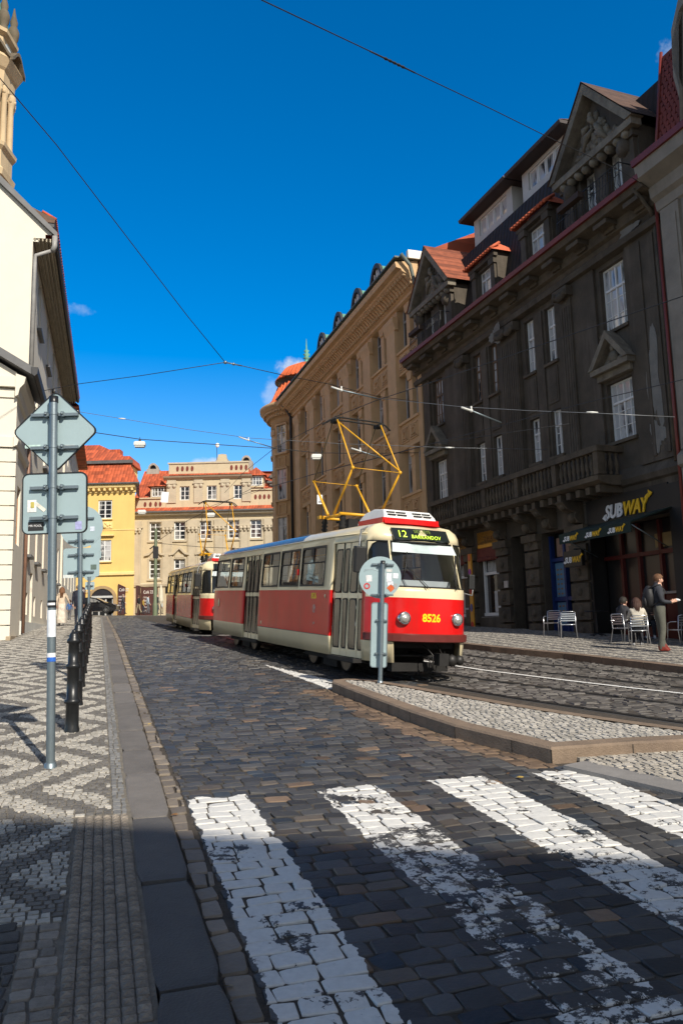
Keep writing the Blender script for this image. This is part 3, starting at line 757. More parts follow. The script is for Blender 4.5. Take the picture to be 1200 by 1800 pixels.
        for (a_, b_, c_, d_) in ((-.5, 16.5, -.1, 17.2), (-.1, 17.2, .15, 17.5), (.0, 17.1, .5, 16.6), (-.1, 16.9, -.6, 16.4), (.2, 17.3, .45, 17.0)): mb.tube([(u0+a_, .24, b_), (u0+(a_+c_)/2, .32, (b_+d_)/2+.08), (u0+c_, .24, d_)], [.06, .11, .06], 8)
        mb.blob((u0+.02, .3, 17.55), (.1, .1, .12))
        for k in range(9): mb.blob((u0-1.5+k*.375, .3, 15.9), (.15, .2, .14))
        mb.build('pediment', M_relief, B)
        for (a, b, c, d) in hs: window(B, a, b, c, d, -.2, cols=2, rows=3, transom=.7, gm=C_glassl, fw=.05)
        mb = MB()
        for s in (-1, 1): mb.quad((u0, .6, 18.66), (u0+s*(w+.32), .6, 16.22), (u0+s*(w+.32), -3.2, 16.22), (u0, -3.2, 18.66))
        g = mb.build('gable_roof', pm('worn_red_tile', (.3, .085, .04), .85, .3, 3, .8, tile=(.2, .28)) if sd == 2 else pm('old_brown_tile', (.09, .05, .035), .85, .3, 3, .8, tile=(.2, .28)), B)
        # iron railing with flower boxes
        mb = MB(); uu = np.linspace(u0-1.5, u0+1.5, 22)
        for u in uu:
            mb.tube([(u, .62, 14.0), (u, .78, 14.25), (u, .72, 14.6), (u, .7, 14.95)], .011, 5)
        mb.tube([(u0-1.5, .7, 14.95), (u0+1.5, .7, 14.95)], .018, 6); mb.tube([(u0-1.5, .74, 14.55), (u0+1.5, .74, 14.55)], .012, 5)
        for s in (-1, 1): mb.tube([(u0+s*1.5, .7, 14.95), (u0+s*1.5, .1, 14.95)], .018, 6); mb.tube([(u0+s*1.5, .7, 14.0), (u0+s*1.5, .7, 14.95)], .015, 6)
        for k in range(12):
            u = u0-1.4+k*.25; mb.tube([(u+.07*math.cos(a), .74, 14.75+.07*math.sin(a)) for a in np.linspace(0, 2*math.pi, 9)], .008, 4)
        rl = mb.build('railing', C_iron, B)
        mb = MB(); mb.box((u0+.1, .72, 14.72), (u0+1.2, .94, 14.9)); mb.build('flower_box', pm('brown_box', (.05, .03, .02), .8), B)
    # small dormers with red hipped hoods
    for k, (a, b) in enumerate(((2.15, 4.0), (5.75, 7.6))):
        mb = MB(); wall(mb, a, b, 13.95, 16.2, [(a+.42, b-.42, 14.75, 15.75)], .0, .25)
        for u in (a, b): mb.quad((u, 0, 13.95), (u, -1.2, 13.95), (u, -1.2, 16.2), (u, 0, 16.2))
        mb.box((a-.08, 0, 15.85), (b+.08, .18, 16.0)); mb.box((a+.1, 0, 14.5), (b-.1, .1, 14.6))
        for u in (a+.2, b-.2): mb.box((u-.15, 0, 13.95), (u+.15, .1, 15.85)); mb.box((u-.2, 0, 15.6), (u+.2, .16, 15.85))
        mb.build('dormer', M_dark, B)
        window(B, a+.42, b-.42, 14.75, 15.75, -.2, cols=3, rows=2, transom=.62, gm=C_glassl, fw=.06)
        mb = MB(); u0 = (a+b)/2
        mb.quad((b+.18, .34, 16.05), (a-.18, .34, 16.05), (a+.1, -.25, 16.45), (b-.1, -.25, 16.45))
        for s, uu in ((-1, a-.18), (1, b+.18)): mb.add([(uu, .34, 16.05), (uu, -1.1, 16.05), (uu-s*.28, -.25, 16.45)], [(0, 1, 2)])
        # each rounded tile end shows along the eave
        for i in range(12): 
            u = a-.12+i*(b-a+.24)/11; mb.tube([(u, .37, 16.07), (u*.96+u0*.04, -.1, 16.4)], .065, 6)
        mb.build('dormer_roof', pm('orange_clay_hood', (.55, .12, .05), .75, .2, 4), B)
    # glazed penthouses set back on the roof
    for (a, b) in ((3.85, 7.05), (7.85, 11.1)):
        mb = MB(); y = -2.3; wall(mb, a, b, 17.2, 20.45, [(a+.45, b-.45, 19.5, 20.3)], y, .15)
        for u in (a, b): mb.quad((u, y, 17), (u, y-4, 17), (u, y-4, 20.45), (u, y, 20.45))
        mb.build('penthouse', pm('penthouse_grey', (.5, .49, .46), .85, .1, 2), B)
        n = 4; w = (b-a-.9)/n
        for i in range(n): window(B, a+.45+i*w+.02, a+.45+(i+1)*w-.02, 19.5, 20.3, y-.12, 1, 1, gm=C_glassl, fw=.06)
        mb = MB(); mb.prism([(y+.6, 20.45), (y+.65, 20.58), (y-2, 21.2), (y-4.4, 20.6), (y-4.4, 20.45)], a-.35, b+.35, 'x'); mb.build('penthouse_roof', C_tiled if False else pm('brown_roof_tin', (.03, .018, .014), .6, .2, 4), B)
        mb = MB(); mb.quad((a-.37, y+.66, 20.6), (a-.37, y-4.4, 20.62), (a+.3, y-2, 21.26), (a+.3, y-2.01, 21.26)); mb.build('roof_hip', C_tilec, B)
    # balcony
    BU0, BU1 = -.5, 10.65
    mb = MB(); prof = [(0, 5.62), (.5, 5.62), (.8, 5.68), (.98, 5.75), (1.0, 5.9), (0, 5.93)]
    molding(mb, BU0, BU1, prof)
    for i in range(23): u = BU0+.25+i*.48; mb.box((u-.1, .0, 5.42), (u+.1, .82, 5.64))
    mb.build('balcony', M_darks, B)
    mb = MB(); prof_b = [(.05, 0), (.06, .05), (.035, .1), (.075, .25), (.07, .35), (.035, .5), (.03, .58), (.055, .62), (.06, .66)]
    us = list(np.arange(BU0+.2, BU1-.1, .215))
    piers = [BU0+.12, 1.7, 3.9, 6.1, 8.3, BU1-.12]
    for u in us:
        if all(abs(u-p) > .16 for p in piers): mb.lathe(prof_b, (u, .84, 5.95), 8)
    for v in (.2, .42, .64): mb.lathe(prof_b, (BU0+.1, v, 5.95), 8); mb.lathe(prof_b, (BU1-.1, v, 5.95), 8)
    for p in piers: mb.box((p-.11, .73, 5.93), (p+.11, .95, 6.62))
    mb.box((BU0-.03, .7, 6.62), (BU1+.03, .99, 6.8)); mb.box((BU0-.03, .0, 6.62), (BU0+.22, .7, 6.8)); mb.box((BU1-.22, .0, 6.62), (BU1+.03, .7, 6.8))
    mb.build('balustrade', M_darks, B)
    for u in (1.75, 3.2, 4.4, 6.35, 8.8, 10.2):
        mb = MB(); mb.prism([(0, 4.75), (.22, 4.78), (.34, 4.95), (.3, 5.1), (.6, 5.2), (.78, 5.4), (.78, 5.45), (0, 5.45)], u-.2, u+.2, 'x'); mb.blob((u, .3, 4.95), (.17, .16, .18)); mb.blob((u, .62, 5.3), (.16, .14, .13)); mb.build('corbel', M_darks, B)
    # rusticated piers of the ground floor
    for (a, b) in ((1.35, 2.3), (3.98, 4.85), (5.92, 6.8), (8.4, 9.3), (10.5, 11.2)):
        mb = MB(); z = 1.05
        while z < 4.5:
            mb.box((a+.03, -.02, z+.02), (b-.03, .14, z+.56)); mb.blob(((a+b)/2, .14, z+.29), (.13, .07, .15)) ; z += .62
        mb.box((a-.02, -.02, 4.45), (b+.02, .24, 4.7)); mb.build('stone_pier', M_darks, B)
    # passage
    MB().box((4.85, -.62, 1.1), (5.9, -.57, 4.8)).build('passage', C_black, B)
    mb = MB(); 
    for k in (0, 1): mb.box((4.9+k*.49, -.5, 1.2), (5.36+k*.49, -.44, 3.7)); 
    for k in (0, 1):
        for j in range(2): mb.box((4.98+k*.49, -.44, 1.4+j*1.15), (5.28+k*.49, -.42, 2.35+j*1.15))
    mb.build('door', pm('dark_oak_door', (.018, .014, .01), .5, .3, 5), B)
    MB().box((5.98, .14, 2.95), (6.22, .19, 3.2)).build('notice_plate', pm('notice_paper', (.45, .4, .36), .6, .2, 8), B)
    # little food shop: white windows, yellow boards
    ylw = pm('yellow_shop_board', (.72, .33, .03), .5, .12, 2)
    for (a, b) in ((6.85, 8.35), (9.3, 10.5)):
        MB().box((a, -.1, 4.62), (b, -.02, 5.25)).build('shop_board', ylw, B)
        text('T H A I', .26, fac_text_M(b-.5, -.015, 4.85), pm('board_letters', (.16, .05, .01), .5), 'lettering', B).location.z -= 1.1
        mb = MB(); mb.box((a, -.3, 4.15), (b, .02, 4.6))
        for i in range(9): u = a+.08+i*(b-a-.16)/8; mb.blob((u, .02, 4.16), (.09, .06, .1))
        mb.build('valance', pm('red_lace_valance', (.14, .03, .02), .8, .3, 9), B)
        mb = MB(); wf = C_wframe
        for (x0, x1) in ((a+.05, a+.13), (b-.16, b-.05)): mb.box((x0, -.3, 2.05), (x1, -.2, 4.15))
        mb.box((a+.05, -.3, 1.95), (b-.05, -.15, 2.07)); mb.box((a+.1, -.3, 3.55), (b-.1, -.2, 3.66)); w_ = mb.build('shop_window', wf, B)
        MB().box((a, -.5, 1.9), (b, -.31, 4.6)).build('pane', pane_mat('shop_glass_brown', (.03, .02, .015), (.25, .16, .08), .4, 1.2) if 'shop_glass_brown' not in MATS else MATS['shop_glass_brown'], B)
        mb = MB(); mb.box((a+.15, -.28, 2.1), (a+.7, -.2, 2.9)); mb.build('menu_case', pm('menu_case', (.5, .5, .5), .4, .2, 4), B)
        mb = MB()
        for i in range(10): u = a+.25+i*.1; mb.box((u, -.29, 3.68), (u+.03, -.26, 4.1))
        mb.build('window_bars', C_wframe, B)
        # graffiti panel under the window
        mb = MB(); mb.box((a, -.2, 1.35), (b, -.04, 1.92)); gp = mb.build('graffiti_panel', pm('chalky_panel', (.33, .32, .3), .9, .2, 5, stain=(.06, .06, .06), stain_amt=.3), B)
        mb = MB(); R = random.Random(int(a*10))
        for i in range(9):
            u = a+.12+i*(b-a-.25)/9; pts = [(u+R.uniform(-.1, .14), -.03, 1.42+R.uniform(0, .42)) for _ in range(4)]; mb.tube(pts, .012, 4)
        mb.build('graffiti', pm('spray_paint', (.03, .03, .03), .6), B)
    tall = MB(); tall.box((8.55, .15, 1.4), (8.8, .2, 4.7)); tall.build('banner', ylw, B)
    for k, (z_, c_) in enumerate(((1.6, (.5, .02, .02)), (2.3, (.1, .1, .3)), (3.0, (.5, .03, .02)), (3.7, (.3, .05, .3)), (4.3, (.6, .1, .02)))):
        MB().prism([(8.62+.1*math.cos(a)+.06, z_+.16*math.sin(a)) for a in np.linspace(0, 6.28, 10)[:-1]], .2, .215).build('banner_picture', pm('banner_ink%d' % k, c_, .5), B)
    # sandwich shop: blue doorway posters
    blue = pm('blue_shop_frame', (.01, .03, .13), .4, .15, 3)
    mb = MB(); mb.box((2.4, -.45, 1.2), (2.5, -.3, 4.6)); mb.box((3.1, -.45, 1.2), (3.2, -.3, 4.6)); mb.box((3.85, -.45, 1.2), (3.95, -.3, 4.6)); mb.box((2.5, -.45, 3.7), (3.85, -.3, 3.82)); mb.box((2.5, -.45, 2.35), (3.85, -.32, 2.48)); mb.box((3.2, -.5, 1.2), (3.85, -.44, 3.7)); mb.box((2.5, -.45, 1.2), (3.1, -.35, 1.55))
    mb.build('door_frame', blue, B)
    MB().box((2.35, -.62, 1.1), (3.95, -.56, 4.7)).build('doorway', C_black, B)
    pb = pm('poster_blue', (.12, .24, .36), .4, .2, 2)
    foodm = pm('poster_food', (.32, .17, .06), .5, .5, 14)
    for (z0, z1) in ((2.5, 3.65), (1.58, 2.3)):
        p = MB().box((3.22, -.44, z0), (3.83, -.42, z1)).build('menu_poster', pb, B)
        mb = MB()
        for i in range(3):
            n = int((z1-z0)/.17)
            for j in range(n): mb.blob((3.33+i*.19, -.42, z0+.1+j*.165), (.065, .012, .035))
        mb.build('menu_picture', foodm, B).parent = p
    MB().box((2.6, -.4, 3.86), (3.6, -.36, 4.5)).build('notice', pm('faded_notice', (.28, .17, .12), .6, .3, 5), B)
    # dark shopfront of the corner shop
    mb = MB(); mb.box((-2.85, -.02, 1.0), (-2.2, .05, 5.35)); mb.box((-2.2, -.02, 4.55), (1.35, .05, 5.4)); mb.box((1.25, -.5, 1.05), (1.45, .06, 4.55))
    mb.build('shopfront', M_darkbase, B)
    mb = MB(); mb.box((-2.2, -.62, 1.0), (1.35, -.58, 4.55)); mb.build('shop_interior', C_black, B)
    red = pm('dark_red_frame', (.09, .008, .006), .4, .2, 3)
    mb = MB()
    for u in (-2.15, -1.3, -.4, .35): mb.box((u, -.5, 1.05), (u+.1, -.38, 4.5))
    mb.box((-2.15, -.5, 1.05), (-.4, -.4, 2.35)); mb.box((-2.15, -.5, 3.5), (1.2, -.38, 3.62)); mb.build('shop_frame', red, B)
    MB().box((-2.1, -.54, 1.1), (1.2, -.5, 4.5)).build('pane', pane_mat('shop_glass_dark', (.004, .004, .005), (.02, .015, .012), .2, 1.0, .3), B)
    MB().box((-1.9, -.37, 2.35), (-.5, -.3, 2.42)).build('ledge', pm('pale_ledge', (.4, .33, .28), .5), B)
    mb = MB(); mb.box((-2.0, -.49, 3.7), (-1.0, -.46, 4.1)); mb.build('light_box', pm('warm_panel', (.3, .22, .1), .5), B)
    # sign letters
    yel = pm('yellow_letters', (.85, .5, .01), .4, .05); wht = pm('white_letters', (.8, .8, .8), .4, .05)
    def brand(u, y, z, size, ext=.02):
        a = text('SUB', size, fac_text_M(u, y, z), wht, 'lettering', B, ext=ext, shear=.25, off=size*.035, sx=.78); a.location.z -= 1.1
        w_ = max(v.co.x for v in a.data.vertices)
        w0 = min(v.co.x for v in a.data.vertices)
        b = text('WAY', size, fac_text_M(w0, y, z), yel, 'lettering', B, ext=ext, shear=.25, off=size*.035, sx=.78); b.location.z -= 1.1
        e = min(v.co.x for v in b.data.vertices)
        s = size
        # arrow on the S and on the Y
        mb = MB(); mb.prism([(u+.02*s, z+.02*s), (u-.14*s, z+.26*s), (u-.16*s, z-.1*s)][::1], y-.01, y+.02); mb.box((u-.16*s, y-.01, z+.0*s), (u-.1*s, y+.02, z+.12*s)); mb.prism([(u+.22*s, z+.06*s), (u-.02*s, z+.24*s), (u-.02*s, z-.12*s)], y-.01, y+.02); mb.build('arrow', wht, B)
        mb = MB(); mb.prism([(e-.28*s, z+.86*s), (e+.0*s, z+1.04*s), (e-.02*s, z+.64*s)], y-.01, y+.02); mb.prism([(e+.3*s, z+.62*s), (e+.22*s, z+.78*s), (e-.06*s, z+.92*s), (e-.06*s, z+.78*s)], y-.01, y+.02); mb.build('arrow', yel, B)
    brand(.42, .08, 4.72, .56)
    # awning
    gr = pm('dark_green_canvas', (.008, .022, .016), .8, .2, 6, .2)
    mb = MB(); mb.add([(1.2, .06, 4.62), (-2.3, .06, 4.7), (-2.2, 1.4, 4.28), (1.0, 1.4, 4.28), (1.2, .06, 4.58), (-2.3, .06, 4.66), (-2.2, 1.38, 4.24), (1.0, 1.38, 4.24)], [(0,1,2,3),(7,6,5,4),(0,3,7,4),(1,5,6,2)])
    mb.box((-2.2, 1.37, 3.98), (1.0, 1.4, 4.28)); aw = mb.build('awning', gr, B)
    for u in (.75, -.3, -1.3): brand(u, 1.405, 4.05, .19, .003)
    mb = MB(); mb.tube([(.95, 1.35, 4.2), (.9, .1, 3.6)], .015, 6); mb.tube([(-2.15, 1.35, 4.2), (-2.1, .1, 3.6)], .015, 6); mb.build('awning_arm', C_alum, B)
    mb = MB(); mb.box((1.0, .5, 3.35), (1.9, .62, 3.85)); mb.tube([(1.45, 0, 3.9), (1.45, .56, 3.9)], .02); mb.build('hanging_sign', C_black, B)
    brand(1.84, .625, 3.48, .25, .003)
    # downpipe at the right corner, rail brackets
    mb = MB(); mb.tube([(-2.7, .12, 13.1), (-2.7, .12, 5.9)], .06, 8); mb.tube([(-2.75, .85, 13.7), (-2.72, .3, 13.2), (-2.7, .12, 12.9)], .06, 8); mb.build('downpipe', M_darks, B)
    mb = MB(); mb.tube([(-2.98, .3, 14.0), (-2.98, .3, 1.1)], .05, 8); mb.build('downpipe', pm('red_pipe', (.18, .03, .02), .45, .2, 3), B)
dark_house()
# ============ pale neighbour at the right edge
def pale_house():
    B = building('corner_house', 'pale grey stone house at the right edge with a red scalloped roof slope', 'building', D_P+D_DR*(-3.05), D_DR, 1.0)
    m = pm('weathered_sandstone', (.25, .22, .18), .85, .2, 1.2, .4, 20, stain=(.08, .07, .06), stain_amt=.4, streak=True)
    mb = MB(); hs = [(-4.2, -3.0, 10.6, 12.8), (-4.2, -3.0, 6.8, 9.0), (-1.9, -.9, 1.1, 4.4)]
    wall(mb, -9, 0, .4, 14.4, hs, .25, .3); closed(mb, -9, 0, -10, .4, 14.4, y=.25)
    for z in (13.0,): molding(mb, -9, .05, [(.25, 12.9), (.33, 12.95), (.36, 13.2), (.5, 13.3), (.55, 13.6), (.95, 13.8), (1.0, 14.15), (.25, 14.3)])
    molding(mb, -9, .03, [(.25, 5.6), (.4, 5.7), (.4, 5.95), (.25, 6.1)])
    mb.box((-.75, .25, 6.1), (-.08, .34, 12.9)); mb.box((-.65, .34, 6.4), (-.18, .37, 12.6))
    mb.box((-.9, .25, 1.0), (-.05, .36, 5.6)); mb.build('wall', m, B)
    for h in hs[:2]: window(B, *h, -.02, 2, 3, transom=.66)
    MB().box((-1.85, -.1, 1.1), (-.95, -.05, 4.3)).build('door', C_black, B)
    MB().prism([(.95, 14.15), (1.08, 14.15), (1.1, 14.32), (.9, 14.34)], -9, .06, 'x').build('gutter', C_redpaint, B)
    mb = MB(); mb.quad((0, .2, 14.3), (-9, .2, 14.3), (-9, -.35, 17.9), (0, -.35, 17.9)); mb.quad((0, -.35, 17.9), (-9, -.35, 17.9), (-9, -8, 18.8), (0, -8, 18.8)); mb.poly([(0, .2, 14.3), (0, -.35, 17.9), (0, -8, 18.8), (0, -10, 14.3)])
    # rows of rounded tiles
    zz = 14.4
    while zz < 17.8:
        y = .2-.55*(zz-14.3)/3.6+.03
        for i in range(12):
            u = -.1-i*.17+((int(zz*10) % 3 == 0)*.08)
            mb.prism([(u-.08, zz+.16), (u-.075, zz+.04), (u, zz-.03), (u+.075, zz+.04), (u+.08, zz+.16)], y-.02, y+.015)
        zz += .19
    mb.build('roof', pm('red_scale_tile', (.17, .028, .014), .7, .25, 5), B)
    # curved stone gable
    pts = [(-1.0, 14.3), (-1.15, 15.8), (-1.0, 16.6), (-1.05, 17.6), (-1.4, 18.3), (-2.5, 18.9), (-3.4, 18.4), (-3.9, 17.5), (-3.9, 14.3)]
    mb = MB(); mb.prism(pts, -1.6, .22); mb.prism([(p[0]*.985-.04, p[1]+.1) for p in pts[:6]]+[(p[0], p[1]-.25) for p in pts[:6]][::-1], .22, .34); mb.build('gable', m, B)
    mb = MB(); mb.tube([(-.02, .28, 14.4), (-.02, -.02, 16.2), (-.02, -.3, 18.0)], .05, 6); mb.build('flashing', C_redpaint, B)
pale_house()
# ============ tan office block with green dormers and corner turret
T_DR = np.array([-.31519528, .94902684]); T_P = np.array([2.381, 39.436])
M_tan = pm('ochre_stucco', (.56, .375, .2), .88, .12, .9, .25, 22, stain=(.42, .27, .14), stain_amt=.4, streak=True)
M_tanlt = pm('ochre_stucco_trim', (.6, .4, .215), .88, .12, 1.5, .2, 22)
def tan_house():
    B = building('ochre_block', 'tall ochre stucco block with green dormers and a round red-capped corner turret', 'building', T_P, T_DR, 1.5)
    U0, U1 = -4.6, 18.4; y = 0
    pil = [-1.45, 2.15, 5.75, 9.4, 13.1, 16.9]
    rows = [(15.05, 17.2), (11.45, 13.75), (7.85, 10.0), (4.25, 6.4), (1.8, 3.2)]
    bays = []
    edges = [-4.9]+pil+[18.6]
    holes = []; wl = []
    for i in range(7):
        a, b = edges[i]+.55, edges[i+1]-.55
        if i == 0: a = -4.2
        if b-a < .9: continue
        for r in rows:
            holes.append((a, b, r[0], r[1]+.1)); wl.append((a, b, r[0], r[1]))
    mb = MB(); wall(mb, U0, U1, 1.0, 18.0, holes, 0, .42); closed(mb, U0, U1+1.5, -12, 1.0, 18.0); mb.build('wall', M_tan, B)
    fr = pm('grey_window_paint', (.5, .5, .5), .5, .1)
    for (a, b, c, d) in wl:
        m = (a+b)/2
        for (x0, x1) in ((a+.03, m-.22), (m+.22, b-.03)):
            window(B, x0, x1, c+.02, d+.08, -.38, 2, 1, transom=.72, fm=fr, gm=C_glassl if rng.random() < .4 else C_glassd, fw=.055)
    mb = MB()
    for (a, b, c, d) in wl:
        m = (a+b)/2
        mb.box((m-.2, -.4, c), (m+.2, -.12, d-.35)); mb.prism([(m-.2, d-.35), (m+.2, d-.35), (m+.36, d+.1), (m-.36, d+.1)], -.4, -.05)
        mb.box((a-.06, -.02, c-.12), (b+.06, .09, c))
        # sunk panels below each window
        for (x0, x1) in ((a+.15, m-.1), (m+.1, b-.15)):
            if c-1.15 > 1.2:
                z0, z1 = c-1.05, c-.3
                for k, (ins, dp) in enumerate(((0, .05), (.12, .075), (.24, .1))):
                    mb.box((x0+ins, 0, z0+ins*.8), (x1-ins, dp, z0+ins*.8+.05)); mb.box((x0+ins, 0, z1-ins*.8-.05), (x1-ins, dp, z1-ins*.8)); mb.box((x0+ins, 0, z0+ins*.8), (x0+ins+.05, dp-.004, z1-ins*.8)); mb.box((x1-ins-.05, 0, z0+ins*.8), (x1-ins, dp-.004, z1-ins*.8))
    for p in pil:
        mb.box((p-.55, 0, 1.2), (p+.55, .16, 16.3)); mb.prism([(.0, 16.3), (.16, 16.3), (.3, 16.75), (.3, 16.95), (0, 16.95)], p-.68, p+.68, 'x')
    mb.build('pilaster', M_tanlt, B)
    # cornice with leaf frieze
    mb = MB(); pr_ = [(0, 17.3), (.12, 17.35), (.12, 17.5), (.2, 17.55), (.35, 17.75), (.6, 18.0), (.82, 18.1), (.86, 18.2), (1.1, 18.25), (1.16, 18.5), (0, 18.7)]
    molding(mb, -4.75, U1+.5, pr_)
    n = 74
    for i in range(n):
        u = -4.6+i*(U1+4.9)/n; mb.prism([(.16, 17.56), (.38, 17.7), (.66, 17.95), (.8, 18.1), (.5, 18.12), (.16, 17.9)], u-.09, u+.09, 'x'); mb.blob((u, .32, 17.64), (.1, .1, .09)); mb.blob((u, .66, 17.98), (.1, .12, .08))
    mb.build('cornice', M_tanlt, B)
    MB().box((-4.85, -.1, 18.68), (U1+.6, 1.2, 18.76)).build('gutter', pm('dull_green_lead', (.1, .12, .1), .6, .2, 3), B)
    mb = MB(); mb.quad((U1+1, .6, 18.76), (-4.7, .6, 18.76), (-4.7, -4.8, 21.4), (U1-2, -4.8, 21.4)); mb.quad((-4.7, -4.8, 21.4), (-4.7, -12, 18.7), (U1, -12, 18.7), (U1-2, -4.8, 21.4)); mb.poly([(-4.7, .6, 18.76), (-4.7, -12, 18.7), (-4.7, -4.8, 21.4)])
    mb.build('roof', C_tile, B)
    # parapet end piece catching the sun
    MB().box((-4.95, -3, 18.7), (-4.72, .55, 19.1)).build('party_wall', C_white, B)
    mb = MB(); mb.tube([(-5.0, .95, 18.8), (-5.0, .5, 18.3), (-5.0, .3, 17.4), (-5.0, .1, 16.8)], .09, 8); mb.build('downpipe', pm('dull_green_lead', (.1, .12, .1), .6), B)
    for u in (1.3, 4.55, 8.15, 11.75):
        mb = MB(); n = 12; R = .95
        arc = [(u+R*math.cos(a), 19.75+1.55*math.sin(a)) for a in np.linspace(0, math.pi, n)]
        mb.prism([(u-R, 18.6)]+arc[::-1]+[(u+R, 18.6)], -3.6, -.35); mb.build('dormer', C_copper, B)
        mb = MB(); arc2 = [(u+(R+.09)*math.cos(a), 19.75+1.66*math.sin(a)) for a in np.linspace(0, math.pi, n)]; arc3 = [(u+(R-.14)*math.cos(a), 19.75+1.4*math.sin(a)) for a in np.linspace(0, math.pi, n)]
        for i in range(n-1): mb.prism([arc2[i], arc2[i+1], arc3[i+1], arc3[i]], -.36, -.2)
        mb.build('dormer_hood', pm('dark_hood', (.03, .028, .025), .6), B)
        mb = MB(); 
        for t in (-.35, 0, .35): mb.box((u+t-.03, -.34, 19.3), (u+t+.03, -.28, 19.75+1.3*math.sqrt(1-(t/.81)**2)))
        mb.box((u-.8, -.34, 19.95), (u+.8, -.27, 20.03)); w_ = mb.build('window', C_wframe, B)
        MB().prism([(u+.8*math.cos(a), 19.75+1.35*math.sin(a)) for a in np.linspace(0, math.pi, n)], -.36, -.335).build('pane', C_glassl, B).parent = w_
    # turret: three-quarter round bay at the far corner
    tc = (21.1, -1.9); R = 2.75
    mb = MB(); mb.lathe([(R, 1.2), (R, 17.3), (R+.14, 17.35), (R+.14, 17.6), (R+.35, 17.8), (R+.62, 18.1), (R+.7, 18.25), (R+.98, 18.35), (R+1.02, 18.6), (R+.2, 18.75)], (*tc, 0), 40); mb.build('turret', M_tan, B)
    mb = MB()
    for i in range(46):
        a = -.3+i*(math.pi+.6)/45; c = (tc[0]+(R+.42)*math.cos(a), tc[1]+(R+.42)*math.sin(a)); mb.blob((*c, 17.8), (.12, .12, .16)); c = (tc[0]+(R+.66)*math.cos(a), tc[1]+(R+.66)*math.sin(a)); mb.blob((*c, 18.05), (.12, .12, .1))
    mb.build('turret_frieze', M_tanlt, B)
    for a in (rad(75), rad(118)):
        for (c, d) in ((14.9, 17.0), (11.3, 13.6), (7.7, 9.9), (4.1, 6.3)):
            Mx = Matrix.Translation((tc[0], tc[1], 0)) @ Matrix.Rotation(a-math.pi/2, 4, 'Z')
            # recess surround
            mb = MB(); yy = R-.02
            mb.box((-.62, yy-.1, c-.1), (-.5, yy+.12, d+.1), M=Mx); mb.box((.5, yy-.1, c-.1), (.62, yy+.12, d+.1), M=Mx); mb.box((-.62, yy-.1, d+.02), (.62, yy+.16, d+.14), M=Mx); mb.box((-.7, yy-.1, c-.16), (.7, yy+.2, c-.02), M=Mx)
            mb.box((-.4, yy-.1, c-1.1), (.4, yy+.07, c-1.04), M=Mx); mb.box((-.4, yy-.1, c-.4), (.4, yy+.07, c-.34), M=Mx); mb.box((-.4, yy-.1, c-1.1), (-.34, yy+.066, c-.34), M=Mx); mb.box((.34, yy-.1, c-1.1), (.4, yy+.066, c-.34), M=Mx)
            mb.build('window_surround', M_tanlt, B)
            mb = MB(); mb.box((-.5, yy-.1, c), (-.44, yy+.06, d), M=Mx); mb.box((.44, yy-.1, c), (.5, yy+.06, d), M=Mx); mb.box((-.44, yy-.1, c+.001), (.44, yy+.06, c+.06), M=Mx); mb.box((-.03, yy-.1, c), (.03, yy+.07, d), M=Mx); mb.box((-.44, yy-.1, c+(d-c)*.7), (.44, yy+.066, c+(d-c)*.7+.07), M=Mx)
            w_ = mb.build('window', fr, B); MB().box((-.47, yy-.1, c), (.47, yy+.03, d), M=Mx).build('pane', C_glassl, B).parent = w_
    mb = MB()
    for a in (rad(52), rad(97), rad(141)):
        Mx = Matrix.Translation((tc[0], tc[1], 0)) @ Matrix.Rotation(a-math.pi/2, 4, 'Z'); mb.box((-.28, R-.1, 1.3), (.28, R+.14, 16.4), M=Mx); mb.box((-.36, R-.1, 16.4), (.36, R+.24, 16.8), M=Mx)
    mb.build('pilaster', M_tanlt, B)
    mb = MB(); mb.lathe([(R+.5, 18.72), (R+.05, 19.2), (R-.5, 20.5), (R-.6, 20.55)], (*tc, 0), 36); mb.lathe([(R-.25, 20.9), (R-.4, 21.05), (R-1.0, 21.9), (.55, 22.5), (.2, 22.6)], (*tc, 0), 36)
    for i in range(40):
        a = 2*math.pi*i/40
        mb.tube([(tc[0]+r*math.cos(a), tc[1]+r*math.sin(a), z) for r, z in ((R+.5, 18.76), (R+.05, 19.24), (R-.5, 20.52))], .085, 5); mb.tube([(tc[0]+r*math.cos(a), tc[1]+r*math.sin(a), z) for r, z in ((R-.25, 20.93), (R-1.0, 21.92), (.6, 22.5))], [.085, .07, .03], 5)
    mb.build('turret_roof', pm('orange_clay', (.6, .13, .04), .75, .2, 4), B)
    MB().lathe([(R-.55, 20.5), (R-.45, 20.9), (R-.2, 20.92)], (*tc, 0), 30).build('turret_lantern', pm('dark_hood', (.03, .028, .025), .6), B)
    MB().lathe([(.45, 22.45), (.25, 22.6), (.14, 22.9), (.3, 23.0), (.12, 23.1), (.28, 23.3), (.1, 23.4), (.22, 23.6), (.07, 23.7), (.02, 24.6)], (*tc, 0), 12).build('finial', C_copper, B)
    mb = MB(); mb.tube([(18.5, 1.15, 18.6), (18.45, .6, 18.0), (18.4, .2, 17.3), (18.4, .16, 1.4)], .11, 8); mb.build('downpipe', C_iron, B)
tan_house()
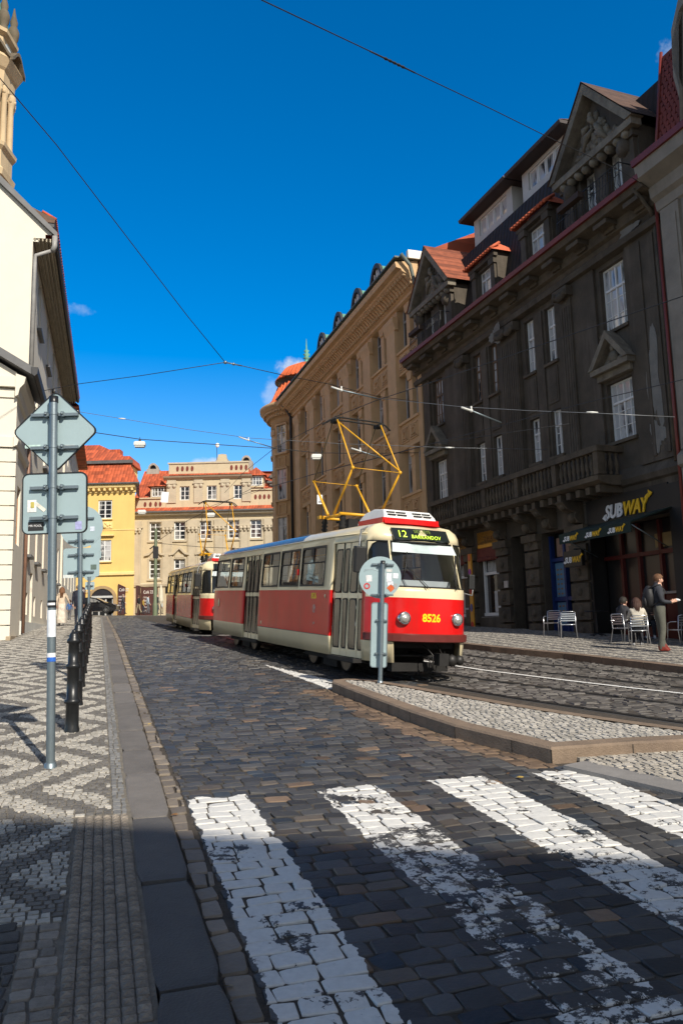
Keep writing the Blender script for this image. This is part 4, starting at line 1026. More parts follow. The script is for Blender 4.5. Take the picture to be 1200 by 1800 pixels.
# ============ beige palace closing the square
def frontal(name, label, X0, Y, zb, ang=0.0):
    d = (-math.cos(ang), -math.sin(ang)); return building(name, label, 'building', (X0, Y), d, zb)
M_beige = pm('beige_plaster', (.53, .44, .29), .88, .08, .6, .2, 12, stain=(.33, .28, .2), stain_amt=.4, streak=True)
M_beige2 = pm('beige_trim', (.47, .4, .29), .88, .12, 1, .3, 10)
def beige_house():
    B = frontal('beige_palace', 'wide beige palace with a tall attic and red tiled roofs closing the far end', 0, 86, 3.3)
    X = lambda x: -x      # world x -> local u
    a, b = 3.0, 23.5; z0 = 3.2; ze = 14.75
    cx = [(-20.6), (-17.9), (-15.05), (-11.95), (-9.5), (-6.6)]
    holes = []
    for c in cx: holes += [(-c-.62, -c+.62, 11.75, 13.75), (-c-.62, -c+.62, 7.55, 9.6)]
    doors = [(16.6, 18.9, 3.2, 5.6), (19.2, 20.2, 3.2, 4.9)]
    mb = MB(); wall(mb, a, b, z0, ze, holes+doors[:1], 0, .25); closed(mb, a, b, -14, z0, ze)
    mb.build('wall', M_beige, B)
    for h in holes: window(B, *h, -.22, 2, 4, transom=.5, fw=.11, gm=C_glassd)
    mb = MB()
    for c in cx:
        u = -c
        for (lo, hi) in ((11.75, 13.75), (7.55, 9.6)):
            mb.box((u-.82, 0, lo-.25), (u+.82, .14, lo-.1)); mb.box((u-.8, 0, lo-.1), (u-.64, .06, hi+.15)); mb.box((u+.64, 0, lo-.1), (u+.8, .06, hi+.15)); mb.box((u-.8, 0, hi+.02), (u+.8, .065, hi+.17))
        mb.prism([(u-1.1, 10.2), (u-.6, 10.35), (u, 11.0), (u+.6, 10.35), (u+1.1, 10.2), (u+1.1, 10.0), (u+.6, 10.1), (u, 10.7), (u-.6, 10.1), (u-1.1, 10.0)], 0, .28)
        mb.box((u-.5, 0, 9.75), (u+.5, .1, 10.1))
    for u in (22.7, 19.25, 16.45, 13.5, 10.7, 8.0, 4.8):
        mb.box((u-.55, 0, 7.0), (u+.55, .13, 13.1)); mb.box((u-.45, .13, 7.2), (u-.38, .17, 12.4)); mb.box((u+.38, .13, 7.2), (u+.45, .17, 12.4))
        for k in (-.42, 0, .42): mb.blob((u+k, .2, 12.9), (.24, .18, .22)); mb.blob((u+k, .2, 12.65), (.14, .14, .16))
        mb.box((u-.75, 0, 13.1), (u+.75, .22, 13.25)); mb.box((u-.6, 0, 13.25), (u+.6, .15, 13.9))
    molding(mb, a, b, [(0, 6.6), (.15, 6.65), (.22, 6.9), (0, 7.05)]); molding(mb, a, b, [(0, 14.1), (.1, 14.15), (.15, 14.35), (.5, 14.5), (.6, 14.75), (0, 14.8)])
    mb.build('facade_ornament', M_beige2, B)
    MB().box((a, .55, 14.74), (b, .75, 14.9)).build('gutter', C_lead, B)
    mb = MB(); mb.quad((b, .7, 14.88), (a, .7, 14.88), (a, -1.5, 15.75), (b, -1.5, 15.75)); mb.build('lower_roof', C_tile, B)
    # attic storey
    mb = MB(); A0, A1 = 10.3, 19.6; ah = [(18.1-.55, 18.1+.55, 16.5, 17.9), (15.05-.55, 15.05+.55, 16.5, 17.9), (11.95-.55, 11.95+.55, 16.5, 17.9)]
    wall(mb, A0, A1, 15.1, 18.9, [(17.0, 18.1, 16.3, 17.9), (13.95, 15.05, 16.3, 17.9), (10.95, 12.05, 16.3, 17.9)], -.9, .2); closed(mb, A0, A1, -8, 15.1, 18.9, y=-.9)
    ovs = []
    wall(mb, A0+.1, A1-.2, 19.2, 20.6, [], -1.1, .1); closed(mb, A0+.1, A1-.2, -1.5, 19.2, 20.6, y=-1.1); mb.quad((A0+.1, -1.1, 20.6), (A1-.2, -1.1, 20.6), (A1-.2, -1.5, 20.6), (A0+.1, -1.5, 20.6))
    mb.prism([(14.2, 20.55), (12.4, 20.55), (12.8, 20.8), (12.9, 21.5), (13.8, 21.5), (13.9, 20.8)], -1.5, -1.05)
    wall(mb, a, A0, 15.1, 17.3, [], -1.0, .1); wall(mb, A1, b, 15.1, 16.6, [], -1.0, .1)
    mb.box((A1, -1.4, 16.55), (b, -.85, 16.7)); mb.box((a, -1.4, 17.25), (A0, -.85, 17.4))
    mb.build('attic', M_beige, B)
    for h in ((17.0, 18.1, 16.3, 17.9), (13.95, 15.05, 16.3, 17.9), (10.95, 12.05, 16.3, 17.9)): window(B, *h, -1.08, 2, 3, fw=.1)
    mb = MB(); molding(mb, A0-.3, A1+.3, [(-.9, 18.6), (-.75, 18.65), (-.5, 18.85), (-.4, 19.0), (-.9, 19.05)])
    for u in (19.0, 16.0, 13.0, 10.6):
        mb.box((u-.5, -.9, 16.0), (u+.5, -.78, 18.6)); 
        for k in (-.3, .3): mb.blob((u+k, -.75, 17.9), (.22, .14, .24))
        mb.box((u-.6, -.9, 18.15), (u+.6, -.7, 18.3))
    mb.box((A0, -1.12, 20.5), (A1-.1, -1.0, 20.68)); mb.build('attic_trim', M_beige2, B)
    mb = MB(); mb.quad((A1+.35, -.35, 19.05), (A0-.35, -.35, 19.05), (A0-.35, -1.15, 19.4), (A1+.35, -1.15, 19.4)); mb.build('attic_eave', C_tile, B)
    dk = pm('red_oval_vent', (.16, .03, .02), .8, .2, 5)
    mb = MB()
    for c in (18.4, 17.85, 17.3, 16.75, 12.3, 11.75, 11.2, 10.65): mb.prism([(c+.15*math.cos(t), 19.95+.3*math.sin(t)) for t in np.linspace(0, 2*math.pi, 13)[:-1]], -1.12, -1.05)
    for c in (22.0, 21.4, 20.8, 20.3, 9.6, 9.1, 8.6, 8.1, 5.5, 4.9): mb.prism([(c+.15*math.cos(t), (15.95 if c > 15 else 16.5)+.28*math.sin(t)) for t in np.linspace(0, 2*math.pi, 13)[:-1]], -1.02, -.95)
    mb.build('vent', dk, B)
    # main roofs
    mb = MB(); mb.quad((b, -1.1, 16.0), (A1-.3, -1.1, 16.0), (A1-.3, -6.5, 20.9), (b, -6.5, 20.9)); mb.quad((A1, -1.5, 18.9), (A0-.5, -1.5, 18.9), (A0+1, -6.5, 21.6), (A1, -6.5, 21.6)); mb.quad((A0+.5, -1.1, 17.2), (a, -1.1, 17.2), (a, -6.5, 19.8), (A0+.5, -6.5, 20.4)); mb.quad((b, -6.5, 20.9), (a, -6.5, 20.4), (a, -14, 15), (b, -14, 15))
    mb.build('roof', C_tile, B)
    # small dormers
    for (u, z) in ((20.7, 17.0), (9.6, 18.0)):
        mb = MB(); mb.box((u-.85, -4.0, z-.3), (u+.85, -1.6, z+1.1)); mb.build('dormer', M_beige, B)
        mb = MB(); mb.add([(u-1.2, -1.2, z+1.05), (u+1.2, -1.2, z+1.05), (u, -1.9, z+2.1), (u-1.2, -4.5, z+1.05), (u+1.2, -4.5, z+1.05), (u, -4.5, z+2.1)], [(0, 1, 2), (0, 2, 5, 3), (1, 4, 5, 2)]); mb.build('dormer_roof', C_tile, B)
        window(B, u-.7, u+.7, z-.1, z+1.0, -1.59, 4, 2, fw=.1)
    # chimneys with hooded pots
    for k, (u, y, z) in enumerate(((22.4, -6.5, 20.6), (14.05, -6.0, 21.4), (11.2, -6.2, 21.2))):
        mb = MB(); mb.box((u-.75, y-.5, z-1.5), (u+.75, y+.5, z+.45)); arc = [(u+.6*math.cos(t), z+.45+.75*math.sin(t)) for t in np.linspace(0, math.pi, 9)]; arc2 = [(u+.4*math.cos(t), z+.45+.5*math.sin(t)) for t in np.linspace(0, math.pi, 9)]
        for i in range(8): mb.prism([arc[i], arc[i+1], arc2[i+1], arc2[i]], y-.45, y+.45)
        mb.build('chimney', pm('chimney_plaster', (.35, .31, .26), .9, .2, 3), B)
        MB().box((u-.4, y-.3, z+.4), (u+.4, y+.1, z+.9)).build('chimney_opening', C_black, B)
    mb = MB(); mb.tube([(14.7, -5.8, 20.5), (14.7, -5.8, 23.7)], .04, 6); mb.build('mast', C_iron, B); MB().blob((14.65, -5.8, 23.7), (.25, .15, .3)).build('antenna', C_white, B)
    # arched doorway with dark voids, shop strip
    mb = MB(); mb.box((16.6, -.3, 3.2), (18.9, -.2, 5.6)); mb.build('doorway', pm('brown_doorway', (.07, .035, .025), .6, .3, 3), B)
    mb = MB(); n = 12; o_ = [(17.75+1.45*math.cos(t), 5.0+1.25*math.sin(t)) for t in np.linspace(0, math.pi, n)]; i_ = [(17.75+1.1*math.cos(t), 5.0+.9*math.sin(t)) for t in np.linspace(0, math.pi, n)]
    for k in range(n-1): mb.prism([o_[k], o_[k+1], i_[k+1], i_[k]], -.05, .16)
    mb.box((18.85, -.05, 3.2), (19.2, .16, 5.0)); mb.box((16.3, -.05, 3.2), (16.65, .16, 5.0)); mb.prism([(16.3, 5.0), (19.2, 5.0), (19.2, 6.2), (16.3, 6.2)], -.12, .02)
    mb.build('arch', M_beige2, B)
    n2 = MB(); n2.prism([(17.75+1.1*math.cos(t), 5.0+.9*math.sin(t)) for t in np.linspace(0, math.pi, n)], .02, .05); n2.build('fanlight', C_black, B)
    MB().box((16.9, .0, 5.9), (19.4, .08, 6.6)).build('shop_fascia', C_black, B)
    text('Pasta', .5, fac_text_M(18.6, .09, 6.05), pm('gold_letters', (.6, .38, .05), .5), 'lettering', B, shear=.3).location.z -= 3.3
    rb = pm('rubble_grey', (.12, .115, .11), .9, .4, 6)
    mb = MB(); R = random.Random(9)
    for i in range(40): u = R.uniform(5.2, 8.2); mb.blob((u, -2.5+R.uniform(-.4, .4), 17.3+R.uniform(0, max(.2, 2.3-abs(u-7.6)*1.1))), (R.uniform(.2, .45), .3, R.uniform(.15, .4)), 0, 6, .3)
    mb.build('slate_heap', rb, B)
beige_house()
# ============ yellow house with the cafe
M_yel = pm('yellow_plaster', (.76, .52, .17), .88, .06, .6, .15, 12, stain=(.68, .45, .14), stain_amt=.35, streak=True)
M_yelt = pm('yellow_trim', (.84, .62, .26), .88, .06, 1)
def yellow_house():
    B = frontal('yellow_house', 'yellow cafe house with a red mansard roof and arched doorway left of the palace', 0, 78, 3.4)
    a, b = 20.75, 34.0; ze = 16.5; hol = []; R3 = [(13.1, 15.0), (8.8, 10.95)]
    for c in (23.75, 27.1, 30.5):
        for r in R3: hol.append((c-.7, c+.7, r[0], r[1]))
    dh = [(22.75, 24.95, 3.4, 5.75)]
    mb = MB(); wall(mb, a, b, 3.3, ze, hol+dh, 0, .2); mb.quad((a, 0, 3.3), (a+2.4, -9, 3.3), (a+2.4, -9, ze), (a, 0, ze)); mb.quad((b, 0, 3.3), (b, -9, 3.3), (b, -9, ze), (b, 0, ze)); mb.build('wall', M_yel, B)
    for h in hol: window(B, *h, -.15, 2, 4, fw=.12, sill=(.18, M_yelt), gm=C_glassl if h[2] < 10 else C_glassd)
    mb = MB()
    for (lo, hi, p) in ((7.35, 7.75, .2), (11.9, 12.0, .05)): molding(mb, a-.05, b, [(0, lo), (p, lo+.08), (p, hi-.08), (0, hi)])
    molding(mb, a-.1, b, [(0, 15.7), (.1, 15.75), (.15, 16.0), (.55, 16.2), (.65, 16.5), (0, 16.6)])
    for i in range(24): u = a+.2+i*.55; mb.box((u-.1, .12, 15.9), (u+.1, .5, 16.15))
    for c in (23.75, 27.1): mb.box((c-1.0, 0, 11.35), (c+1.0, .3, 11.5)); mb.box((c-.8, 0, 12.1), (c+.8, .08, 12.8)); relief(mb, (c, 12.45), (.7, .2), .08, 14, 0, 4)
    n = 12; o_ = [(23.85+1.45*math.cos(t), 5.1+1.3*math.sin(t)) for t in np.linspace(0, math.pi, n)]; i_ = [(23.85+1.12*math.cos(t), 5.1+1.0*math.sin(t)) for t in np.linspace(0, math.pi, n)]
    mb.build('facade_trim', M_yelt, B)
    mb = MB()
    for k in range(n-1): mb.prism([o_[k], o_[k+1], i_[k+1], i_[k]], -.02, .12)
    mb.box((24.97, -.02, 3.4), (25.3, .12, 5.1)); mb.box((22.4, -.02, 3.4), (22.73, .12, 5.1)); mb.build('arch', pm('brown_arch_stone', (.38, .26, .13), .85, .2, 2), B)
    MB().prism([(23.85+1.12*math.cos(t), 5.1+1.0*math.sin(t)) for t in np.linspace(0, math.pi, n)], .005, .03).build('fanlight', pm('fanlight_glass', (.03, .03, .035), .15), B)
    mb = MB(); mb.box((22.75, -.3, 3.4), (24.95, -.2, 5.75)); mb.build('doorway', C_black, B)
    mb = MB(); 
    for u in (22.75, 23.45, 24.1, 24.8): mb.box((u, -.12, 3.4), (u+.14, -.04, 5.3))
    mb.box((22.75, -.12, 5.2), (24.94, .05, 5.4)); mb.build('door_frame', pm('pale_door_frame', (.5, .5, .48), .4), B)
    # roofs
    mb = MB(); mb.quad((b, .7, 16.6), (a-.6, .7, 16.6), (a+.9, -1.2, 19.0), (b, -1.2, 19.0)); mb.quad((a-.6, .7, 16.6), (a+1.9, -9, 16.6), (a+3.2, -9, 19.0), (a+.9, -1.2, 19.0)); mb.quad((b, -.9, 19.3), (a+.6, -.9, 19.3), (a+5.2, -4.8, 21.9), (b, -4.8, 21.9)); mb.add([(a+.6, -.9, 19.3), (a+2.9, -9, 19.3), (a+5.2, -4.8, 21.9)], [(0, 1, 2)]); mb.quad((a+5.2, -4.8, 21.9), (a+2.9, -9, 19.3), (b, -9, 19.3), (b, -4.8, 21.9)); mb.build('roof', C_tile, B)
    MB().prism([(a+.5, -.85), (b, -.85), (b, -9), (a+2.8, -9)], 18.98, 19.3, 'z').build('roof_step', C_lead, B)
    MB().prism([(a-.65, .8), (b, .8), (b, -.5), (a-.3, -.5)], 16.52, 16.66, 'z').build('gutter', C_lead, B)
    u = 28.0-.4
    mb = MB(); mb.box((u-.95, -2.5, 17.2), (u+.95, .35, 19.2)); mb.prism([(u-1.25, 19.2), (u+1.25, 19.2), (u, 20.1)], -2, .5); mb.build('dormer', M_yelt, B)
    n = 10; MB().prism([(u-.5, 17.7), (u+.5, 17.7)]+[(u+.5*math.cos(t), 18.4+.45*math.sin(t)) for t in np.linspace(0, math.pi, n)], .35, .37).build('window', C_glassd, B)
    MB().box((a+3.6, -8.2, 20.2), (a+5.2, -7, 21.9)).build('chimney', C_tile, B)
    MB().box((a+1.4, -6.2, 17.6), (a+2.6, -3.0, 19.3)).build('roof_house', M_yelt, B)
    MB().prism([(a+1.1, 19.3), (a+2.9, 19.3), (a+2.6, 20.1), (a+1.3, 20.1)], -6.6, -2.6).build('roof_house_cap', C_tile, B)
    # cafe boards on the wall
    bm_ = pm('dark_brown_board', (.065, .02, .018), .6, .15, 2); wt = pm('board_white', (.75, .72, .68), .6)
    for k, (u0, w_, h0, h1) in enumerate(((22.15, 1.25, 3.5, 6.55), (26.1, 1.25, 3.5, 6.55))):
        p = MB().prism([(u0-w_+.62, h0), (u0+.1, h0), (u0+.1, h1), (u0-w_+.62, h1-.35)], .14, .2).build('menu_board', bm_, B)
        if k < 2:
            for s, z, sz in (('Caf\u00e9 22', h1-.75, .42), ('BREAKFAST' if k == 0 else 'SALADS', h1-1.35, .2), ('SOUPS', h1-1.65, .18), ('SANDWICHES', h1-1.95, .16), ('PASTA', h1-2.2, .16), ('COFFEE & TEA', h1-2.45, .15), ('CAKES', h1-2.7, .15)):
                t_ = text(s, sz, fac_text_M(u0+.02, .205, z), wt, 'lettering', B, shear=.2 if sz > .3 else 0, sx=.72); t_.location.z -= 3.4; t_.parent = p
    MB().box((20.2, -.5, 3.4), (20.4, .6, 6.3)).build('board_side', bm_, B)
yellow_house()
def side_board():
    B = frontal('menu_board', 'dark brown menu board with white lettering beside the beige palace wall', -20.05, 84.5, 3.5)
    B['category'] = 'sign'
    bm_ = MATS['dark_brown_board']; wt = MATS['board_white']
    MB().box((-.15, -.1, 3.5), (1.5, 0, 6.5)).build('board', bm_, B); MB().box((1.55, -.8, 3.5), (1.65, .05, 6.6)).build('board_wing', bm_, B)
    for s, z, sz in (('Caf\u00e9 22', 5.85, .45), ('COFFEE', 5.35, .24), ('BEER', 5.0, .24), ('WINE', 4.65, .24), ('SOUP', 4.3, .22), ('CAKES', 3.95, .22)):
        text(s, sz, fac_text_M(1.4, .01, z), wt, 'lettering', B, sx=.75).location.z -= 3.5
side_board()
# ------------------------------------------------------------------ LEFT SIDE
L_DR = np.array([.283, -.959]); L_DR /= np.linalg.norm(L_DR); L_P = np.array([-10.45, 25.5])
M_lw = pm('cream_wall', (.7, .65, .54), .88, .05, .8, .15, 14, stain=(.66, .62, .53), stain_amt=.3, streak=True)
M_lg = pm('grey_green_wall', (.62, .62, .57), .88, .06, .8, .15, 14, stain=(.5, .5, .46), stain_amt=.35, streak=True)
def long_house():
    B = building('long_white_house', 'long white house with a deep dark eave running up the left side', 'building', L_P, L_DR, 1.6)
    # local u: negative = away up the street
    hs = []
    ups = [-3.1, -7.3, -10.8, -14.4, -18.0]
    for u in ups: hs.append((u-.6, u+.6, 12.95, 15.1))
    for u in ups: hs.append((u-.55, u+.55, 8.6, 10.6))
    low = [-1.9, -4.9, -8.2, -11.5, -14.8, -18]
    for u in low: hs.append((u-.45, u+.45, 4.4, 6.3))
    for u in low: hs.append((u-.35, u+.35, 2.35, 3.1))
    hs.append((-3.9, -2.95, 1.6, 3.9))
    mb = MB(); wall(mb, -20, 0, 1.2, 15.6, [h for h in hs if not (h[3] == 3.1 and -4.5 < h[0] < -2.5)], 0, .16)
    mb.quad((-20, 0, 1.2), (-20, -9, 1.2), (-20, -9, 15.6), (-20, 0, 15.6))
    # near gable end
    mb.poly([(0, 0, 1.2), (0, -9, 1.2), (0, -9, 16.5), (0, -4.5, 20.5), (0, -1.05, 17.25), (0, .62, 15.7), (0, .6, 15.45), (0, .4, 15.45), (0, .4, 15.3), (0, .2, 15.3), (0, .2, 15.15), (0, 0, 15.15)][::-1])
    mb.build('wall', M_lw, B)
    wd = pm('orange_brown_frame', (.42, .2, .08), .6, .2, 3)
    for h in hs[:10]: window(B, *h, -.12, 2, 4, fw=.09, fm=C_wframe, gm=C_glassd, sill=(.16, C_lead))
    for h in hs[10:16]: window(B, *h, -.12, 2, 3, fw=.1, fm=wd, gm=C_glassd, sill=(.16, C_lead))
    for h in hs[16:22]: 
        if not (-4.5 < h[0] < -2.5): window(B, *h, -.12, 2, 1, fw=.07, fm=wd, gm=C_glassd)
    MB().box((-3.85, -.14, 1.6), (-3.0, -.08, 3.9)).build('door', pm('ochre_door', (.5, .33, .12), .6, .15, 3), B)
    # eave: boarded soffit, black gutter, tiles
    sof = pm('boarded_soffit', (.42, .36, .26), .7, .25, 3, .3, 6)
    mb = MB()
    mb.quad((0.05, .02, 15.25), (0.05, .68, 15.3), (-20.2, .68, 15.3), (-20.2, .02, 15.25))
    for k in range(5): mb.box((-20.1, .05+k*.125, 15.2-.01*k), (.04, .09+k*.125, 15.28))
    mb.build('soffit', sof, B)
    mb = MB(); n = 8
    mb.prism([(.64, 15.42), (.66, 15.28), (.73, 15.22), (.8, 15.28), (.82, 15.42)], -20.2, .12, 'x'); mb.build('gutter', C_iron, B)
    mb = MB(); mb.quad((.15, .78, 15.45), (-20.2, .78, 15.45), (-20.2, -4.5, 20.6), (.15, -4.5, 20.6)); mb.quad((.15, -9.3, 16.4), (.15, -4.5, 20.6), (-20.2, -4.5, 20.6), (-20.2, -9.3, 16.4))
    for i in range(90): mb.tube([(-.05-i*.225, .8, 15.47), (-.05-i*.225, .1, 16.15)], .08, 5)
    mb.build('roof', C_tilec, B)
    mb = MB(); mb.prism([(.8, 15.3), (.8, 15.5), (-4.5, 20.7), (-4.5, 20.3)], .0, .16, 'x'); mb.build('verge', C_lead, B)
    gp = pm('painted_grey_pipe', (.3, .29, .27), .5, .15, 4)
    mb = MB(); mb.tube([(.12, .72, 15.35), (.12, .72, 15.0), (.12, .66, 14.8)], .09, 10); mb.tube([(.1, .68, 14.85), (.1, .12, 14.6), (.1, .1, 14.3), (.1, .1, 9.6)], .065, 8); mb.build('downpipe', gp, B)
    MB().box((-19.9, .0, 1.25), (0, .05, 2.1)).build('plinth', M_lg, B)
long_house()
def near_house():
    B = building('quoined_house', 'low cream house with grooved corner stones nearest on the left', 'building', L_P+L_DR*3.1, L_DR, 1.4)
    mb = MB(); hs = [(-2.1, -1.2, 4.4, 6.2)]
    wall(mb, -3.08, 0, 1.1, 9.3, hs, 0, .15); mb.poly([(0, 0, 1.1), (0, -7, 1.1), (0, -7, 13.5), (0, .0, 9.4)][::-1]); mb.quad((-3.08, 0, 9.3), (0, 0, 9.3), (0, -7, 13.5), (-3.08, -7, 13.5)); mb.build('wall', M_lw, B)
    window(B, *hs[0], -.12, 2, 3, fm=MATS['orange_brown_frame'])
    mb = MB(); z = 1.5; k = 0
    while z < 7.0:
        w = .62 if k % 2 == 0 else .45
        mb.box((-w*.55, -.05, z+.015), (.06, .07, z+.41)); mb.box((0.0, -w, z+.015), (.055, .065, z+.41)); z += .43; k += 1
    mb.build('quoins', M_lw, B)
    mb = MB(); molding(mb, -3.05, .2, [(0, 7.1), (.1, 7.15), (.14, 7.3), (.05, 7.4), (0, 7.45)]); molding(mb, -3.05, .25, [(0, 8.6), (.08, 8.65), (.12, 8.85), (.24, 9.0), (.28, 9.2), (0, 9.3)])
    mb.box((.0, -7, 7.1), (.12, 0, 7.4)); mb.box((.0, -7, 8.6), (.1, 0, 8.85)); mb.box((.0, -7, 8.9), (.22, 0, 9.2)); mb.box((.0, -.5, 7.4), (.05, .04, 8.6)); mb.build('cornice', M_lw, B)
    mb = MB(); mb.prism([(.5, 9.25), (.5, 9.5), (-7, 13.9), (-7, 13.6)], -3.08, .3, 'x'); mb.build('roof', C_lead, B)
    mb = MB(); mb.prism([(.42, 9.5), (.44, 9.3), (.52, 9.22), (.6, 9.3), (.62, 9.5)], -3.08, .34, 'x'); mb.build('gutter', C_iron, B)
    MB().box((-3.0, -.02, 1.1), (.1, .1, 1.62)).build('plinth', pm('plinth_stone', (.38, .3, .2), .9, .2, 2, .4, 20), B)
    mb = MB(); mb.tube([(-3.2, .1, 9.4), (-3.2, .1, 1.7)], .055, 8); mb.build('downpipe', pm('brown_pipe', (.22, .12, .08), .5, .2, 4), B)
near_house()
def upper_house():
    B = building('far_white_house', 'white house with an orange tile edge beyond the long white house', 'building', L_P-L_DR*20.2, L_DR, 2.4)
    hs = [(-u-.5, -u+.5, a, b) for u in (3, 7, 11, 15) for (a, b) in ((4.6, 6.2), (8.5, 10.4), (12, 13.8))]
    mb = MB(); wall(mb, -19, 0, 2, 15.2, hs, .1, .15); closed(mb, -19, 0, -9, 2, 15.2, y=.1); mb.build('wall', M_lw, B)
    for h in hs: window(B, *h, -.02, 2, 3, fw=.09)
    mb = MB(); mb.quad((0, .8, 15.1), (-19, .8, 15.1), (-19, -4.5, 19.5), (0, -4.5, 19.5)); mb.quad((0, .8, 15.05), (0, 0, 15.0), (-19, 0, 15.0), (-19, .8, 15.05)); mb.quad((-19, -9, 15), (0, -9, 15), (0, -4.5, 19.5), (-19, -4.5, 19.5)); mb.build('roof', C_tile, B)
upper_house()
def back_house():
    B = building('tall_back_house', 'tall house with dark eaves and clay tiles rising behind the white gable', 'building', (-17.7, 44.0), L_DR, 3.0)
    mb = MB(); wall(mb, -8, 0, 3, 26.1, [], 0, .2); closed(mb, -8, 0, -10, 3, 26.1); mb.build('wall', M_lw, B)
    mb = MB(); mb.prism([(.9, 26.0), (.95, 26.25), (-3.4, 28.2), (-4.2, 28.2), (-8.5, 26.25), (-8.5, 26.0)], -8, .5, 'x'); mb.build('roof', pm('weathered_tile', (.13, .075, .045), .8, .3, 2, .8, tile=(.3, .4)), B)
    mb = MB(); 
    for i in range(34): mb.tube([(.4-i*.24, 1.0, 26.27), (.4-i*.24, .2, 26.7)], .1, 5)
    mb.build('eave_tiles', C_tilec, B)
    MB().box((-8, .0, 25.75), (.45, .9, 26.0)).build('eave', C_iron, B)
back_house()
def tower():
    B = thing('bell_tower', 'sandstone baroque bell tower with a green copper top at the upper left', 'tower', (-29.6, 60, 3)); B['_zb'] = 3.0
    ms = pm('tower_sandstone', (.56, .42, .25), .88, .12, .5, .3, 6, stain=(.3, .24, .16), stain_amt=.5, streak=True)
    def oc(r, z): return (r, z)
    def octp(prof, mat, name):
        mb = MB(); mb.lathe(prof, (0, 0, 0), 8, 0, rad(22.5), rad(382.5), smooth=False); return mb.build(name, mat, B)
    octp([(2.7, 3), (2.7, 38.6), (3.0, 38.8), (3.1, 39.3), (2.8, 39.6), (2.8, 41.0), (3.1, 41.3), (3.15, 41.6), (2.35, 41.7), (2.35, 46.7), (2.75, 46.9), (2.8, 48.1), (3.0, 48.3), (3.45, 49.0), (3.3, 49.3), (2.5, 49.4), (2.5, 51.4), (2.9, 51.6), (2.95, 51.9), (2.1, 52.0)], ms, 'shaft')
    for k in range(8):
        a = rad(22.5+45*k)
        for d in (-.14, .14):
            mb = MB(); c = (2.55*math.cos(a+d), 2.55*math.sin(a+d)); mb.lathe([(.34, 41.7), (.27, 42.0), (.24, 45.8), (.3, 46.0), (.42, 46.7), (.34, 46.9)], (*c, 0), 8)
            for q_ in range(6): mb.blob((c[0]+.3*math.cos(q_), c[1]+.3*math.sin(q_), 46.35), (.14, .14, .2), 0, 6, .2)
            mb.build('column', ms, B)
    dk = pm('tower_dark_stone', (.13, .105, .07), .9, .3, 1)
    mb = MB()
    for k in range(8):
        Mx = Matrix.Rotation(rad(45*k), 4, 'Z'); hw = 3.0*math.tan(rad(22.5))
        ts = np.linspace(-1, 1, 13); top = [(hw*t, 49.3+1.15*math.cos(t*math.pi/2)**1.5) for t in ts]
        pts = top+[(x, z-.32) for x, z in top[::-1]]
        mb.prism([(x, z) for x, z in pts], 2.55, 3.35, 'y', 0, Mx @ Matrix.Rotation(rad(-90), 4, 'Z'))
    mb.build('arched_cornice', dk, B)
    for k in range(4):
        mb = MB(); Mx = Matrix.Rotation(rad(90*k), 4, 'Z'); mb.add([tuple(Mx @ Vector((2.34, .6*math.cos(t), 50.7+.6*math.sin(t)))) for t in np.linspace(0, 2*math.pi, 17)[:-1]], [tuple(range(16))])
        mb.build('clock_face', pm('clock_face', (.6, .6, .55), .6), B)
    octp([(2.6, 51.9), (2.3, 52.6), (2.0, 54), (1.3, 56), (.5, 58), (.3, 62)], C_copper, 'cupola')
    for k in range(8):
        mb = MB(); a = rad(22.5+45*k); c = (2.5*math.cos(a), 2.5*math.sin(a)); mb.lathe([(.4, 51.9), (.3, 52.4), (.42, 52.7), (.5, 53.2), (.36, 53.6), (.26, 53.8), (.34, 54.2), (.18, 54.8), (.05, 55.6)], (*c, 0), 8)
        mb.build('urn', dk, B)
tower()
def rear_house():
    """house behind the viewer whose roof shades the crossing"""
    d = np.array([1.0, 0.0])
    for nm, lab, p, w, h, dp in (('town_house', 'plain plastered house across the street behind the viewpoint', (-1.8, -14.0), 40, 17.0, 12), ):
        # local frame facing +Y
        B = building(nm, lab, 'building', (7.0, -11.2), (.98, -.2), 0.0)
        hs = [(u, u+1.2, z, z+1.9) for u in np.arange(1.5, 30, 3) for z in (1.5, 5.5, 9.5)]
        mb = MB(); wall(mb, 0, 32, -1, 14.4, hs, 0, .2); closed(mb, 0, 32, -12, -1, 14.4); mb.build('wall', M_tan, B)
        for h in hs: window(B, *h, -.15, 2, 3)
        mb = MB(); mb.prism([(.4, 14.4), (-6, 18), (-12.4, 14.4)], -.3, 32.3, 'x'); mb.build('roof', C_tile, B)
rear_house()
# street opposite the dark house is open sky; nothing else needed
# ------------------------------------------------------------------ TRAMS
M_cream = pm('tram_cream', (.74, .64, .41), .28, .05, 1.5, .02, coat=.35, stain=(.55, .47, .3), stain_amt=.3, streak=True)
M_tred = pm('tram_red', (.62, .008, .008), .26, .12, 1.5, .12, 5, coat=.08, spec=.35, stain=(.34, .03, .02), stain_amt=.45, streak=True)
M_tred2 = pm('tram_bumper_red', (.13, .02, .015), .5, .15, 4)
M_roofg = pm('tram_roof_grey', (.07, .075, .08), .24, .25, 2, .05, coat=.3)
M_under = pm('tram_underframe', (.012, .011, .01), .85, .4, 4)
M_rub = pm('black_rubber', (.01, .01, .01), .6, .1, 5)
M_tglass = glass('tram_glass', (.62, .68, .68), .02, .86)
M_wglass = glass('windscreen_glass', (.93, .95, .95), .02, .99)
M_dglass = pane_mat('door_glass', (.008, .009, .01), (.03, .027, .022), .3, 2.0, .12); M_dglass.node_tree.nodes['Principled BSDF'].inputs['Specular IOR Level'].default_value = .35
M_inter = pm('tram_interior', (.34, .33, .3), .6, .1, 2)
M_seat = pm('tram_seat', (.2, .03, .02), .6, .15, 3)
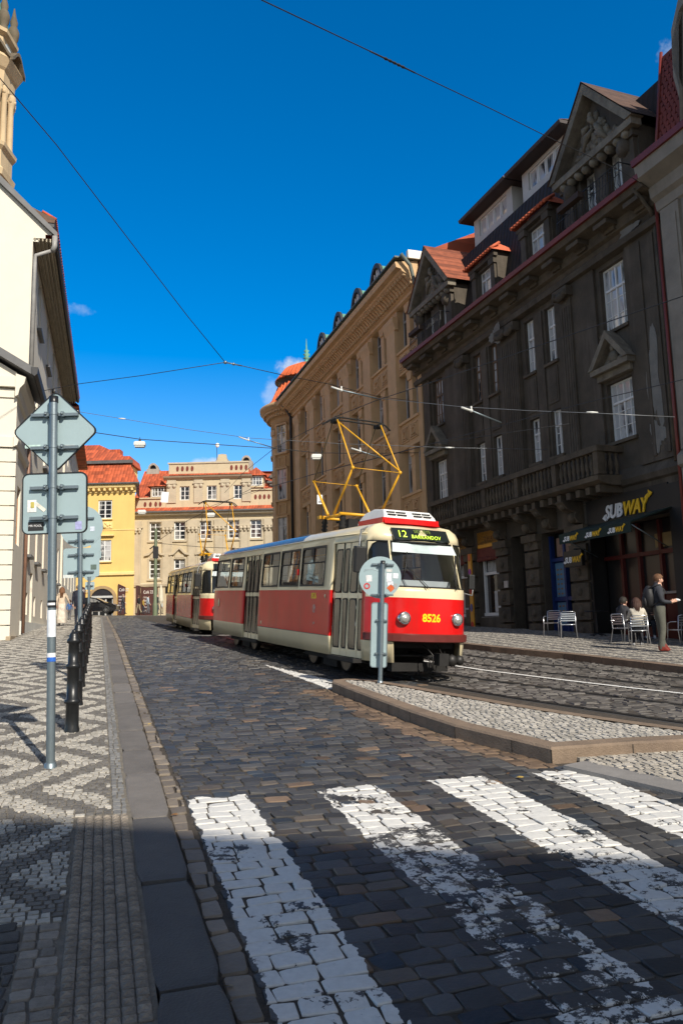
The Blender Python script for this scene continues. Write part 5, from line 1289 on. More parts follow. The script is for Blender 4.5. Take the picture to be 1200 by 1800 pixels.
M_panto = pm('pantograph_yellow', (.72, .36, .01), .45, .15, 5)
M_grey = pm('mid_grey_metal', (.2, .21, .22), .45, .15, 5, metal=.4)
M_lens = pm('lamp_lens', (.6, .6, .55), .12, .1, 20, .4, 60, metal=.6)
def tram_mesh():
    # stations along the side (x), right side y<0 ; symmetric
    side = [(-10.35, 1.1), (-10.1, 1.15), (-9.4, 1.19), (-8.28, 1.2), (-8.12, 1.2), (-6.72, 1.2), (-6.5, 1.2), (-5.05, 1.2), (-4.92, 1.2), (-3.52, 1.2), (-3.42, 1.2), (-2.02, 1.2), (-1.92, 1.2), (-.42, 1.2), (-.12, 1.2), (0.0, 1.2), (1.3, 1.08), (1.42, 1.06)]
    front = [(1.6, .99), (1.78, .90), (1.9, .80), (1.97, .72), (2.04, .60), (2.09, .45), (2.13, .25), (2.15, 0)]
    rear = [(-10.9, 0), (-10.88, .35), (-10.8, .7), (-10.62, .95)]
    half = rear + side + front      # right side listing from rear centre to front centre
    fw = [0]*len(rear) + [0]*(len(side)-2) + [.12, .2] + [.42, .62, .8, .9, 1, 1, 1, 1]
    rw = [1, 1, 1, .8] + [.4, .2] + [0]*100
    n = len(half)
    lev = [.36, .74, .9, 1.56, 1.68, 1.76, 2.64, 2.78, 2.88, 2.97, 3.03, 3.07]
    ins = [.035, .0, .0, 0, .0, .005, .05, .07, .13, .27, .52, .8]
    dx = [0, .0, -.0, .03, .04, .06, .42, .47, .55, .75, 1.15, 1.7]
    rdx = [0, 0, 0, .02, .02, .03, .2, .24, .32, .5, .9, 1.5]
    ring = [(x, -y, i) for i, (x, y) in enumerate(half)] + [(half[i][0], half[i][1], i) for i in range(n-2, 0, -1)]
    m = len(ring)
    def P(k, l):
        x, y, i = ring[k]
        yy = y*(1-ins[l]/1.2); xx = x - dx[l]*fw[i] + rdx[l]*rw[i]
        if l >= 9: xx = x*(1) - dx[l]*max(fw[i], 0) + rdx[l]*rw[i]
        return (xx, yy, lev[l])
    V = [P(k, l) for l in range(len(lev)) for k in range(m)]
    F = []; MI = []
    ix = {round(half[i][0], 3): i for i in range(n)}
    wins = [(-10.1, -8.28), (-8.12, -6.72), (-4.92, -3.52), (-3.42, -2.02), (-1.92, -.42)]
    doors = [(-6.5, -5.05), (0.0, 1.3)]
    def seg_i(k):  # station index interval
        a = ring[k][2]; b = ring[(k+1) % m][2]; return min(a, b)
    holes_s = set()
    openings = {}
    for l in range(len(lev)-1):
        for k in range(m):
            i = seg_i(k); right = ring[k][1] < 0 or ring[(k+1) % m][1] < 0
            x0, x1 = half[i][0], half[i+1][0]; zc = (lev[l]+lev[l+1])/2; xm = (x0+x1)/2
            isfront = i >= len(rear)+len(side)-1; isrear = i < len(rear)-0
            skip = False
            if not isfront and not isrear:
                for (a, b) in wins:
                    if a-1e-3 <= x0 and x1 <= b+1e-3 and 1.7 < zc < 2.64 and lev[l] >= 1.75: skip = True
                if right:
                    for (a, b) in doors:
                        if a-1e-3 <= x0 and x1 <= b+1e-3 and .36 < zc < 2.64: skip = True
                else:
                    if -6.5-1e-3 <= x0 and x1 <= -5.05+1e-3 and lev[l] >= 1.75 and zc < 2.64: skip = True
            if isfront and lev[l] >= 1.75 and zc < 2.64: skip = True
            if (isfront and x0 > 1.93 or isrear) and zc < .74: skip = True
            if isrear and lev[l] >= 1.75 and zc < 2.64 and i < 3: skip = True
            if skip: continue
            if zc < .74: mi = 0
            elif zc < .9: mi = 1 if not isfront else 2
            elif zc < 1.56: mi = 1
            elif zc < 1.68: mi = 1 if not isfront else 0
            elif zc > 2.8 and -9.3 < xm < -2.0: mi = 3
            else: mi = 0
            F.append((l*m+k, l*m+(k+1) % m, (l+1)*m+(k+1) % m, (l+1)*m+k)); MI.append(mi)
    top = (len(lev)-1)*m; F.append(tuple(top+k for k in range(m))); MI.append(3)
    return V, F, MI, P, ring, m, lev, half, wins, doors, n
def make_tram(label, number=True, group=None):
    V, F, MI, P, ring, m, lev, half, wins, doors, n = tram_mesh()
    root = thing('tram_car', label, 'tram', group=group)
    mb = MB(); mb.v = V; mb.f = F; mb.m = MI; mb.sm = [True]*len(F)
    body = mb.build('body', [M_cream, M_tred, M_tred2, M_roofg], root)
    sol = body.modifiers.new('sol', 'SOLIDIFY'); sol.thickness = .04; sol.offset = -1
    def yside(x):
        xs = [h[0] for h in half[3:3+19]]; ys = [h[1] for h in half[3:3+19]]; return float(np.interp(x, xs, ys))
    yz = lambda z: float(np.interp(z, [1.76, 2.64], [.005, .05]))
    def rrect(x0, x1, z0, z1, r, sgn, y_off=0.0, seg=4):
        pts = []
        for cx, cz, a0 in ((x1-r, z1-r, 0), (x0+r, z1-r, 90), (x0+r, z0+r, 180), (x1-r, z0+r, 270)):
            for j in range(seg+1):
                a = rad(a0+90*j/seg); x = cx+r*math.cos(a); z = cz+r*math.sin(a); pts.append((x, sgn*(yside(x)*(1-yz(z)/1.2)+y_off), z))
        return pts
    def win_on(x0, x1, z0, z1, r, sgn, gm, name='window', bars=(), yo=0.0):
        outer = rrect(x0, x1, z0, z1, .02, sgn, .004+yo); inner = rrect(x0+.045, x1-.045, z0+.045, z1-.045, r, sgn, .006+yo); inn2 = rrect(x0+.045, x1-.045, z0+.045, z1-.045, r, sgn, -.03+yo)
        k = len(outer); mb = MB(); mb.add(outer+inner+inn2, [(i, (i+1) % k, k+(i+1) % k, k+i) for i in range(k)]+[(k+i, k+(i+1) % k, 2*k+(i+1) % k, 2*k+i) for i in range(k)])
        for b in bars:
            if b[0] == 'h':
                z = b[1]; a_ = [(x0+.05, sgn*(yside(x0)*(1-yz(z)/1.2)-.01+yo), z), (x1-.05, sgn*(yside(x1)*(1-yz(z)/1.2)-.01+yo), z)]; mb.tube(a_, .014, 6)
            else:
                x = b[1]; mb.tube([(x, sgn*(yside(x)*(1-yz(b[2])/1.2)-.01+yo), b[2]), (x, sgn*(yside(x)*(1-yz(b[3])/1.2)-.01+yo), b[3])], .012, 6)
        w = mb.build(name, M_rub, root)
        MB().poly(rrect(x0+.03, x1-.03, z0+.03, z1-.03, r, sgn, -.02+yo)).build('pane', gm, root).parent = w
        return w
    for (a, b) in wins:
        for s in (-1, 1): win_on(a, b, 1.76, 2.64, .09, s, M_tglass, bars=(('h', 2.28), ('v', (a+b)/2, 2.28, 2.6)) if (a+b)/2 < -7 or a > -5 else ())
    win_on(-6.5, -5.05, 1.76, 2.64, .09, 1, M_tglass)
    # doors: four folding leaves
    for (a, b) in doors:
        d = MB(); wid = [0, .3, .5, .8, 1.0]
        drs = MB()
        for j in range(4):
            x0, x1 = a+wid[j]*(b-a)+.006, a+wid[j+1]*(b-a)-.006
            y0, y1 = -(yside(x0)-.045), -(yside(x1)-.045)
            pr_ = .0
            # leaf frame around two tall windows
            zs = [.38, .52, 1.52, 1.62, 2.52, 2.63]; wx = .05 if j % 2 == 0 else .03
            def pt(x, z, o=0.0): t = (x-x0)/(x1-x0); return (x, (y0+(y1-y0)*t)*(1-yz(z)/1.2)-o, z)
            for (za, zb_) in ((.38, .52), (1.52, 1.62), (2.52, 2.63)): drs.add([pt(x0, za), pt(x1, za), pt(x1, zb_), pt(x0, zb_)], [(0, 1, 2, 3)])
            for (xa, xb) in ((x0, x0+wx), (x1-wx, x1)): drs.add([pt(xa, .52), pt(xb, .52), pt(xb, 2.52), pt(xa, 2.52)], [(0, 1, 2, 3)])
            d.box((x0-.012, max(y0, y1)-.0, .38), (x0-.004, max(y0, y1)+.03, 2.63))
        D = drs.build('door', M_cream, root); s2 = D.modifiers.new('s', 'SOLIDIFY'); s2.thickness = .03
        for j in range(4):
            x0, x1 = a+wid[j]*(b-a)+.006, a+wid[j+1]*(b-a)-.006
            for (za, zb_) in ((.52, 1.52), (1.62, 2.52)):
                # rubber with round corners + glass
                y_ = lambda x: -(yside(x)-.045)
                pts = []; r = .06; r = .07 if j % 2 == 0 else .045; ww_ = .045 if j % 2 == 0 else .03; X0, X1, Z0, Z1 = x0+ww_, x1-ww_, za+.01, zb_-.01
                def ring_(ins_):
                    o = []
                    for cx, cz, a0 in ((X1-r, Z1-r, 0), (X0+r, Z1-r, 90), (X0+r, Z0+r, 180), (X1-r, Z0+r, 270)):
                        for q in range(4):
                            an = rad(a0+30*q); rr = r-ins_; o.append((cx+rr*math.cos(an), cz+rr*math.sin(an)))
                    return o
                def to3(p, o): return (p[0], y_(p[0])*(1-yz(p[1])/1.2)-o, p[1])
                R0 = [(x0+.05, za-.0), ]
                o_ = ring_(0); i_ = ring_(.018)
                corner = [(x1-.05, zb_), (x0+.05, zb_), (x0+.05, za), (x1-.05, za)]
                kk = len(o_); mbr = MB(); mbr.add([to3(p, .006) for p in o_]+[to3(p, .008) for p in i_], [(q, (q+1) % kk, kk+(q+1) % kk, kk+q) for q in range(kk)])
                for c4 in range(4):  # cream fillets in corners
                    base = [to3(corner[c4], .004)]+[to3(o_[c4*4+q], .005) for q in range(4)]
                    drs2 = MB(); 
                wv = mbr.build('door_window', M_rub, root); MB().poly([to3(p, .0) for p in ring_(.01)]).build('pane', M_dglass, root).parent = wv; wv.parent = D
        d.box((a, -(yside(a)+.02), .30), (b, -(yside(a)-.25), .37)); d.build('door_step', M_under, root)
        hb = MB()
        hb.box((a, -.95, .45), (b, -.90, 2.6))
    # front glazing -------------------------------------------------------
    li = 5; lt = 6
    fi = [i for i in range(n) if half[i][0] >= 1.42-1e-6 and i >= 4+17]
    ks = [k for k in range(m) if ring[k][2] in fi]
    ks.sort(key=lambda k: (ring[k][1]))
    pill = .72
    def fp(k, t, off=0):
        a = Vector(P(k, li)); b = Vector(P(k, lt)); p = a.lerp(b, t); return p
    front_ks = [k for k in ks if abs(ring[k][1]) <= .72+1e-6]; qr = [k for k in ks if ring[k][1] <= -.72+1e-6]; ql = [k for k in ks if ring[k][1] >= .72-1e-6]
    def sheet(kk, name, gm, inset=.0):
        mbg = MB(); vs = []; T = np.linspace(0, 1, 4)
        for t in T:
            for k in kk: p = fp(k, t); vs.append((p.x-.025, p.y*.985, p.z))
        q = len(kk); fs = [(j*q+i, j*q+i+1, (j+1)*q+i+1, (j+1)*q+i) for j in range(3) for i in range(q-1)]
        mbg.add(vs, fs, 0, True); return mbg.build(name, gm, root)
    sheet(front_ks, 'windscreen', M_wglass); sheet(qr, 'quarter_window', M_wglass); sheet(ql, 'quarter_window', M_wglass)
    # rubber seal and corner pillars
    mb = MB(); r_ = .016
    for t in (.01, .99): mb.tube([tuple(fp(k, t)) for k in ks], r_, 6)
    for k in (ks[0], ks[-1]): mb.tube([tuple(fp(k, t)) for t in (0, 1)], .02, 6)
    mb.build('window_seal', M_rub, root)
    for k in (front_ks[0], front_ks[-1]):
        mb = MB(); a, b = fp(k, 0), fp(k, 1); mb.tube([tuple(a), tuple(b)], .022, 6); mb.build('windscreen_pillar', M_cream, root)
    # round the upper rear corner of the quarter windows with a cream fillet
    for q_ in (qr, ql):
        mb = MB()
        q_ = sorted(q_, key=lambda k: ring[k][0]); a0, a1, a2 = q_[0], q_[1], q_[2]
        A = fp(a0, 1); c1 = fp(a0, .55); c2 = fp(a1, .93); c3 = fp(a2, 1); c4 = fp(a0, .78).lerp(fp(a1, .8), .35)
        o = .012; s_ = 1 if A.y > 0 else -1
        mb.add([(p.x, p.y+s_*o, p.z) for p in (A, c1, c4, c2, c3)], [(0, 1, 2), (0, 2, 3), (0, 3, 4)])
        mb.build('corner_fillet', M_cream, root)
    # dashboard, sun blind, driver's cab wall
    MB().box((1.0, -.6, 1.3), (1.72, .6, 1.9)).build('dashboard', pm('pale_dashboard', (.4, .43, .44), .5, .1, 3), root)
    mb = MB(); mb.box((.2, .1, 1.3), (.7, .6, 1.4)); mb.prism([(.2, 1.4), (.32, 1.4), (.22, 2.15), (.12, 2.15)], .12, .58); mb.build('driver_seat', M_seat, root)
    mb = MB(); a = fp(front_ks[0], .80); mb.quad((1.78, -.7, 2.42), (1.78, .7, 2.42), (1.68, .66, 2.6), (1.68, -.66, 2.6)); mb.build('sun_blind', pm('pale_blind', (.5, .55, .55), .7), root)
    MB().box((.1, -1.0, .95), (.16, .35, 2.75)).build('cab_wall', pm('cab_wall', (.2, .22, .23), .6), root)
    mb = MB(); mb.box((-10, -1.04, .86), (1.2, 1.04, .92)); mb.box((1.2, -.7, .86), (1.75, .7, .92)); mb.box((-9.9, -.9, 2.78), (.9, .9, 2.82)); mb.build('floor', M_inter, root)
    for i in range(9):
        x = -9.2+i*1.02
        for s in (-1, 1):
            if s < 0 and -6.6 < x < -4.9: continue
            mb = MB(); mb.box((x, s*.78-.22, 1.25), (x+.42, s*.78+.22, 1.33)); mb.prism([(x, 1.3), (x+.07, 1.3), (x-.02, 1.95), (x-.09, 1.95)], s*.78-.22, s*.78+.22); mb.box((x+.15, s*.78-.04, .9), (x+.22, s*.78+.04, 1.25)); mb.build('seat', M_seat, root)
    mb = MB(); 
    for x in (-8.5, -6.6, -4.9, -3.0, -.4): mb.tube([(x, -.45, .9), (x, -.45, 2.78)], .018, 6)
    mb.tube([(-9.5, -.45, 2.55), (.0, -.45, 2.55)], .016, 6); mb.build('handrail', M_panto, root)
    # destination display
    def disp(x_f, y, z): return None
    a = Vector((1.72, 0, 2.66)); 
    mb = MB(); yy = np.linspace(-.62, .60, 9); rows_ = []
    def fxx(y, z): # front surface x at height z
        l = [i for i in range(len(lev)-1) if lev[i] <= z <= lev[i+1]][0]; t = (z-lev[l])/(lev[l+1]-lev[l])
        kk = sorted([k for k in range(m) if ring[k][2] >= 21], key=lambda k: P(k, l)[1])
        def xl(ll): return float(np.interp(y, [P(k, ll)[1] for k in kk], [P(k, ll)[0] for k in kk]))
        return xl(l)*(1-t)+xl(l+1)*t
    z0, z1 = 2.68, 2.905
    for z in (z0, z1):
        for y in yy: mb.v.append((fxx(0, z)-abs(y)**2*.17+.035, y, z))
    k = len(yy); mb.f += [(i, i+1, k+i+1, k+i) for i in range(k-1)]; mb.m += [0]*(k-1); mb.sm += [False]*(k-1)
    ds = mb.build('destination_display', pm('display_black', (.015, .02, .02), .12, .1, 3), root); sm_ = ds.modifiers.new('s', 'SOLIDIFY'); sm_.thickness = .09; sm_.offset = -1
    led = bpy.data.materials.new('led_yellow_green'); led.use_nodes = True; lb = led.node_tree.nodes['Principled BSDF']; lb.inputs['Base Color'].default_value = (.5, .7, .05, 1); lb.inputs['Emission Color'].default_value = (.62, .9, .03, 1); lb.inputs['Emission Strength'].default_value = .75
    led2 = led.copy(); led2.node_tree.nodes['Principled BSDF'].inputs['Emission Strength'].default_value = .1; led2.node_tree.nodes['Principled BSDF'].inputs['Base Color'].default_value = (.12, .17, .03, 1)
    tilt = math.atan2(fxx(0, z1)-fxx(0, z0), z1-z0)
    def front_M(y, z, off=.05, tl=0):  # letters facing +x, running towards +y
        x = fxx(0, z)-abs(y)**2*.17+off
        return Matrix.Translation((x, y, z)) @ Matrix(((0, 0, 1, 0), (1, 0, 0, 0), (0, 1, 0, 0), (0, 0, 0, 1))) @ Matrix.Rotation(0, 4, 'X')
    def led_text(s, y, z, size, mat, sx=1.0):
        o = text(s, size, Matrix.Identity(4), mat, 'lettering', root, ext=.002, off=0, sx=sx)
        for v in o.data.vertices:
            ty, tz, tt = v.co.x, v.co.y, v.co.z; Y_ = y+ty; Z_ = z+tz; v.co = (fxx(0, min(2.96, max(.9, Z_)))-abs(Y_)**2*.17+.04+tt, Y_, Z_)
        o.parent = ds; return o
    if number:
        led_text('12', -.55, 2.72, .19, led, 1.05); led_text('BARRANDOV', -.27, 2.705, .1, led, 1.0); led_text('S\u00cdDLI\u0160T\u011a', -.2, 2.815, .085, led2, 1.15)
        yl = pm('fleet_number_yellow', (.85, .62, .01), .4)
        o = text('8526', .2, Matrix.Identity(4), yl, 'fleet_number', root, ext=.003, off=.006, sx=.95)
        w_ = max(v.co.x for v in o.data.vertices)
        for v in o.data.vertices:
            Y_ = v.co.x-w_/2-.02; v.co = (fxx(Y_, 1.2)+.006+v.co.z, Y_, 1.13+v.co.y)
        o = text('8526', .17, Matrix.Identity(4), yl, 'fleet_number', root, ext=.002, off=.004, sx=.9)
        for v in o.data.vertices: tx, ty, tz = v.co; v.co = (-1.12+tx, -1.203-tz, 1.5+ty)
        # round operator emblem
        em = pm('emblem_white', (.62, .42, .38), .5)
        mb = MB(); c = (-.92, -1.206, 1.28)
        mb.add([(c[0]+r*math.cos(t), c[1], c[2]+r*math.sin(t)) for r in (.075, .09) for t in np.linspace(0, 2*math.pi, 25)[:-1]], [(i, (i+1) % 24, 24+(i+1) % 24, 24+i) for i in range(24)])
        mb.box((c[0]-.03, c[1]-.001, c[2]-.07), (c[0]+.0, c[1]+.001, c[2]+.07)); mb.prism([(c[0]-.03, c[2]+.01), (c[0]+.06, c[2]+.05), (c[0]+.06, c[2]+.02), (c[0], c[2]-.03)], c[1]-.001, c[1]+.001); mb.build('emblem', em, root)
        o = text('pid', .09, Matrix.Identity(4), em, 'emblem', root, ext=.001)
        for v in o.data.vertices: tx, ty, tz = v.co; v.co = (-.97+tx, -1.203-tz, .95+ty)
    # bumper
    mb = MB(); bk = [k for k in range(m) if ring[k][2] >= 4+17]; bk.sort(key=lambda k: ring[k][1]); pts = []
    prof = [(.0, .74), (.055, .76), (.06, .88), (.0, .90)]
    vs = []
    for k in bk:
        p = Vector(P(k, 1)); nrm = Vector((p.x-.6, p.y*1.1, 0)).normalized()
        for (o_, z) in prof: q = p+nrm*o_; vs.append((q.x, q.y, z))
    fs = [(i*4+j, (i+1)*4+j, (i+1)*4+j+1, i*4+j+1) for i in range(len(bk)-1) for j in range(3)]; mb.add(vs, fs); mb.build('bumper', M_tred2, root)
    # lights
    for y in (-.56, .56):
        x = fxx(y, 1.18)
        mb = MB(); Mx = Matrix.Translation((x-.02, y, 1.18)) @ Matrix.Rotation(rad(90), 4, 'Y')
        def lth(prof, n=20):
            vs = []; fs = []
            for (r, h) in prof:
                for q in range(n): a = 2*math.pi*q/n; vs.append(tuple(Mx @ Vector((r*math.cos(a), r*math.sin(a), h))))
            for i in range(len(prof)-1):
                for q in range(n): fs.append((i*n+q, i*n+(q+1) % n, (i+1)*n+(q+1) % n, (i+1)*n+q))
            return vs, fs
        mb.add(*lth([(.125, 0), (.125, .07), (.11, .10), (.09, .09)]), 0, True); hl = mb.build('headlight', pm('chrome_ring', (.55, .55, .55), .15, .05, 3, metal=1), root)
        mb = MB(); mb.add(*lth([(.095, .07), (.09, .095), (.06, .12), (.001, .13)]), 0, True); mb.build('lens', M_lens, root).parent = hl
    # wipers
    for y0, y1 in ((-.12, -.48), (.55, .62)):
        mb = MB(); a = (fxx(y0, 1.72)+.04, y0, 1.74); b = (fxx(y1, 2.1)+.05, y1, 2.15); mb.tube([a, b], .012, 6); c = (fxx(y1-.05, 1.9)+.06, y1-.09, 1.92); d_ = (fxx(y1+.04, 2.35)+.05, y1+.06, 2.42); mb.tube([c, b, d_], .014, 6); mb.tube([(a[0], a[1]+.06, a[2]), (b[0], b[1]+.03, b[2])], .006, 5); mb.build('wiper', M_rub, root)
    # mirrors
    for s in (-1, 1):
        mb = MB(); xm = 1.32
        mb.tube([(.9, s*.7, 3.0), (1.25, s*1.12, 2.84), (1.38, s*1.2, 2.62), (1.38, s*1.2, 2.2)], .018, 6) if s < 0 else mb.tube([(1.45, s*1.0, 1.72), (1.55, s*1.22, 1.66), (1.55, s*1.24, 1.9)], .016, 6)
        mr_ = mb.build('mirror_arm', M_grey, root)
        mb = MB()
        if s < 0: mb.prism([(1.28, 2.02), (1.42, 2.0), (1.44, 2.5), (1.28, 2.52)], s*1.18-.11, s*1.18+.11)
        else: mb.prism([(1.5, 1.78), (1.58, 1.78), (1.58, 2.08), (1.5, 2.08)], s*1.2-.07, s*1.2+.07)
        mb.build('mirror', M_rub, root, bevel=.02)
    # cab vent box on the roof
    mb = MB(); sec = [(1.15, 3.13), (1.12, 3.20), (.98, 3.32), (.5, 3.36), (.1, 3.3), (-.05, 3.18), (-.1, 3.06), (1.1, 3.06)]
    wsec = lambda z: .62-(z-3.06)*.35
    vs = [(x, -wsec(z), z) for x, z in sec]+[(x, wsec(z), z) for x, z in sec]; q = len(sec)
    mb.add(vs, [tuple(range(q)), tuple(range(q, 2*q))[::-1]]+[(i, q+i, q+(i+1) % q, (i+1) % q) for i in range(q)])
    vb = mb.build('roof_vent', pm('vent_white', (.75, .75, .72), .4, .05, 3), root, bevel=.02)
    mb = MB()
    for r_i, (xx, zz) in enumerate(((1.06, 3.265), (1.125, 3.21))):
        for (ya, yb) in ((-.5, -.32), (-.29, -.08), (.08, .27), (.3, .48)): mb.box((xx-.015, ya, zz-.012), (xx+.02, yb, zz+.012))
    mb.build('vent_slot', M_rub, root)
    mb = MB(); vs = []
    for (x, z, w) in ((1.28, 3.02, .62), (1.2, 3.12, .6)):
        for y in np.linspace(-w, w, 7): vs.append((x-abs(y)**2*.1, y, z))
    mb.add(vs, [(i, i+1, 8+i, 7+i) for i in range(6)]); mb.box((.0, -.63, 3.0), (1.17, .63, 3.14)); mb.build('vent_skirt', M_tred, root)
    # roof gear
    mb = MB(); mb.box((-9.6, -.35, 3.06), (-1.9, .35, 3.1)); mb.box((-4.6, -.3, 3.08), (-3.9, .3, 3.16)); mb.box((-6.4, -.28, 3.08), (-5.9, .28, 3.14)); mb.build('roof_walkway', M_roofg, root)
    # pantograph
    pb = (-.05, ); zb_ = 3.42; xc = -1.72
    mb = MB()
    for x in (-1.15, .0):
        mb.tube([(xc+x*.0-.62 if x < -1 else xc+.62, -.62, zb_), (xc-.62 if x < -1 else xc+.62, .62, zb_)], .035, 8)
    for y in (-.5, .5): mb.tube([(xc-.62, y, zb_), (xc+.62, y, zb_)], .035, 8)
    mb.box((xc-.7, -.64, zb_-.03), (xc-.52, -.4, zb_+.05)); base = mb.build('pantograph', M_panto, root)
    mb = MB()
    for x in (-.55, .55):
        for y in (-.5, .5): mb.lathe([(.05, 0), (.08, .05), (.045, .09), (.08, .13), (.045, .17), (.08, .21), (.05, .3)], (xc+x, y, zb_-.33), 10)
    mb.box((xc-.4, -.2, zb_-.3), (xc+.2, .15, zb_-.05)); mb.tube([(xc-.3, -.3, zb_-.1), (xc+.4, .2, zb_-.05)], .03, 6); mb.build('insulator', M_under, root).parent = base
    zh = 5.68; ze = 4.38
    up_ = MB(); lo = MB(); thin = MB()
    for sx_ in (-1, 1):
        for y in (-.58, .58):
            hinge = (xc-sx_*.12+sx_*.3, y*.98, zb_+.03); elbow = (xc+sx_*1.2, y, ze); head = (xc+sx_*.14, y*.97, zh)
            lo.tube([hinge, elbow], [.034, .022], 8)
            (up_ if sx_ > 0 else thin).tube([elbow, head], .019 if sx_ > 0 else .013, 6); lo.blob(elbow, .045)
        lo.tube([(xc+sx_*1.2, -.58, ze), (xc+sx_*1.2, .58, ze)], .008, 6)
    up_.tube([(xc+.14, -.56, zh-.04), (xc+1.2, .58, ze+.03)], .019, 6)
    a_ = lo.build('lower_arm', M_panto, root); a_.parent = base; b_ = up_.build('upper_arm', M_panto, root); b_.parent = base; thin.build('upper_strut', pm('olive_strut', (.12, .09, .03), .5), root).parent = base
    hd = MB(); ys = np.linspace(-.82, .82, 13)
    for dx_ in (-.14, .14): hd.tube([(xc+dx_, y, zh+.06-max(0, abs(y)-.5)**2*1.6) for y in ys], .02, 6)
    for y in (-.56, .56): hd.box((xc-.16, y-.05, zh-.04), (xc+.16, y+.05, zh+.03)); hd.blob((xc, y, zh-.02), (.09, .07, .06))
    hd.build('collector_head', M_under, root).parent = base
    # underframe, bogies, coupler
    mb = MB(); mb.box((-9.6, -.95, .45), (1.35, .95, .86)); mb.box((1.3, -.62, .62), (1.85, .62, .8)); mb.box((1.5, -.6, .18), (1.7, .6, .34)); mb.build('underframe', M_under, root)
    for xb in (-7.6, -1.0):
        mb = MB(); mb.box((xb-1.3, -.85, .22), (xb+1.3, .85, .5)); mb.box((xb-.4, -.75, .06), (xb+.4, -.62, .22)); bg_ = mb.build('bogie', M_under, root)
        for dxw in (-.95, .95):
            for s in (-1, 1):
                w = MB(); Mx = Matrix.Translation((xb+dxw, s*.72, .33)) @ Matrix.Rotation(rad(90), 4, 'X'); vs = []; fs = []; nn = 20; prf = [(.0, -.06), (.3, -.06), (.33, -.04), (.33, .06), (.28, .06), (.1, .03), (.0, .03)]
                for (r, h) in prf:
                    for q in range(nn): an = 2*math.pi*q/nn; vs.append(tuple(Mx @ Vector((r*math.cos(an), r*math.sin(an), h))))
                for i in range(len(prf)-1):
                    for q in range(nn): fs.append((i*nn+q, i*nn+(q+1) % nn, (i+1)*nn+(q+1) % nn, (i+1)*nn+q))
                w.add(vs, fs, 0, True); ww = w.build('wheel', C_rail, root); ww.parent = bg_
    mb = MB(); mb.tube([(1.3, -.05, .5), (2.1, .18, .44)], .05, 8); mb.box((2.05, .1, .33), (2.25, .3, .55)); mb.blob((2.15, .42, .42), (.1, .12, .12)); mb.blob((2.1, .62, .42), (.08, .1, .1)); mb.tube([(1.6, -.66, .47), (1.75, .66, .47)], .022, 6); mb.blob((1.85, -.72, .42), .06)
    mb.tube([(1.9, -.05, .7), (2.18, .0, .52), (2.1, .05, .3), (2.05, .1, .22), (2.0, .0, .45)], .012, 5); mb.tube([(1.9, .25, .7), (2.2, .2, .5), (2.18, .3, .28), (1.9, .4, .6)], .01, 5); mb.build('coupler', pm('coupler_steel', (.03, .028, .026), .5, .3, 4, metal=.4), root)
    # small things on the side
    mb = MB(); mb.box((-2.12, -1.225, 2.02), (-2.0, -1.19, 2.16)); mb.build('marker_lamp', pm('red_lens', (.5, .01, .01), .2), root)
    mb = MB(); mb.blob((-.3, -1.205, 1.55), (.035, .012, .045)); mb.blob((-9.3, -1.2, 1.3), (.09, .015, .13)); mb.blob((-4.75, -1.2, .85), (.04, .012, .05)); mb.build('side_fitting', M_cream, root)
    mb = MB()
    mb.box((-4.9, -1.2045, .735), (-.1, -1.19, .748)); mb.build('panel_joint', M_rub, root)
    mb = MB(); mb.tube([(-9.7, -1.14, 2.79), (-.1, -1.14, 2.79), (1.3, -1.03, 2.79)], .014, 5); mb.build('rain_gutter', M_cream, root)
    return root
def pose_tram(root, vp, ref, d, roll, k):
    f = -ray(*vp); f /= np.linalg.norm(f); l = np.cross([0, 0, 1.], f); l /= np.linalg.norm(l); u = np.cross(f, l)
    l2 = l*math.cos(roll)-u*math.sin(roll); u2 = u*math.cos(roll)+l*math.sin(roll)
    r = ray(*ref); Pp = EYE + r*(d/r[1]); O = Pp + l2*1.2*k - u2*.38*k
    root.matrix_world = Matrix(((f[0]*k, l2[0]*k, u2[0]*k, O[0]), (f[1]*k, l2[1]*k, u2[1]*k, O[1]), (f[2]*k, l2[2]*k, u2[2]*k, O[2]), (0, 0, 0, 1)))
    return O
TG = 'coupled tram cars'
tram1 = make_tram('leading red and cream tram car showing line 12 with its face in the sun', True, TG)
O1 = pose_tram(tram1, (15, 1040), (577, 1149), 14.34, .045, .88)
tram2 = copy_tree(tram1); tram2['label'] = 'trailing red and cream tram car coupled behind the leading one'
for ch in [c for c in bpy.data.objects if c.parent == tram2 or (c.parent and c.parent.parent == tram2)]:
    if ch.name.split('.')[0] in ('fleet_number', 'lettering', 'emblem'): bpy.data.objects.remove(ch)
O2 = pose_tram(tram2, (138, 1046), (335, 1103), 28.0, .03, .88)
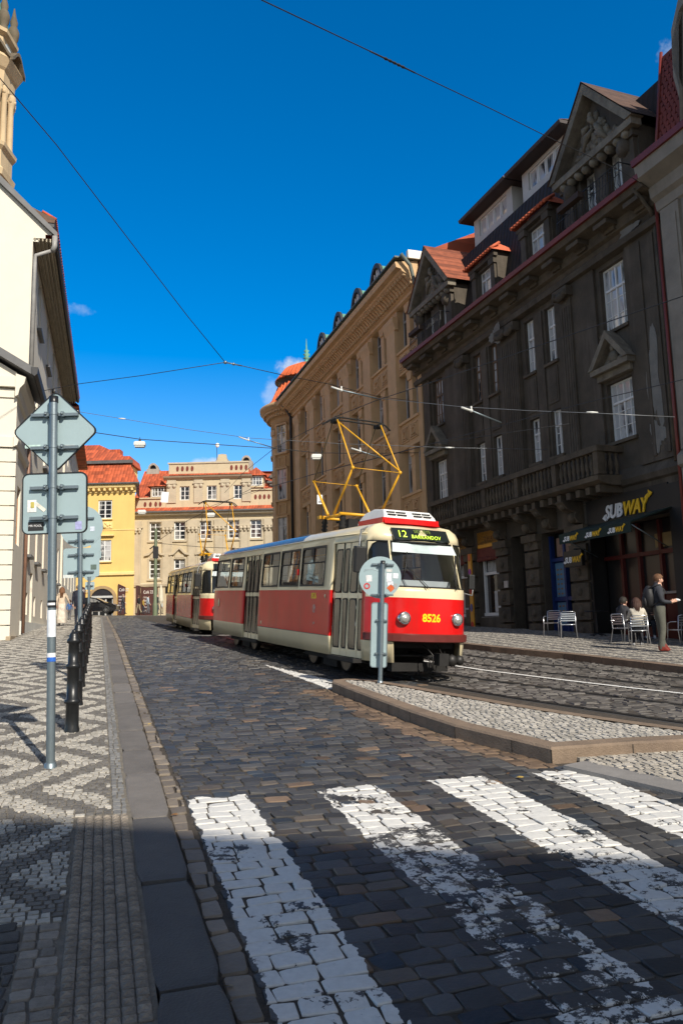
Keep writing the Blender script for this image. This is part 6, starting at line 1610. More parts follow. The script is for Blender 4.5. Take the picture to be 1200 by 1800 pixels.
# ------------------------------------------------------------------ STREET FURNITURE
def on_ground(X, Y, dz=0): return gz(X, Y)+dz
def plate(mb, outline, y0, y1): mb.prism(outline, y0, y1)
def rr2(cx, cz, w, h, r, seg=5):
    pts = []
    for sx, sz, a0 in ((1, 1, 0), (-1, 1, 90), (-1, -1, 180), (1, -1, 270)):
        for j in range(seg+1):
            a = rad(a0+90*j/seg); pts.append((cx+sx*(w/2-r)+r*math.cos(a), cz+sz*(h/2-r)+r*math.sin(a)))
    return pts
def circ(cx, cz, r, n=36): return [(cx+r*math.cos(t), cz+r*math.sin(t)) for t in np.linspace(0, 2*math.pi, n+1)[:-1]]
def bracket(root, parent, cz, w=.2, pr=.035):
    mb = MB()
    for s in (-1, 1):
        mb.box((s*pr*.9-(w*.0), .02, cz-.013), (s*w, .05, cz+.013)) if s > 0 else mb.box((-w, .02, cz-.013), (-pr*.9, .05, cz+.013))
        mb.box((s*w*.35-.012, -.0, cz-.022), (s*w*.35+.012, .05, cz+.022)); mb.blob((s*w*.35, -.008, cz), .011)
    mb.lathe([(pr*1.12, -.012), (pr*1.12, .012)], (0, 0, cz), 14); b = mb.build('clamp', C_alum, root); b.parent = parent; return b
def back_rim(mb, outline, d=.012):
    pass
def sticker(root, parent, x, z, w, h, c, name='sticker', rot=0, y=.052, seed=0):
    mb = MB(); a = rad(rot); R = random.Random(seed)
    def rt_(p): return (x+p[0]*math.cos(a)-p[1]*math.sin(a), y, z+p[0]*math.sin(a)+p[1]*math.cos(a))
    mb.poly([rt_(p) for p in ((-w/2, -h/2), (w/2, -h/2), (w/2, h/2), (-w/2, h/2))])
    s = mb.build(name, pm('sticker_%02d' % int(seed), c, .5, .25, 30), root); s.parent = parent; return s
def make_post(name, label, cat, X, Y, H, lean_x=0, lean_y=0, rz=0, r=.035, group=None, zoff=PZ):
    o = thing(name, label, cat, (X, Y, on_ground(X, Y, zoff)), 0, group); o.rotation_euler = (lean_y, lean_x, rz)
    mb = MB(); mb.lathe([(r, -.05), (r, H-.04)], (0, 0, 0), 16); mb.lathe([(r*1.5, -.02), (r*1.35, .03), (r, .04)], (0, 0, 0), 14); mb.build('pole', C_alum, o)
    MB().lathe([(r*1.12, H-.06), (r*1.12, H-.005), (.001, H)], (0, 0, 0), 14).build('cap', C_black, o)
    return o
PT = .062
# near sign: diamond over square (backs towards us), plates on the far side (+y)
s1 = make_post('sign_post', 'nearest grey post on the left pavement with a diamond sign back above a square one', 'sign', -2.54, 6.95, 3.1, -.02, 0, .06); s1.scale = (1.06,)*3
zc = 2.80
dm = [(0, .36), (-.36, 0), (0, -.36), (.36, 0)]
def round_diamond(c, h, r=.05):
    pts = []
    for k in range(4):
        a0 = 90*k; cx, cz = (h-r*1.414)*math.cos(rad(a0)), (h-r*1.414)*math.sin(rad(a0))
        for j in range(5): a = rad(a0-45+22.5*j); pts.append((cx+r*math.cos(a), c+cz+r*math.sin(a)))
    return pts
p = MB().prism(round_diamond(zc, .362), .055, .063).build('sign_plate', C_plate, s1)
mb = MB(); o_ = round_diamond(zc, .366); i_ = round_diamond(zc, .354); n_ = len(o_)
mb.add([(a, .05, b) for a, b in o_]+[(a, .05, b) for a, b in i_]+[(a, .072, b) for a, b in o_], [(i, (i+1) % n_, n_+(i+1) % n_, n_+i) for i in range(n_)]+[(i, (i+1) % n_, 2*n_+(i+1) % n_, 2*n_+i) for i in range(n_)]); mb.build('rim', C_black, s1).parent = p
bracket(s1, p, zc+.14); bracket(s1, p, zc-.15)
sticker(s1, p, -.19, zc-.13, .13, .03, (.45, .6, .55), y=.052, seed=1); sticker(s1, p, .12, zc-.15, .09, .05, (.5, .55, .52), y=.052, seed=2)
zs = 2.17
p = MB().prism(rr2(0, zs, .535, .52, .05), .055, .063).build('sign_plate', C_plate, s1)
mb = MB(); o_ = rr2(0, zs, .545, .53, .055); i_ = rr2(0, zs, .525, .51, .045); n_ = len(o_)
mb.add([(a, .05, b) for a, b in o_]+[(a, .05, b) for a, b in i_]+[(a, .072, b) for a, b in o_], [(i, (i+1) % n_, n_+(i+1) % n_, n_+i) for i in range(n_)]+[(i, (i+1) % n_, 2*n_+(i+1) % n_, 2*n_+i) for i in range(n_)]); mb.build('rim', C_black, s1).parent = p
bracket(s1, p, zs+.13); bracket(s1, p, zs-.13)
sticker(s1, p, -.19, zs-.02, .075, .105, (.75, .75, .72), y=.052, seed=3); sticker(s1, p, -.185, zs-.01, .03, .05, (.5, .42, .1), y=.049, seed=4); sticker(s1, p, -.12, zs-.03, .1, .03, (.75, .7, .6), rot=-40, y=.051, seed=5)
b_ = sticker(s1, p, -.155, zs-.195, .13, .075, (.02, .02, .02), y=.052, seed=6)
t_ = text('MR POOL', .026, Matrix(((1, 0, 0, -.215), (0, 0, -1, .049), (0, 1, 0, zs-.2), (0, 0, 0, 1))), pm('sticker_ink_white', (.75, .75, .75), .5), 'lettering', s1, ext=.001); t_.parent = b_
sticker(s1, p, .2, zs-.2, .055, .07, (.35, .36, .6), y=.052, seed=7)
mb = MB(); mb.lathe([(.0365, 1.28), (.0365, 1.34)], (0, 0, 0), 16); mb.build('sticker', C_black, s1); MB().lathe([(.0368, 1.3), (.0368, 1.32)], (0, 0, 0), 16, a0=rad(200), a1=rad(330)).build('sticker', pm('sticker_ink_white', (.75, .75, .75), .5), s1)
mb = MB(); mb.lathe([(.037, 1.04), (.0372, 1.26)], (0, 0, 0), 16, a0=rad(190), a1=rad(350)); mb.build('sticker', pm('peeling_paper', (.72, .75, .78), .7, .15, 12), s1)
MB().lathe([(.037, .84), (.037, .875)], (0, 0, 0), 16, a0=rad(190), a1=rad(350)).build('sticker', pm('sticker_blue', (.02, .12, .5), .5, .3, 40), s1); MB().lathe([(.037, .875), (.037, .91)], (0, 0, 0), 16, a0=rad(190), a1=rad(350)).build('sticker', pm('sticker_ink_white', (.75, .75, .75), .5), s1)
# second post: disc above a square
X2, Y2 = lf(-.27, 13.7)
s2 = make_post('sign_post', 'second post of the left pavement with a round sign back above a small square one', 'sign', X2, Y2, 2.62, -.02, 0, .05); s2.scale = (1.06,)*3
p = MB().prism(circ(.0, 2.42-.02, .335), .055, .063).build('sign_plate', C_plate, s2); bracket(s2, p, 2.53, .2); bracket(s2, p, 2.17, .2); sticker(s2, p, .17, 2.36, .07, .07, (.6, .65, .75), y=.052, seed=8)
p = MB().prism(rr2(0, 1.83, .56, .46, .04), .055, .063).build('sign_plate', C_plate, s2); bracket(s2, p, 1.95, .2); bracket(s2, p, 1.68, .2); sticker(s2, p, .19, 1.75, .09, .08, (.1, .14, .12), y=.052, seed=9); sticker(s2, p, -.2, 1.62, .16, .05, (.6, .63, .6), y=.052, seed=10)
X3, Y3 = lf(-.27, 23.2)
s3 = make_post('sign_post', 'third thin post of the left pavement carrying a narrow plate and a tiny disc', 'sign', X3, Y3, 2.55, 0, 0, .05)
p = MB().prism(rr2(0.05, 2.42, .5, .2, .03), .055, .063).build('sign_plate', C_plate, s3); bracket(s3, p, 2.42, .15)
p = MB().prism(circ(.0, 1.85, .17), .055, .063).build('sign_plate', C_plate, s3); bracket(s3, p, 1.85, .1)
p = MB().prism(rr2(0, 1.55, .26, .22, .03), .055, .063).build('sign_plate', C_plate, s3); bracket(s3, p, 1.55, .1); sticker(s3, p, 0, 1.57, .08, .12, (.7, .7, .7), y=.052, seed=11)
p = MB().prism(rr2(.14, 2.95-.2, .28, .5, .03), .055, .063).build('sign_plate', C_plate, s3)
# island sign
s4 = make_post('sign_post', 'leaning post on the island with a stickered round sign back and a tall narrow plate', 'sign', .52, 12.12, 1.86, .055, 0, -.05, .033, zoff=.13)
p = MB().prism(circ(-.04, 1.6, .325), .055, .063).build('sign_plate', C_plate, s4); bracket(s4, p, 1.8, .17, .033); bracket(s4, p, 1.33, .17, .033)
mb = MB(); mb.lathe([(.33, -.008), (.33, .008)], (0, 0, 0), 36); 
for (x, z, w, h, c, rt_) in ((-.21, 1.58, .09, .1, (.7, .7, .7), 4), (.1, 1.6, .085, .14, (.72, .74, .78), 0), (.1, 1.71, .09, .045, (.6, .6, .58), 0), (.2, 1.63, .08, .08, (.75, .78, .82), 0), (.12, 1.51, .09, .06, (.05, .05, .12), 8), (.13, 1.44, .09, .09, (.6, .12, .03), 45), (.2, 1.47, .05, .08, (.35, .36, .36), 0), (.02, 1.65, .04, .05, (.6, .6, .6), 0)):
    sticker(s4, p, x, z, w, h, c, rot=rt_, y=.0515, seed=20+int(x*50)+int(z*10))
mb = MB(); mb.add([(-.24+r*math.cos(t), .051, 1.46+r*math.sin(t)) for r in (.028, .048) for t in np.linspace(0, 2*math.pi, 21)[:-1]], [(i, (i+1) % 20, 20+(i+1) % 20, 20+i) for i in range(20)]); mb.build('sticker', pm('sticker_red', (.6, .03, .03), .5), s4).parent = p
mb = MB(); R = random.Random(4)
mb.tube([(-.28+i*.022, .052, 1.74+R.uniform(-.03, .03)) for i in range(10)], .003, 4); mb.tube([(-.29+.22*t, .052, 1.69+.03*math.sin(t*3)) for t in np.linspace(0, 1, 8)], .003, 4); mb.build('scribble', pm('scribble_paint', (.5, .58, .6), .6), s4).parent = p
p = MB().prism(rr2(-.035, .72, .25, .98, .04), .055, .063).build('sign_plate', C_plate, s4)
mb = MB(); o_ = rr2(-.035, .72, .26, .99, .045); i_ = rr2(-.035, .72, .235, .965, .035); n_ = len(o_); mb.add([(a, .05, b) for a, b in o_]+[(a, .05, b) for a, b in i_], [(i, (i+1) % n_, n_+(i+1) % n_, n_+i) for i in range(n_)]); mb.build('rim', C_alum, s4).parent = p
bracket(s4, p, .94, .09, .033); bracket(s4, p, .44, .09, .033)
# bollards
def make_bollard():
    o = thing('bollard', 'x', 'bollard', group='black bollards along the kerb')
    MB().lathe([(.075, -.03), (.075, .02), (.066, .05), (.064, .27), (.082, .28), (.082, .31), (.062, .32), (.058, .62), (.075, .63), (.075, .66), (.056, .67), (.052, .87), (.07, .88), (.07, .91), (.05, .93), (.05, .955), (.035, .985), (.0, .995)], (0, 0, 0), 20).build('shaft', C_black, o)
    MB().blob((0, 0, .99), (.028, .028, .028), 0, 10).build('knob', C_black, o); return o
b0 = make_bollard(); ORD = ['nearest', 'second', 'third', 'fourth', 'fifth', 'sixth', 'seventh', 'eighth', 'ninth', 'tenth']
for i in range(9):
    b = b0 if i == 0 else copy_tree(b0); X, Y = lf(-.25, 9.1+1.93*i); b.scale = (1.06,)*3; b.location = (X, Y, on_ground(X, Y, PZ)); b['label'] = ORD[i]+' black cast iron bollard of the row along the left kerb'
# aluminium bistro chair (local: sits facing +y)
def make_chair():
    o = thing('cafe_chair', 'x', 'chair', group='aluminium cafe chairs')
    A = pm('polished_aluminium', (.62, .63, .65), .28, .08, 8, metal=.85)
    for s in (-1, 1):
        MB().tube([(s*.25, .24, 0), (s*.24, .2, .42), (s*.25, .17, .62), (s*.25, .05, .66), (s*.24, -.16, .66)], .0125, 8).build('leg', A, o)
        MB().tube([(s*.25, -.27, 0), (s*.22, -.18, .42), (s*.215, -.22, .82)], .0125, 8).build('leg', A, o)
    mb = MB(); mb.tube([(-.215, -.22, .82), (-.15, -.26, .84), (.15, -.26, .84), (.215, -.22, .82)], .0125, 8)
    for z in (.56, .63, .70, .77): mb.box((-.2, -.24-(z-.5)*.04, z-.02), (.2, -.228-(z-.5)*.04, z+.02))
    mb.build('backrest', A, o)
    mb = MB()
    for i in range(8): mb.box((-.21, -.16+i*.05, .435), (.21, -.125+i*.05, .447))
    mb.tube([(-.22, -.18, .425), (.22, -.18, .425), (.24, .2, .425), (-.24, .2, .425), (-.22, -.18, .425)], .011, 6); mb.build('seat', A, o); return o
def make_table(label):
    o = thing('cafe_table', label, 'table'); A = MATS['polished_aluminium']
    MB().lathe([(0, .735), (.33, .735), (.345, .725), (.33, .71), (0, .71)], (0, 0, 0), 28).build('table_top', C_iron, o)
    mb = MB(); mb.lathe([(.025, .05), (.025, .72)], (0, 0, 0), 10); 
    for k in range(4): a = rad(45+90*k); mb.tube([(0, 0, .08), (.26*math.cos(a), .26*math.sin(a), .015)], .018, 6)
    mb.build('table_leg', C_iron, o); return o
ch0 = make_chair()
RZ = .125
def sit_spot(px, py): # place by the measured foot line on the right pavement
    d = ray(px, py)
    for t in np.arange(5, 60, .02):
        q = EYE+d*t
        if q[2] < gz(q[0], q[1])+RZ: return q
    return q
face = math.atan2(.348, -.937)   # direction down the street, towards the viewer
spots = [((972, 1118), rad(150), 'left empty aluminium chair of the pair beside the blue menu posters'), ((1000, 1122), rad(-15), 'right empty aluminium chair of the pair beside the blue menu posters'),
         ((1096, 1130), rad(-60), 'aluminium chair under the person in the striped top'), ((1124, 1136), rad(-12), 'aluminium chair under the woman with the pale pullover'),
         ((1196, 1134), rad(20), 'aluminium chair cut by the right edge of the view'), ((1143, 1122), rad(160), 'aluminium chair on the far side of the occupied table')]
CH = []
for i, (p_, rz_, lab) in enumerate(spots):
    c = ch0 if i == 0 else copy_tree(ch0); q = sit_spot(*p_); c.location = (q[0], q[1], on_ground(q[0], q[1], RZ)); c.rotation_euler = (0, 0, rz_); c['label'] = lab; c.scale = (.88, .88, .88); CH.append((c, q, rz_))
q = sit_spot(1118, 1127); t1 = make_table('small round dark table between the seated people'); t1.location = (q[0]+.25, q[1]+.25, on_ground(q[0], q[1], RZ)); TBL = t1.location.copy()
q = sit_spot(1050, 1118); t2 = make_table('empty dark round table beside the dark shop wall'); t2.location = (q[0], q[1], on_ground(q[0], q[1], RZ))
# A-board
q = sit_spot(1151, 1118); o = thing('a_board', 'folding pavement board standing behind the man with the backpack', 'sign', (q[0], q[1], on_ground(q[0], q[1], RZ)), rad(-50))
for s in (-1, 1):
    mb = MB(); 
    for x in (-.3, .3): mb.tube([(x, s*.28, 0), (x, 0, 1.15)], .018, 6)
    mb.tube([(-.3, 0, 1.15), (.3, 0, 1.15)], .018, 6); f_ = mb.build('frame', pm('pale_wood_frame', (.3, .27, .23), .6), o)
    MB().quad((-.28, s*.26, .1), (.28, s*.26, .1), (.28, s*.02, 1.1), (-.28, s*.02, 1.1)).build('board', C_black, o)
# green tram pole far up the street
q = at(273, 1060, 66); o = thing('tram_wire_pole', 'green tapered steel pole standing before the beige palace', 'pole', (q[0], 66, on_ground(q[0], 66))); 
gm_ = pm('pole_green', (.13, .16, .09), .6, .15, 2)
MB().lathe([(.2, 0), (.2, 1.0), (.15, 1.1), (.12, 7.2), (.1, 7.3), (0, 7.35)], (0, 0, 0), 12).build('shaft', gm_, o)
mb = MB(); mb.tube([(-.5, 0, 5.6), (-.1, 0, 5.9), (-.05, 0, 7.2), (.2, 0, 7.0)], .05, 6); mb.box((-.2, -.15, 4.8), (.2, .15, 5.8)); mb.build('bracket', C_iron, o)
# closed parasol and far cafe furniture
q = at(283, 1060, 70); o = thing('closed_parasol', 'folded cream parasol beside the green pole', 'parasol', (q[0], 70, on_ground(q[0], 70)))
MB().lathe([(.03, 0), (.03, 2.6)], (0, 0, 0), 8).build('pole', C_iron, o); MB().lathe([(.1, 1.0), (.22, 1.3), (.18, 2.0), (.08, 2.6), (.0, 2.75)], (0, 0, 0), 8, smooth=False).build('canopy', pm('cream_canvas', (.6, .55, .42), .8), o)
# black car
def car():
    Y = 68.5; q = at(168, 1070, Y); X = q[0]-.35; z = on_ground(X, Y)+.12
    o = thing('parked_car', 'black saloon car crossing behind the left pavement, seen from the side', 'car', (X, Y, z), rad(4))
    pb = pm('black_car_paint', (.006, .006, .008), .12, .1, 2, coat=1)
    prof = [(-2.25, .32), (-2.3, .62), (-2.2, .92), (-1.6, .98), (-.95, 1.38), (.1, 1.43), (.62, 1.33), (1.25, .98), (1.95, .86), (2.28, .66), (2.3, .35), (2.0, .22), (-2.0, .22)]
    mb = MB(); n = len(prof)
    lay = [(-.86, .9), (-.9, 1), (.9, 1), (.86, .9)]
    vs = []
    for (y, k) in lay:
        for (x, zz) in prof: vs.append((x*(1 if k == 1 else .985), y*(1 if zz < 1.0 else .82), .6+(zz-.6)*(1 if k == 1 else .96)))
    mb.add(vs, [(j*n+i, (j+1)*n+i, (j+1)*n+(i+1) % n, j*n+(i+1) % n) for j in range(3) for i in range(n)]+[tuple(range(n)), tuple(range(3*n, 4*n))[::-1]], 0, False); mb.build('body', pb, o, bevel=.05)
    for s in (-1,):
        mb = MB(); mb.prism([(-1.35, 1.0), (-.88, 1.31), (-.12, 1.35), (-.12, 1.0)], -.80, -.775); mb.prism([(-.05, 1.0), (-.05, 1.35), (.48, 1.27), (.95, .99)], -.80, -.775); mb.build('window', C_glassd, o)
    mb = MB(); mb.add([(.62, -.66, 1.345), (.62, .66, 1.345), (1.27, .74, 1.0), (1.27, -.74, 1.0)], [(0, 1, 2, 3)]); mb.build('windscreen', C_glassl, o).location.z += .01
    for x in (-1.4, 1.45):
        for y in (-.86, .86):
            Mx = Matrix.Translation((x, y, .32)) @ Matrix.Rotation(rad(90), 4, 'X'); mb = MB(); vs = []; fs = []; nn = 24; prf = [(0, -.06), (.3, -.08), (.325, -.05), (.325, .08), (.3, .1), (.23, .1)]
            for (r, h) in prf:
                for k in range(nn): a = 2*math.pi*k/nn; vs.append(tuple(Mx @ Vector((r*math.cos(a), r*math.sin(a), h))))
            for i in range(len(prf)-1):
                for k in range(nn): fs.append((i*nn+k, i*nn+(k+1) % nn, (i+1)*nn+(k+1) % nn, (i+1)*nn+k))
            mb.add(vs, fs, 0, True); w_ = mb.build('wheel', M_rub, o)
            mb = MB(); 
            for k in range(10): a = 2*math.pi*k/10; mb.box((-.012, 0, .09), (.012, .22, .105), M=Mx @ Matrix.Rotation(a, 4, 'Z'))
            mb.build('rim', pm('alloy_rim', (.5, .5, .5), .3, .05, metal=.9), o).parent = w_
    for y in (-.62, .62): MB().blob((2.17, y, .72), (.12, .2, .08)).build('headlight', M_lens, o)
    MB().blob((.72, -.95, 1.02), (.09, .08, .06)).build('wing_mirror', pb, o)
car()
# ------------------------------------------------------------------ OVERHEAD LINES
M_wire = pm('wire_black', (.015, .016, .018), .5)
M_wirel = pm('wire_grey', (.2, .21, .22), .4, metal=.5)
M_porc = pm('lamp_housing', (.62, .62, .58), .5, .08, 4)
def wire(label, pts, r, mat=M_wire, name='overhead_wire', sag=0, group=None):
    P3 = [at(*p) for p in pts]
    o = MB().tube([tuple(p) for p in P3], r, 6).build(name, mat); tag(o, label, 'wire', group); return P3
w1 = wire('long dark span wire from the top of the sky to the gabled house', [(430, -18, 9.5), (460, 0, 9.9), (650, 90, 12.4), (729, 128, 13.5), (860, 190, 15.5), (971, 245, 17.5), (1092, 301, 19.8), (1140, 331, 20.6), (1168, 345, 21)], .009)
o = thing('wire_tensioner', 'dark ribbed tensioner on the long wire high in the sky', 'insulator'); A_, B_ = at(650, 90, 12.4), at(729, 128, 13.5); v_ = Vector(B_-A_)
mb = MB(); ts = np.linspace(0, 1, 22); mb.tube([tuple(Vector(A_)+v_*t) for t in ts], [(.028 if .3 < t < .75 and i % 2 else .014) for i, t in enumerate(ts)], 8); mb.build('body', C_iron, o)
wire('dark span wire running from the upper left corner down to the wire knot', [(-30, 92, 14.5), (0, 137, 15), (100, 255, 17), (245, 445, 20), (330, 556, 22), (396, 637, 24)], .012)
o = thing('wire_knot', 'small metal ring joining span wires left of centre', 'fitting'); mb = MB(); a, b = at(396, 637, 24), at(425, 643, 24.2); mb.tube([tuple(a), tuple(b)], .022, 6); mb.blob(tuple(a), .06); mb.blob(tuple((a+b)/2), .05); mb.build('joint', C_alum, o)
wire('thin span wire from the knot across to the ochre block', [(425, 643, 24.2), (500, 660, 26), (578, 675, 28), (665, 697, 30), (735, 706, 35)], .012)
wire('thin wire from the knot down left to the white houses', [(396, 637, 24), (250, 660, 25), (130, 676, 26), (62, 690, 27)], .011)
wire('pale thin cross wire through a small insulator above the street', [(60, 700, 27), (128, 722, 27), (215, 736, 27), (330, 755, 27), (440, 770, 27), (600, 780, 26), (790, 787, 26), (960, 790, 25)], .009, M_wirel)
wire('pale thin cross wire in front of the gabled house', [(662, 700, 22), (810, 715, 21), (930, 722, 20), (1040, 726, 19), (1185, 733, 18.5)], .009, M_wirel)
wire('heavier wire carrying the hanging lamps over the street', [(60, 715, 27.5), (110, 742, 27.5), (165, 760, 28), (246, 772, 29), (330, 778, 30), (480, 788, 31), (557, 796, 32), (640, 797, 33), (735, 796, 36)], .016)
c1 = wire('upper contact wire of the tram line across the gabled house', [(395, 866, 31), (430, 829, 26), (486, 785, 21), (588, 733, 16.7), (661, 704, 15.2), (780, 665, 13.6), (992, 592, 11.6), (1142, 540, 10.6), (1260, 500, 9.8)], .0075)
wire('lower contact wire of the other tram line across the gabled house', [(440, 868, 33), (548, 834, 26), (700, 796, 20), (1016, 711, 15), (1200, 667, 13), (1290, 648, 12)], .0075)
wire('sloping feeder wire behind the pantographs', [(330, 905, 40), (430, 868, 33), (600, 820, 25), (760, 780, 22), (1000, 745, 18)], .008)
wire('low cross wire before the beige palace', [(278, 955, 62), (360, 962, 55), (480, 966, 50)], .02)
wire('fine wires fanning from the green pole', [(276, 952, 64), (330, 915, 60), (420, 870, 55), (484, 838, 58)], .018)
# registration arms (pale rods with white tips)
for i, (a, b, c, lab) in enumerate((((582, 680, 17), (600, 686, 17), (662, 700, 17.6), 'pale registration arm above the pantograph'), ((810, 716, 15), (828, 722, 15), (880, 743, 15.5), 'pale registration arm in front of the gabled house'), ((420, 768, 24), (437, 774, 24), (484, 788, 24.5), 'pale registration arm left of the corner turret'), ((617, 788, 20), (633, 793, 20), (676, 807, 20.5), 'short registration arm behind the pantograph'))):
    o = thing('registration_arm', lab, 'wire fitting', group='registration arms'); pa, pb_, pc = at(*a), at(*b), at(*c)
    MB().tube([tuple(pb_), tuple(pc)], .016, 6).build('rod', C_alum, o)
    mb = MB(); mb.tube([tuple(pa), tuple(pb_)], .022, 6); mb.blob(tuple(pb_), .035); mb.tube([tuple(pb_), tuple(pb_+np.array([0, 0, .09]))], .018, 6); mb.build('insulator', M_porc, o)
# insulators on cross wires
for (px, py, Y, dx, lab) in ((215, 736, 27, 6, 'small white strain insulator on the thin wire at left'), (133, 722, 27, 5, 'small white strain insulator next to the white house eave'), (1040, 725, 19, 10, 'pale strain insulator in front of the gabled house'), (790, 787, 26, 8, 'small insulator on the cross wire over the first balcony window')):
    a, b = at(px-dx, py-.3, Y), at(px+dx, py+.3, Y); o = MB().tube([tuple(a), tuple((a+b)/2), tuple(b)], [.02, .03, .02], 8).build('strain_insulator', M_porc); tag(o, lab, 'insulator')
# hanging lamps
def lamp(px, py, Y, w, lab, tilt=0):
    q = at(px, py, Y); o = thing('hanging_lamp', lab, 'street lamp', tuple(q), rad(8), group='lamps hung over the street')
    mb = MB(); hw = w/2; vs = []
    for (k, z) in ((.8, .10*w/.42), (1.0, .05*w/.42), (1.0, -.05*w/.42), (.94, -.06*w/.42)): vs += [(-hw*k, -hw*.6*k, z), (hw*k, -hw*.6*k, z), (hw*k, hw*.6*k, z), (-hw*k, hw*.6*k, z)]
    mb.add(vs, [(0, 1, 2, 3)]+[(l*4+i, (l+1)*4+i, (l+1)*4+(i+1) % 4, l*4+(i+1) % 4) for l in range(3) for i in range(4)]); mb.build('housing', M_porc, o)
    mb = MB(); mb.box((-hw*.85, -hw*.5, -.12*w/.42), (hw*.85, hw*.5, -.06*w/.42)); mb.build('diffuser', pm('lamp_diffuser', (.5, .5, .46), .3), o)
    mb = MB(); mb.box((-.1*w, -.04, .08), (.1*w, .04, .17)); mb.tube([(0, 0, .15), (0, 0, .28)], .012, 5); mb.build('hanger', C_iron, o)
lamp(246, 781, 29, .42, 'grey hanging lamp against the blue sky'); lamp(556, 803, 32, .42, 'grey hanging lamp in front of the ochre block'); lamp(371, 905, 60, .6, 'small hanging lamp before the palace cornice'); lamp(250, 900, 60, .62, 'small hanging lamp at the left of the palace front')
# blank white board and route board hung on wires
q = at(290, 874, 58); o = tag(MB().box((-.27, -.02, -.4), (.27, .02, .4)).build('hanging_board', pm('plain_white_board', (.85, .85, .85), .6, .03), loc=tuple(q)), 'blank white board hanging before the palace roof', 'sign'); o.rotation_euler = (0, rad(6), 0)
q = at(562, 878, 20); o = thing('hanging_sign', 'little white sign with a black slash hanging by the left pantograph arm', 'sign', tuple(q), rad(12)); MB().box((-.07, -.006, -.12), (.07, .006, .12)).build('plate', pm('plain_white_board', (.85, .85, .85), .6), o)
MB().prism([(-.055, -.1), (-.045, -.1), (.06, .1), (.05, .1)], -.012, -.007).build('slash', C_black, o); text('80', .09, Matrix(((1, 0, 0, -.03), (0, 0, -1, -.008), (0, 1, 0, -.09), (0, 0, 0, 1))), C_black, 'lettering', o)
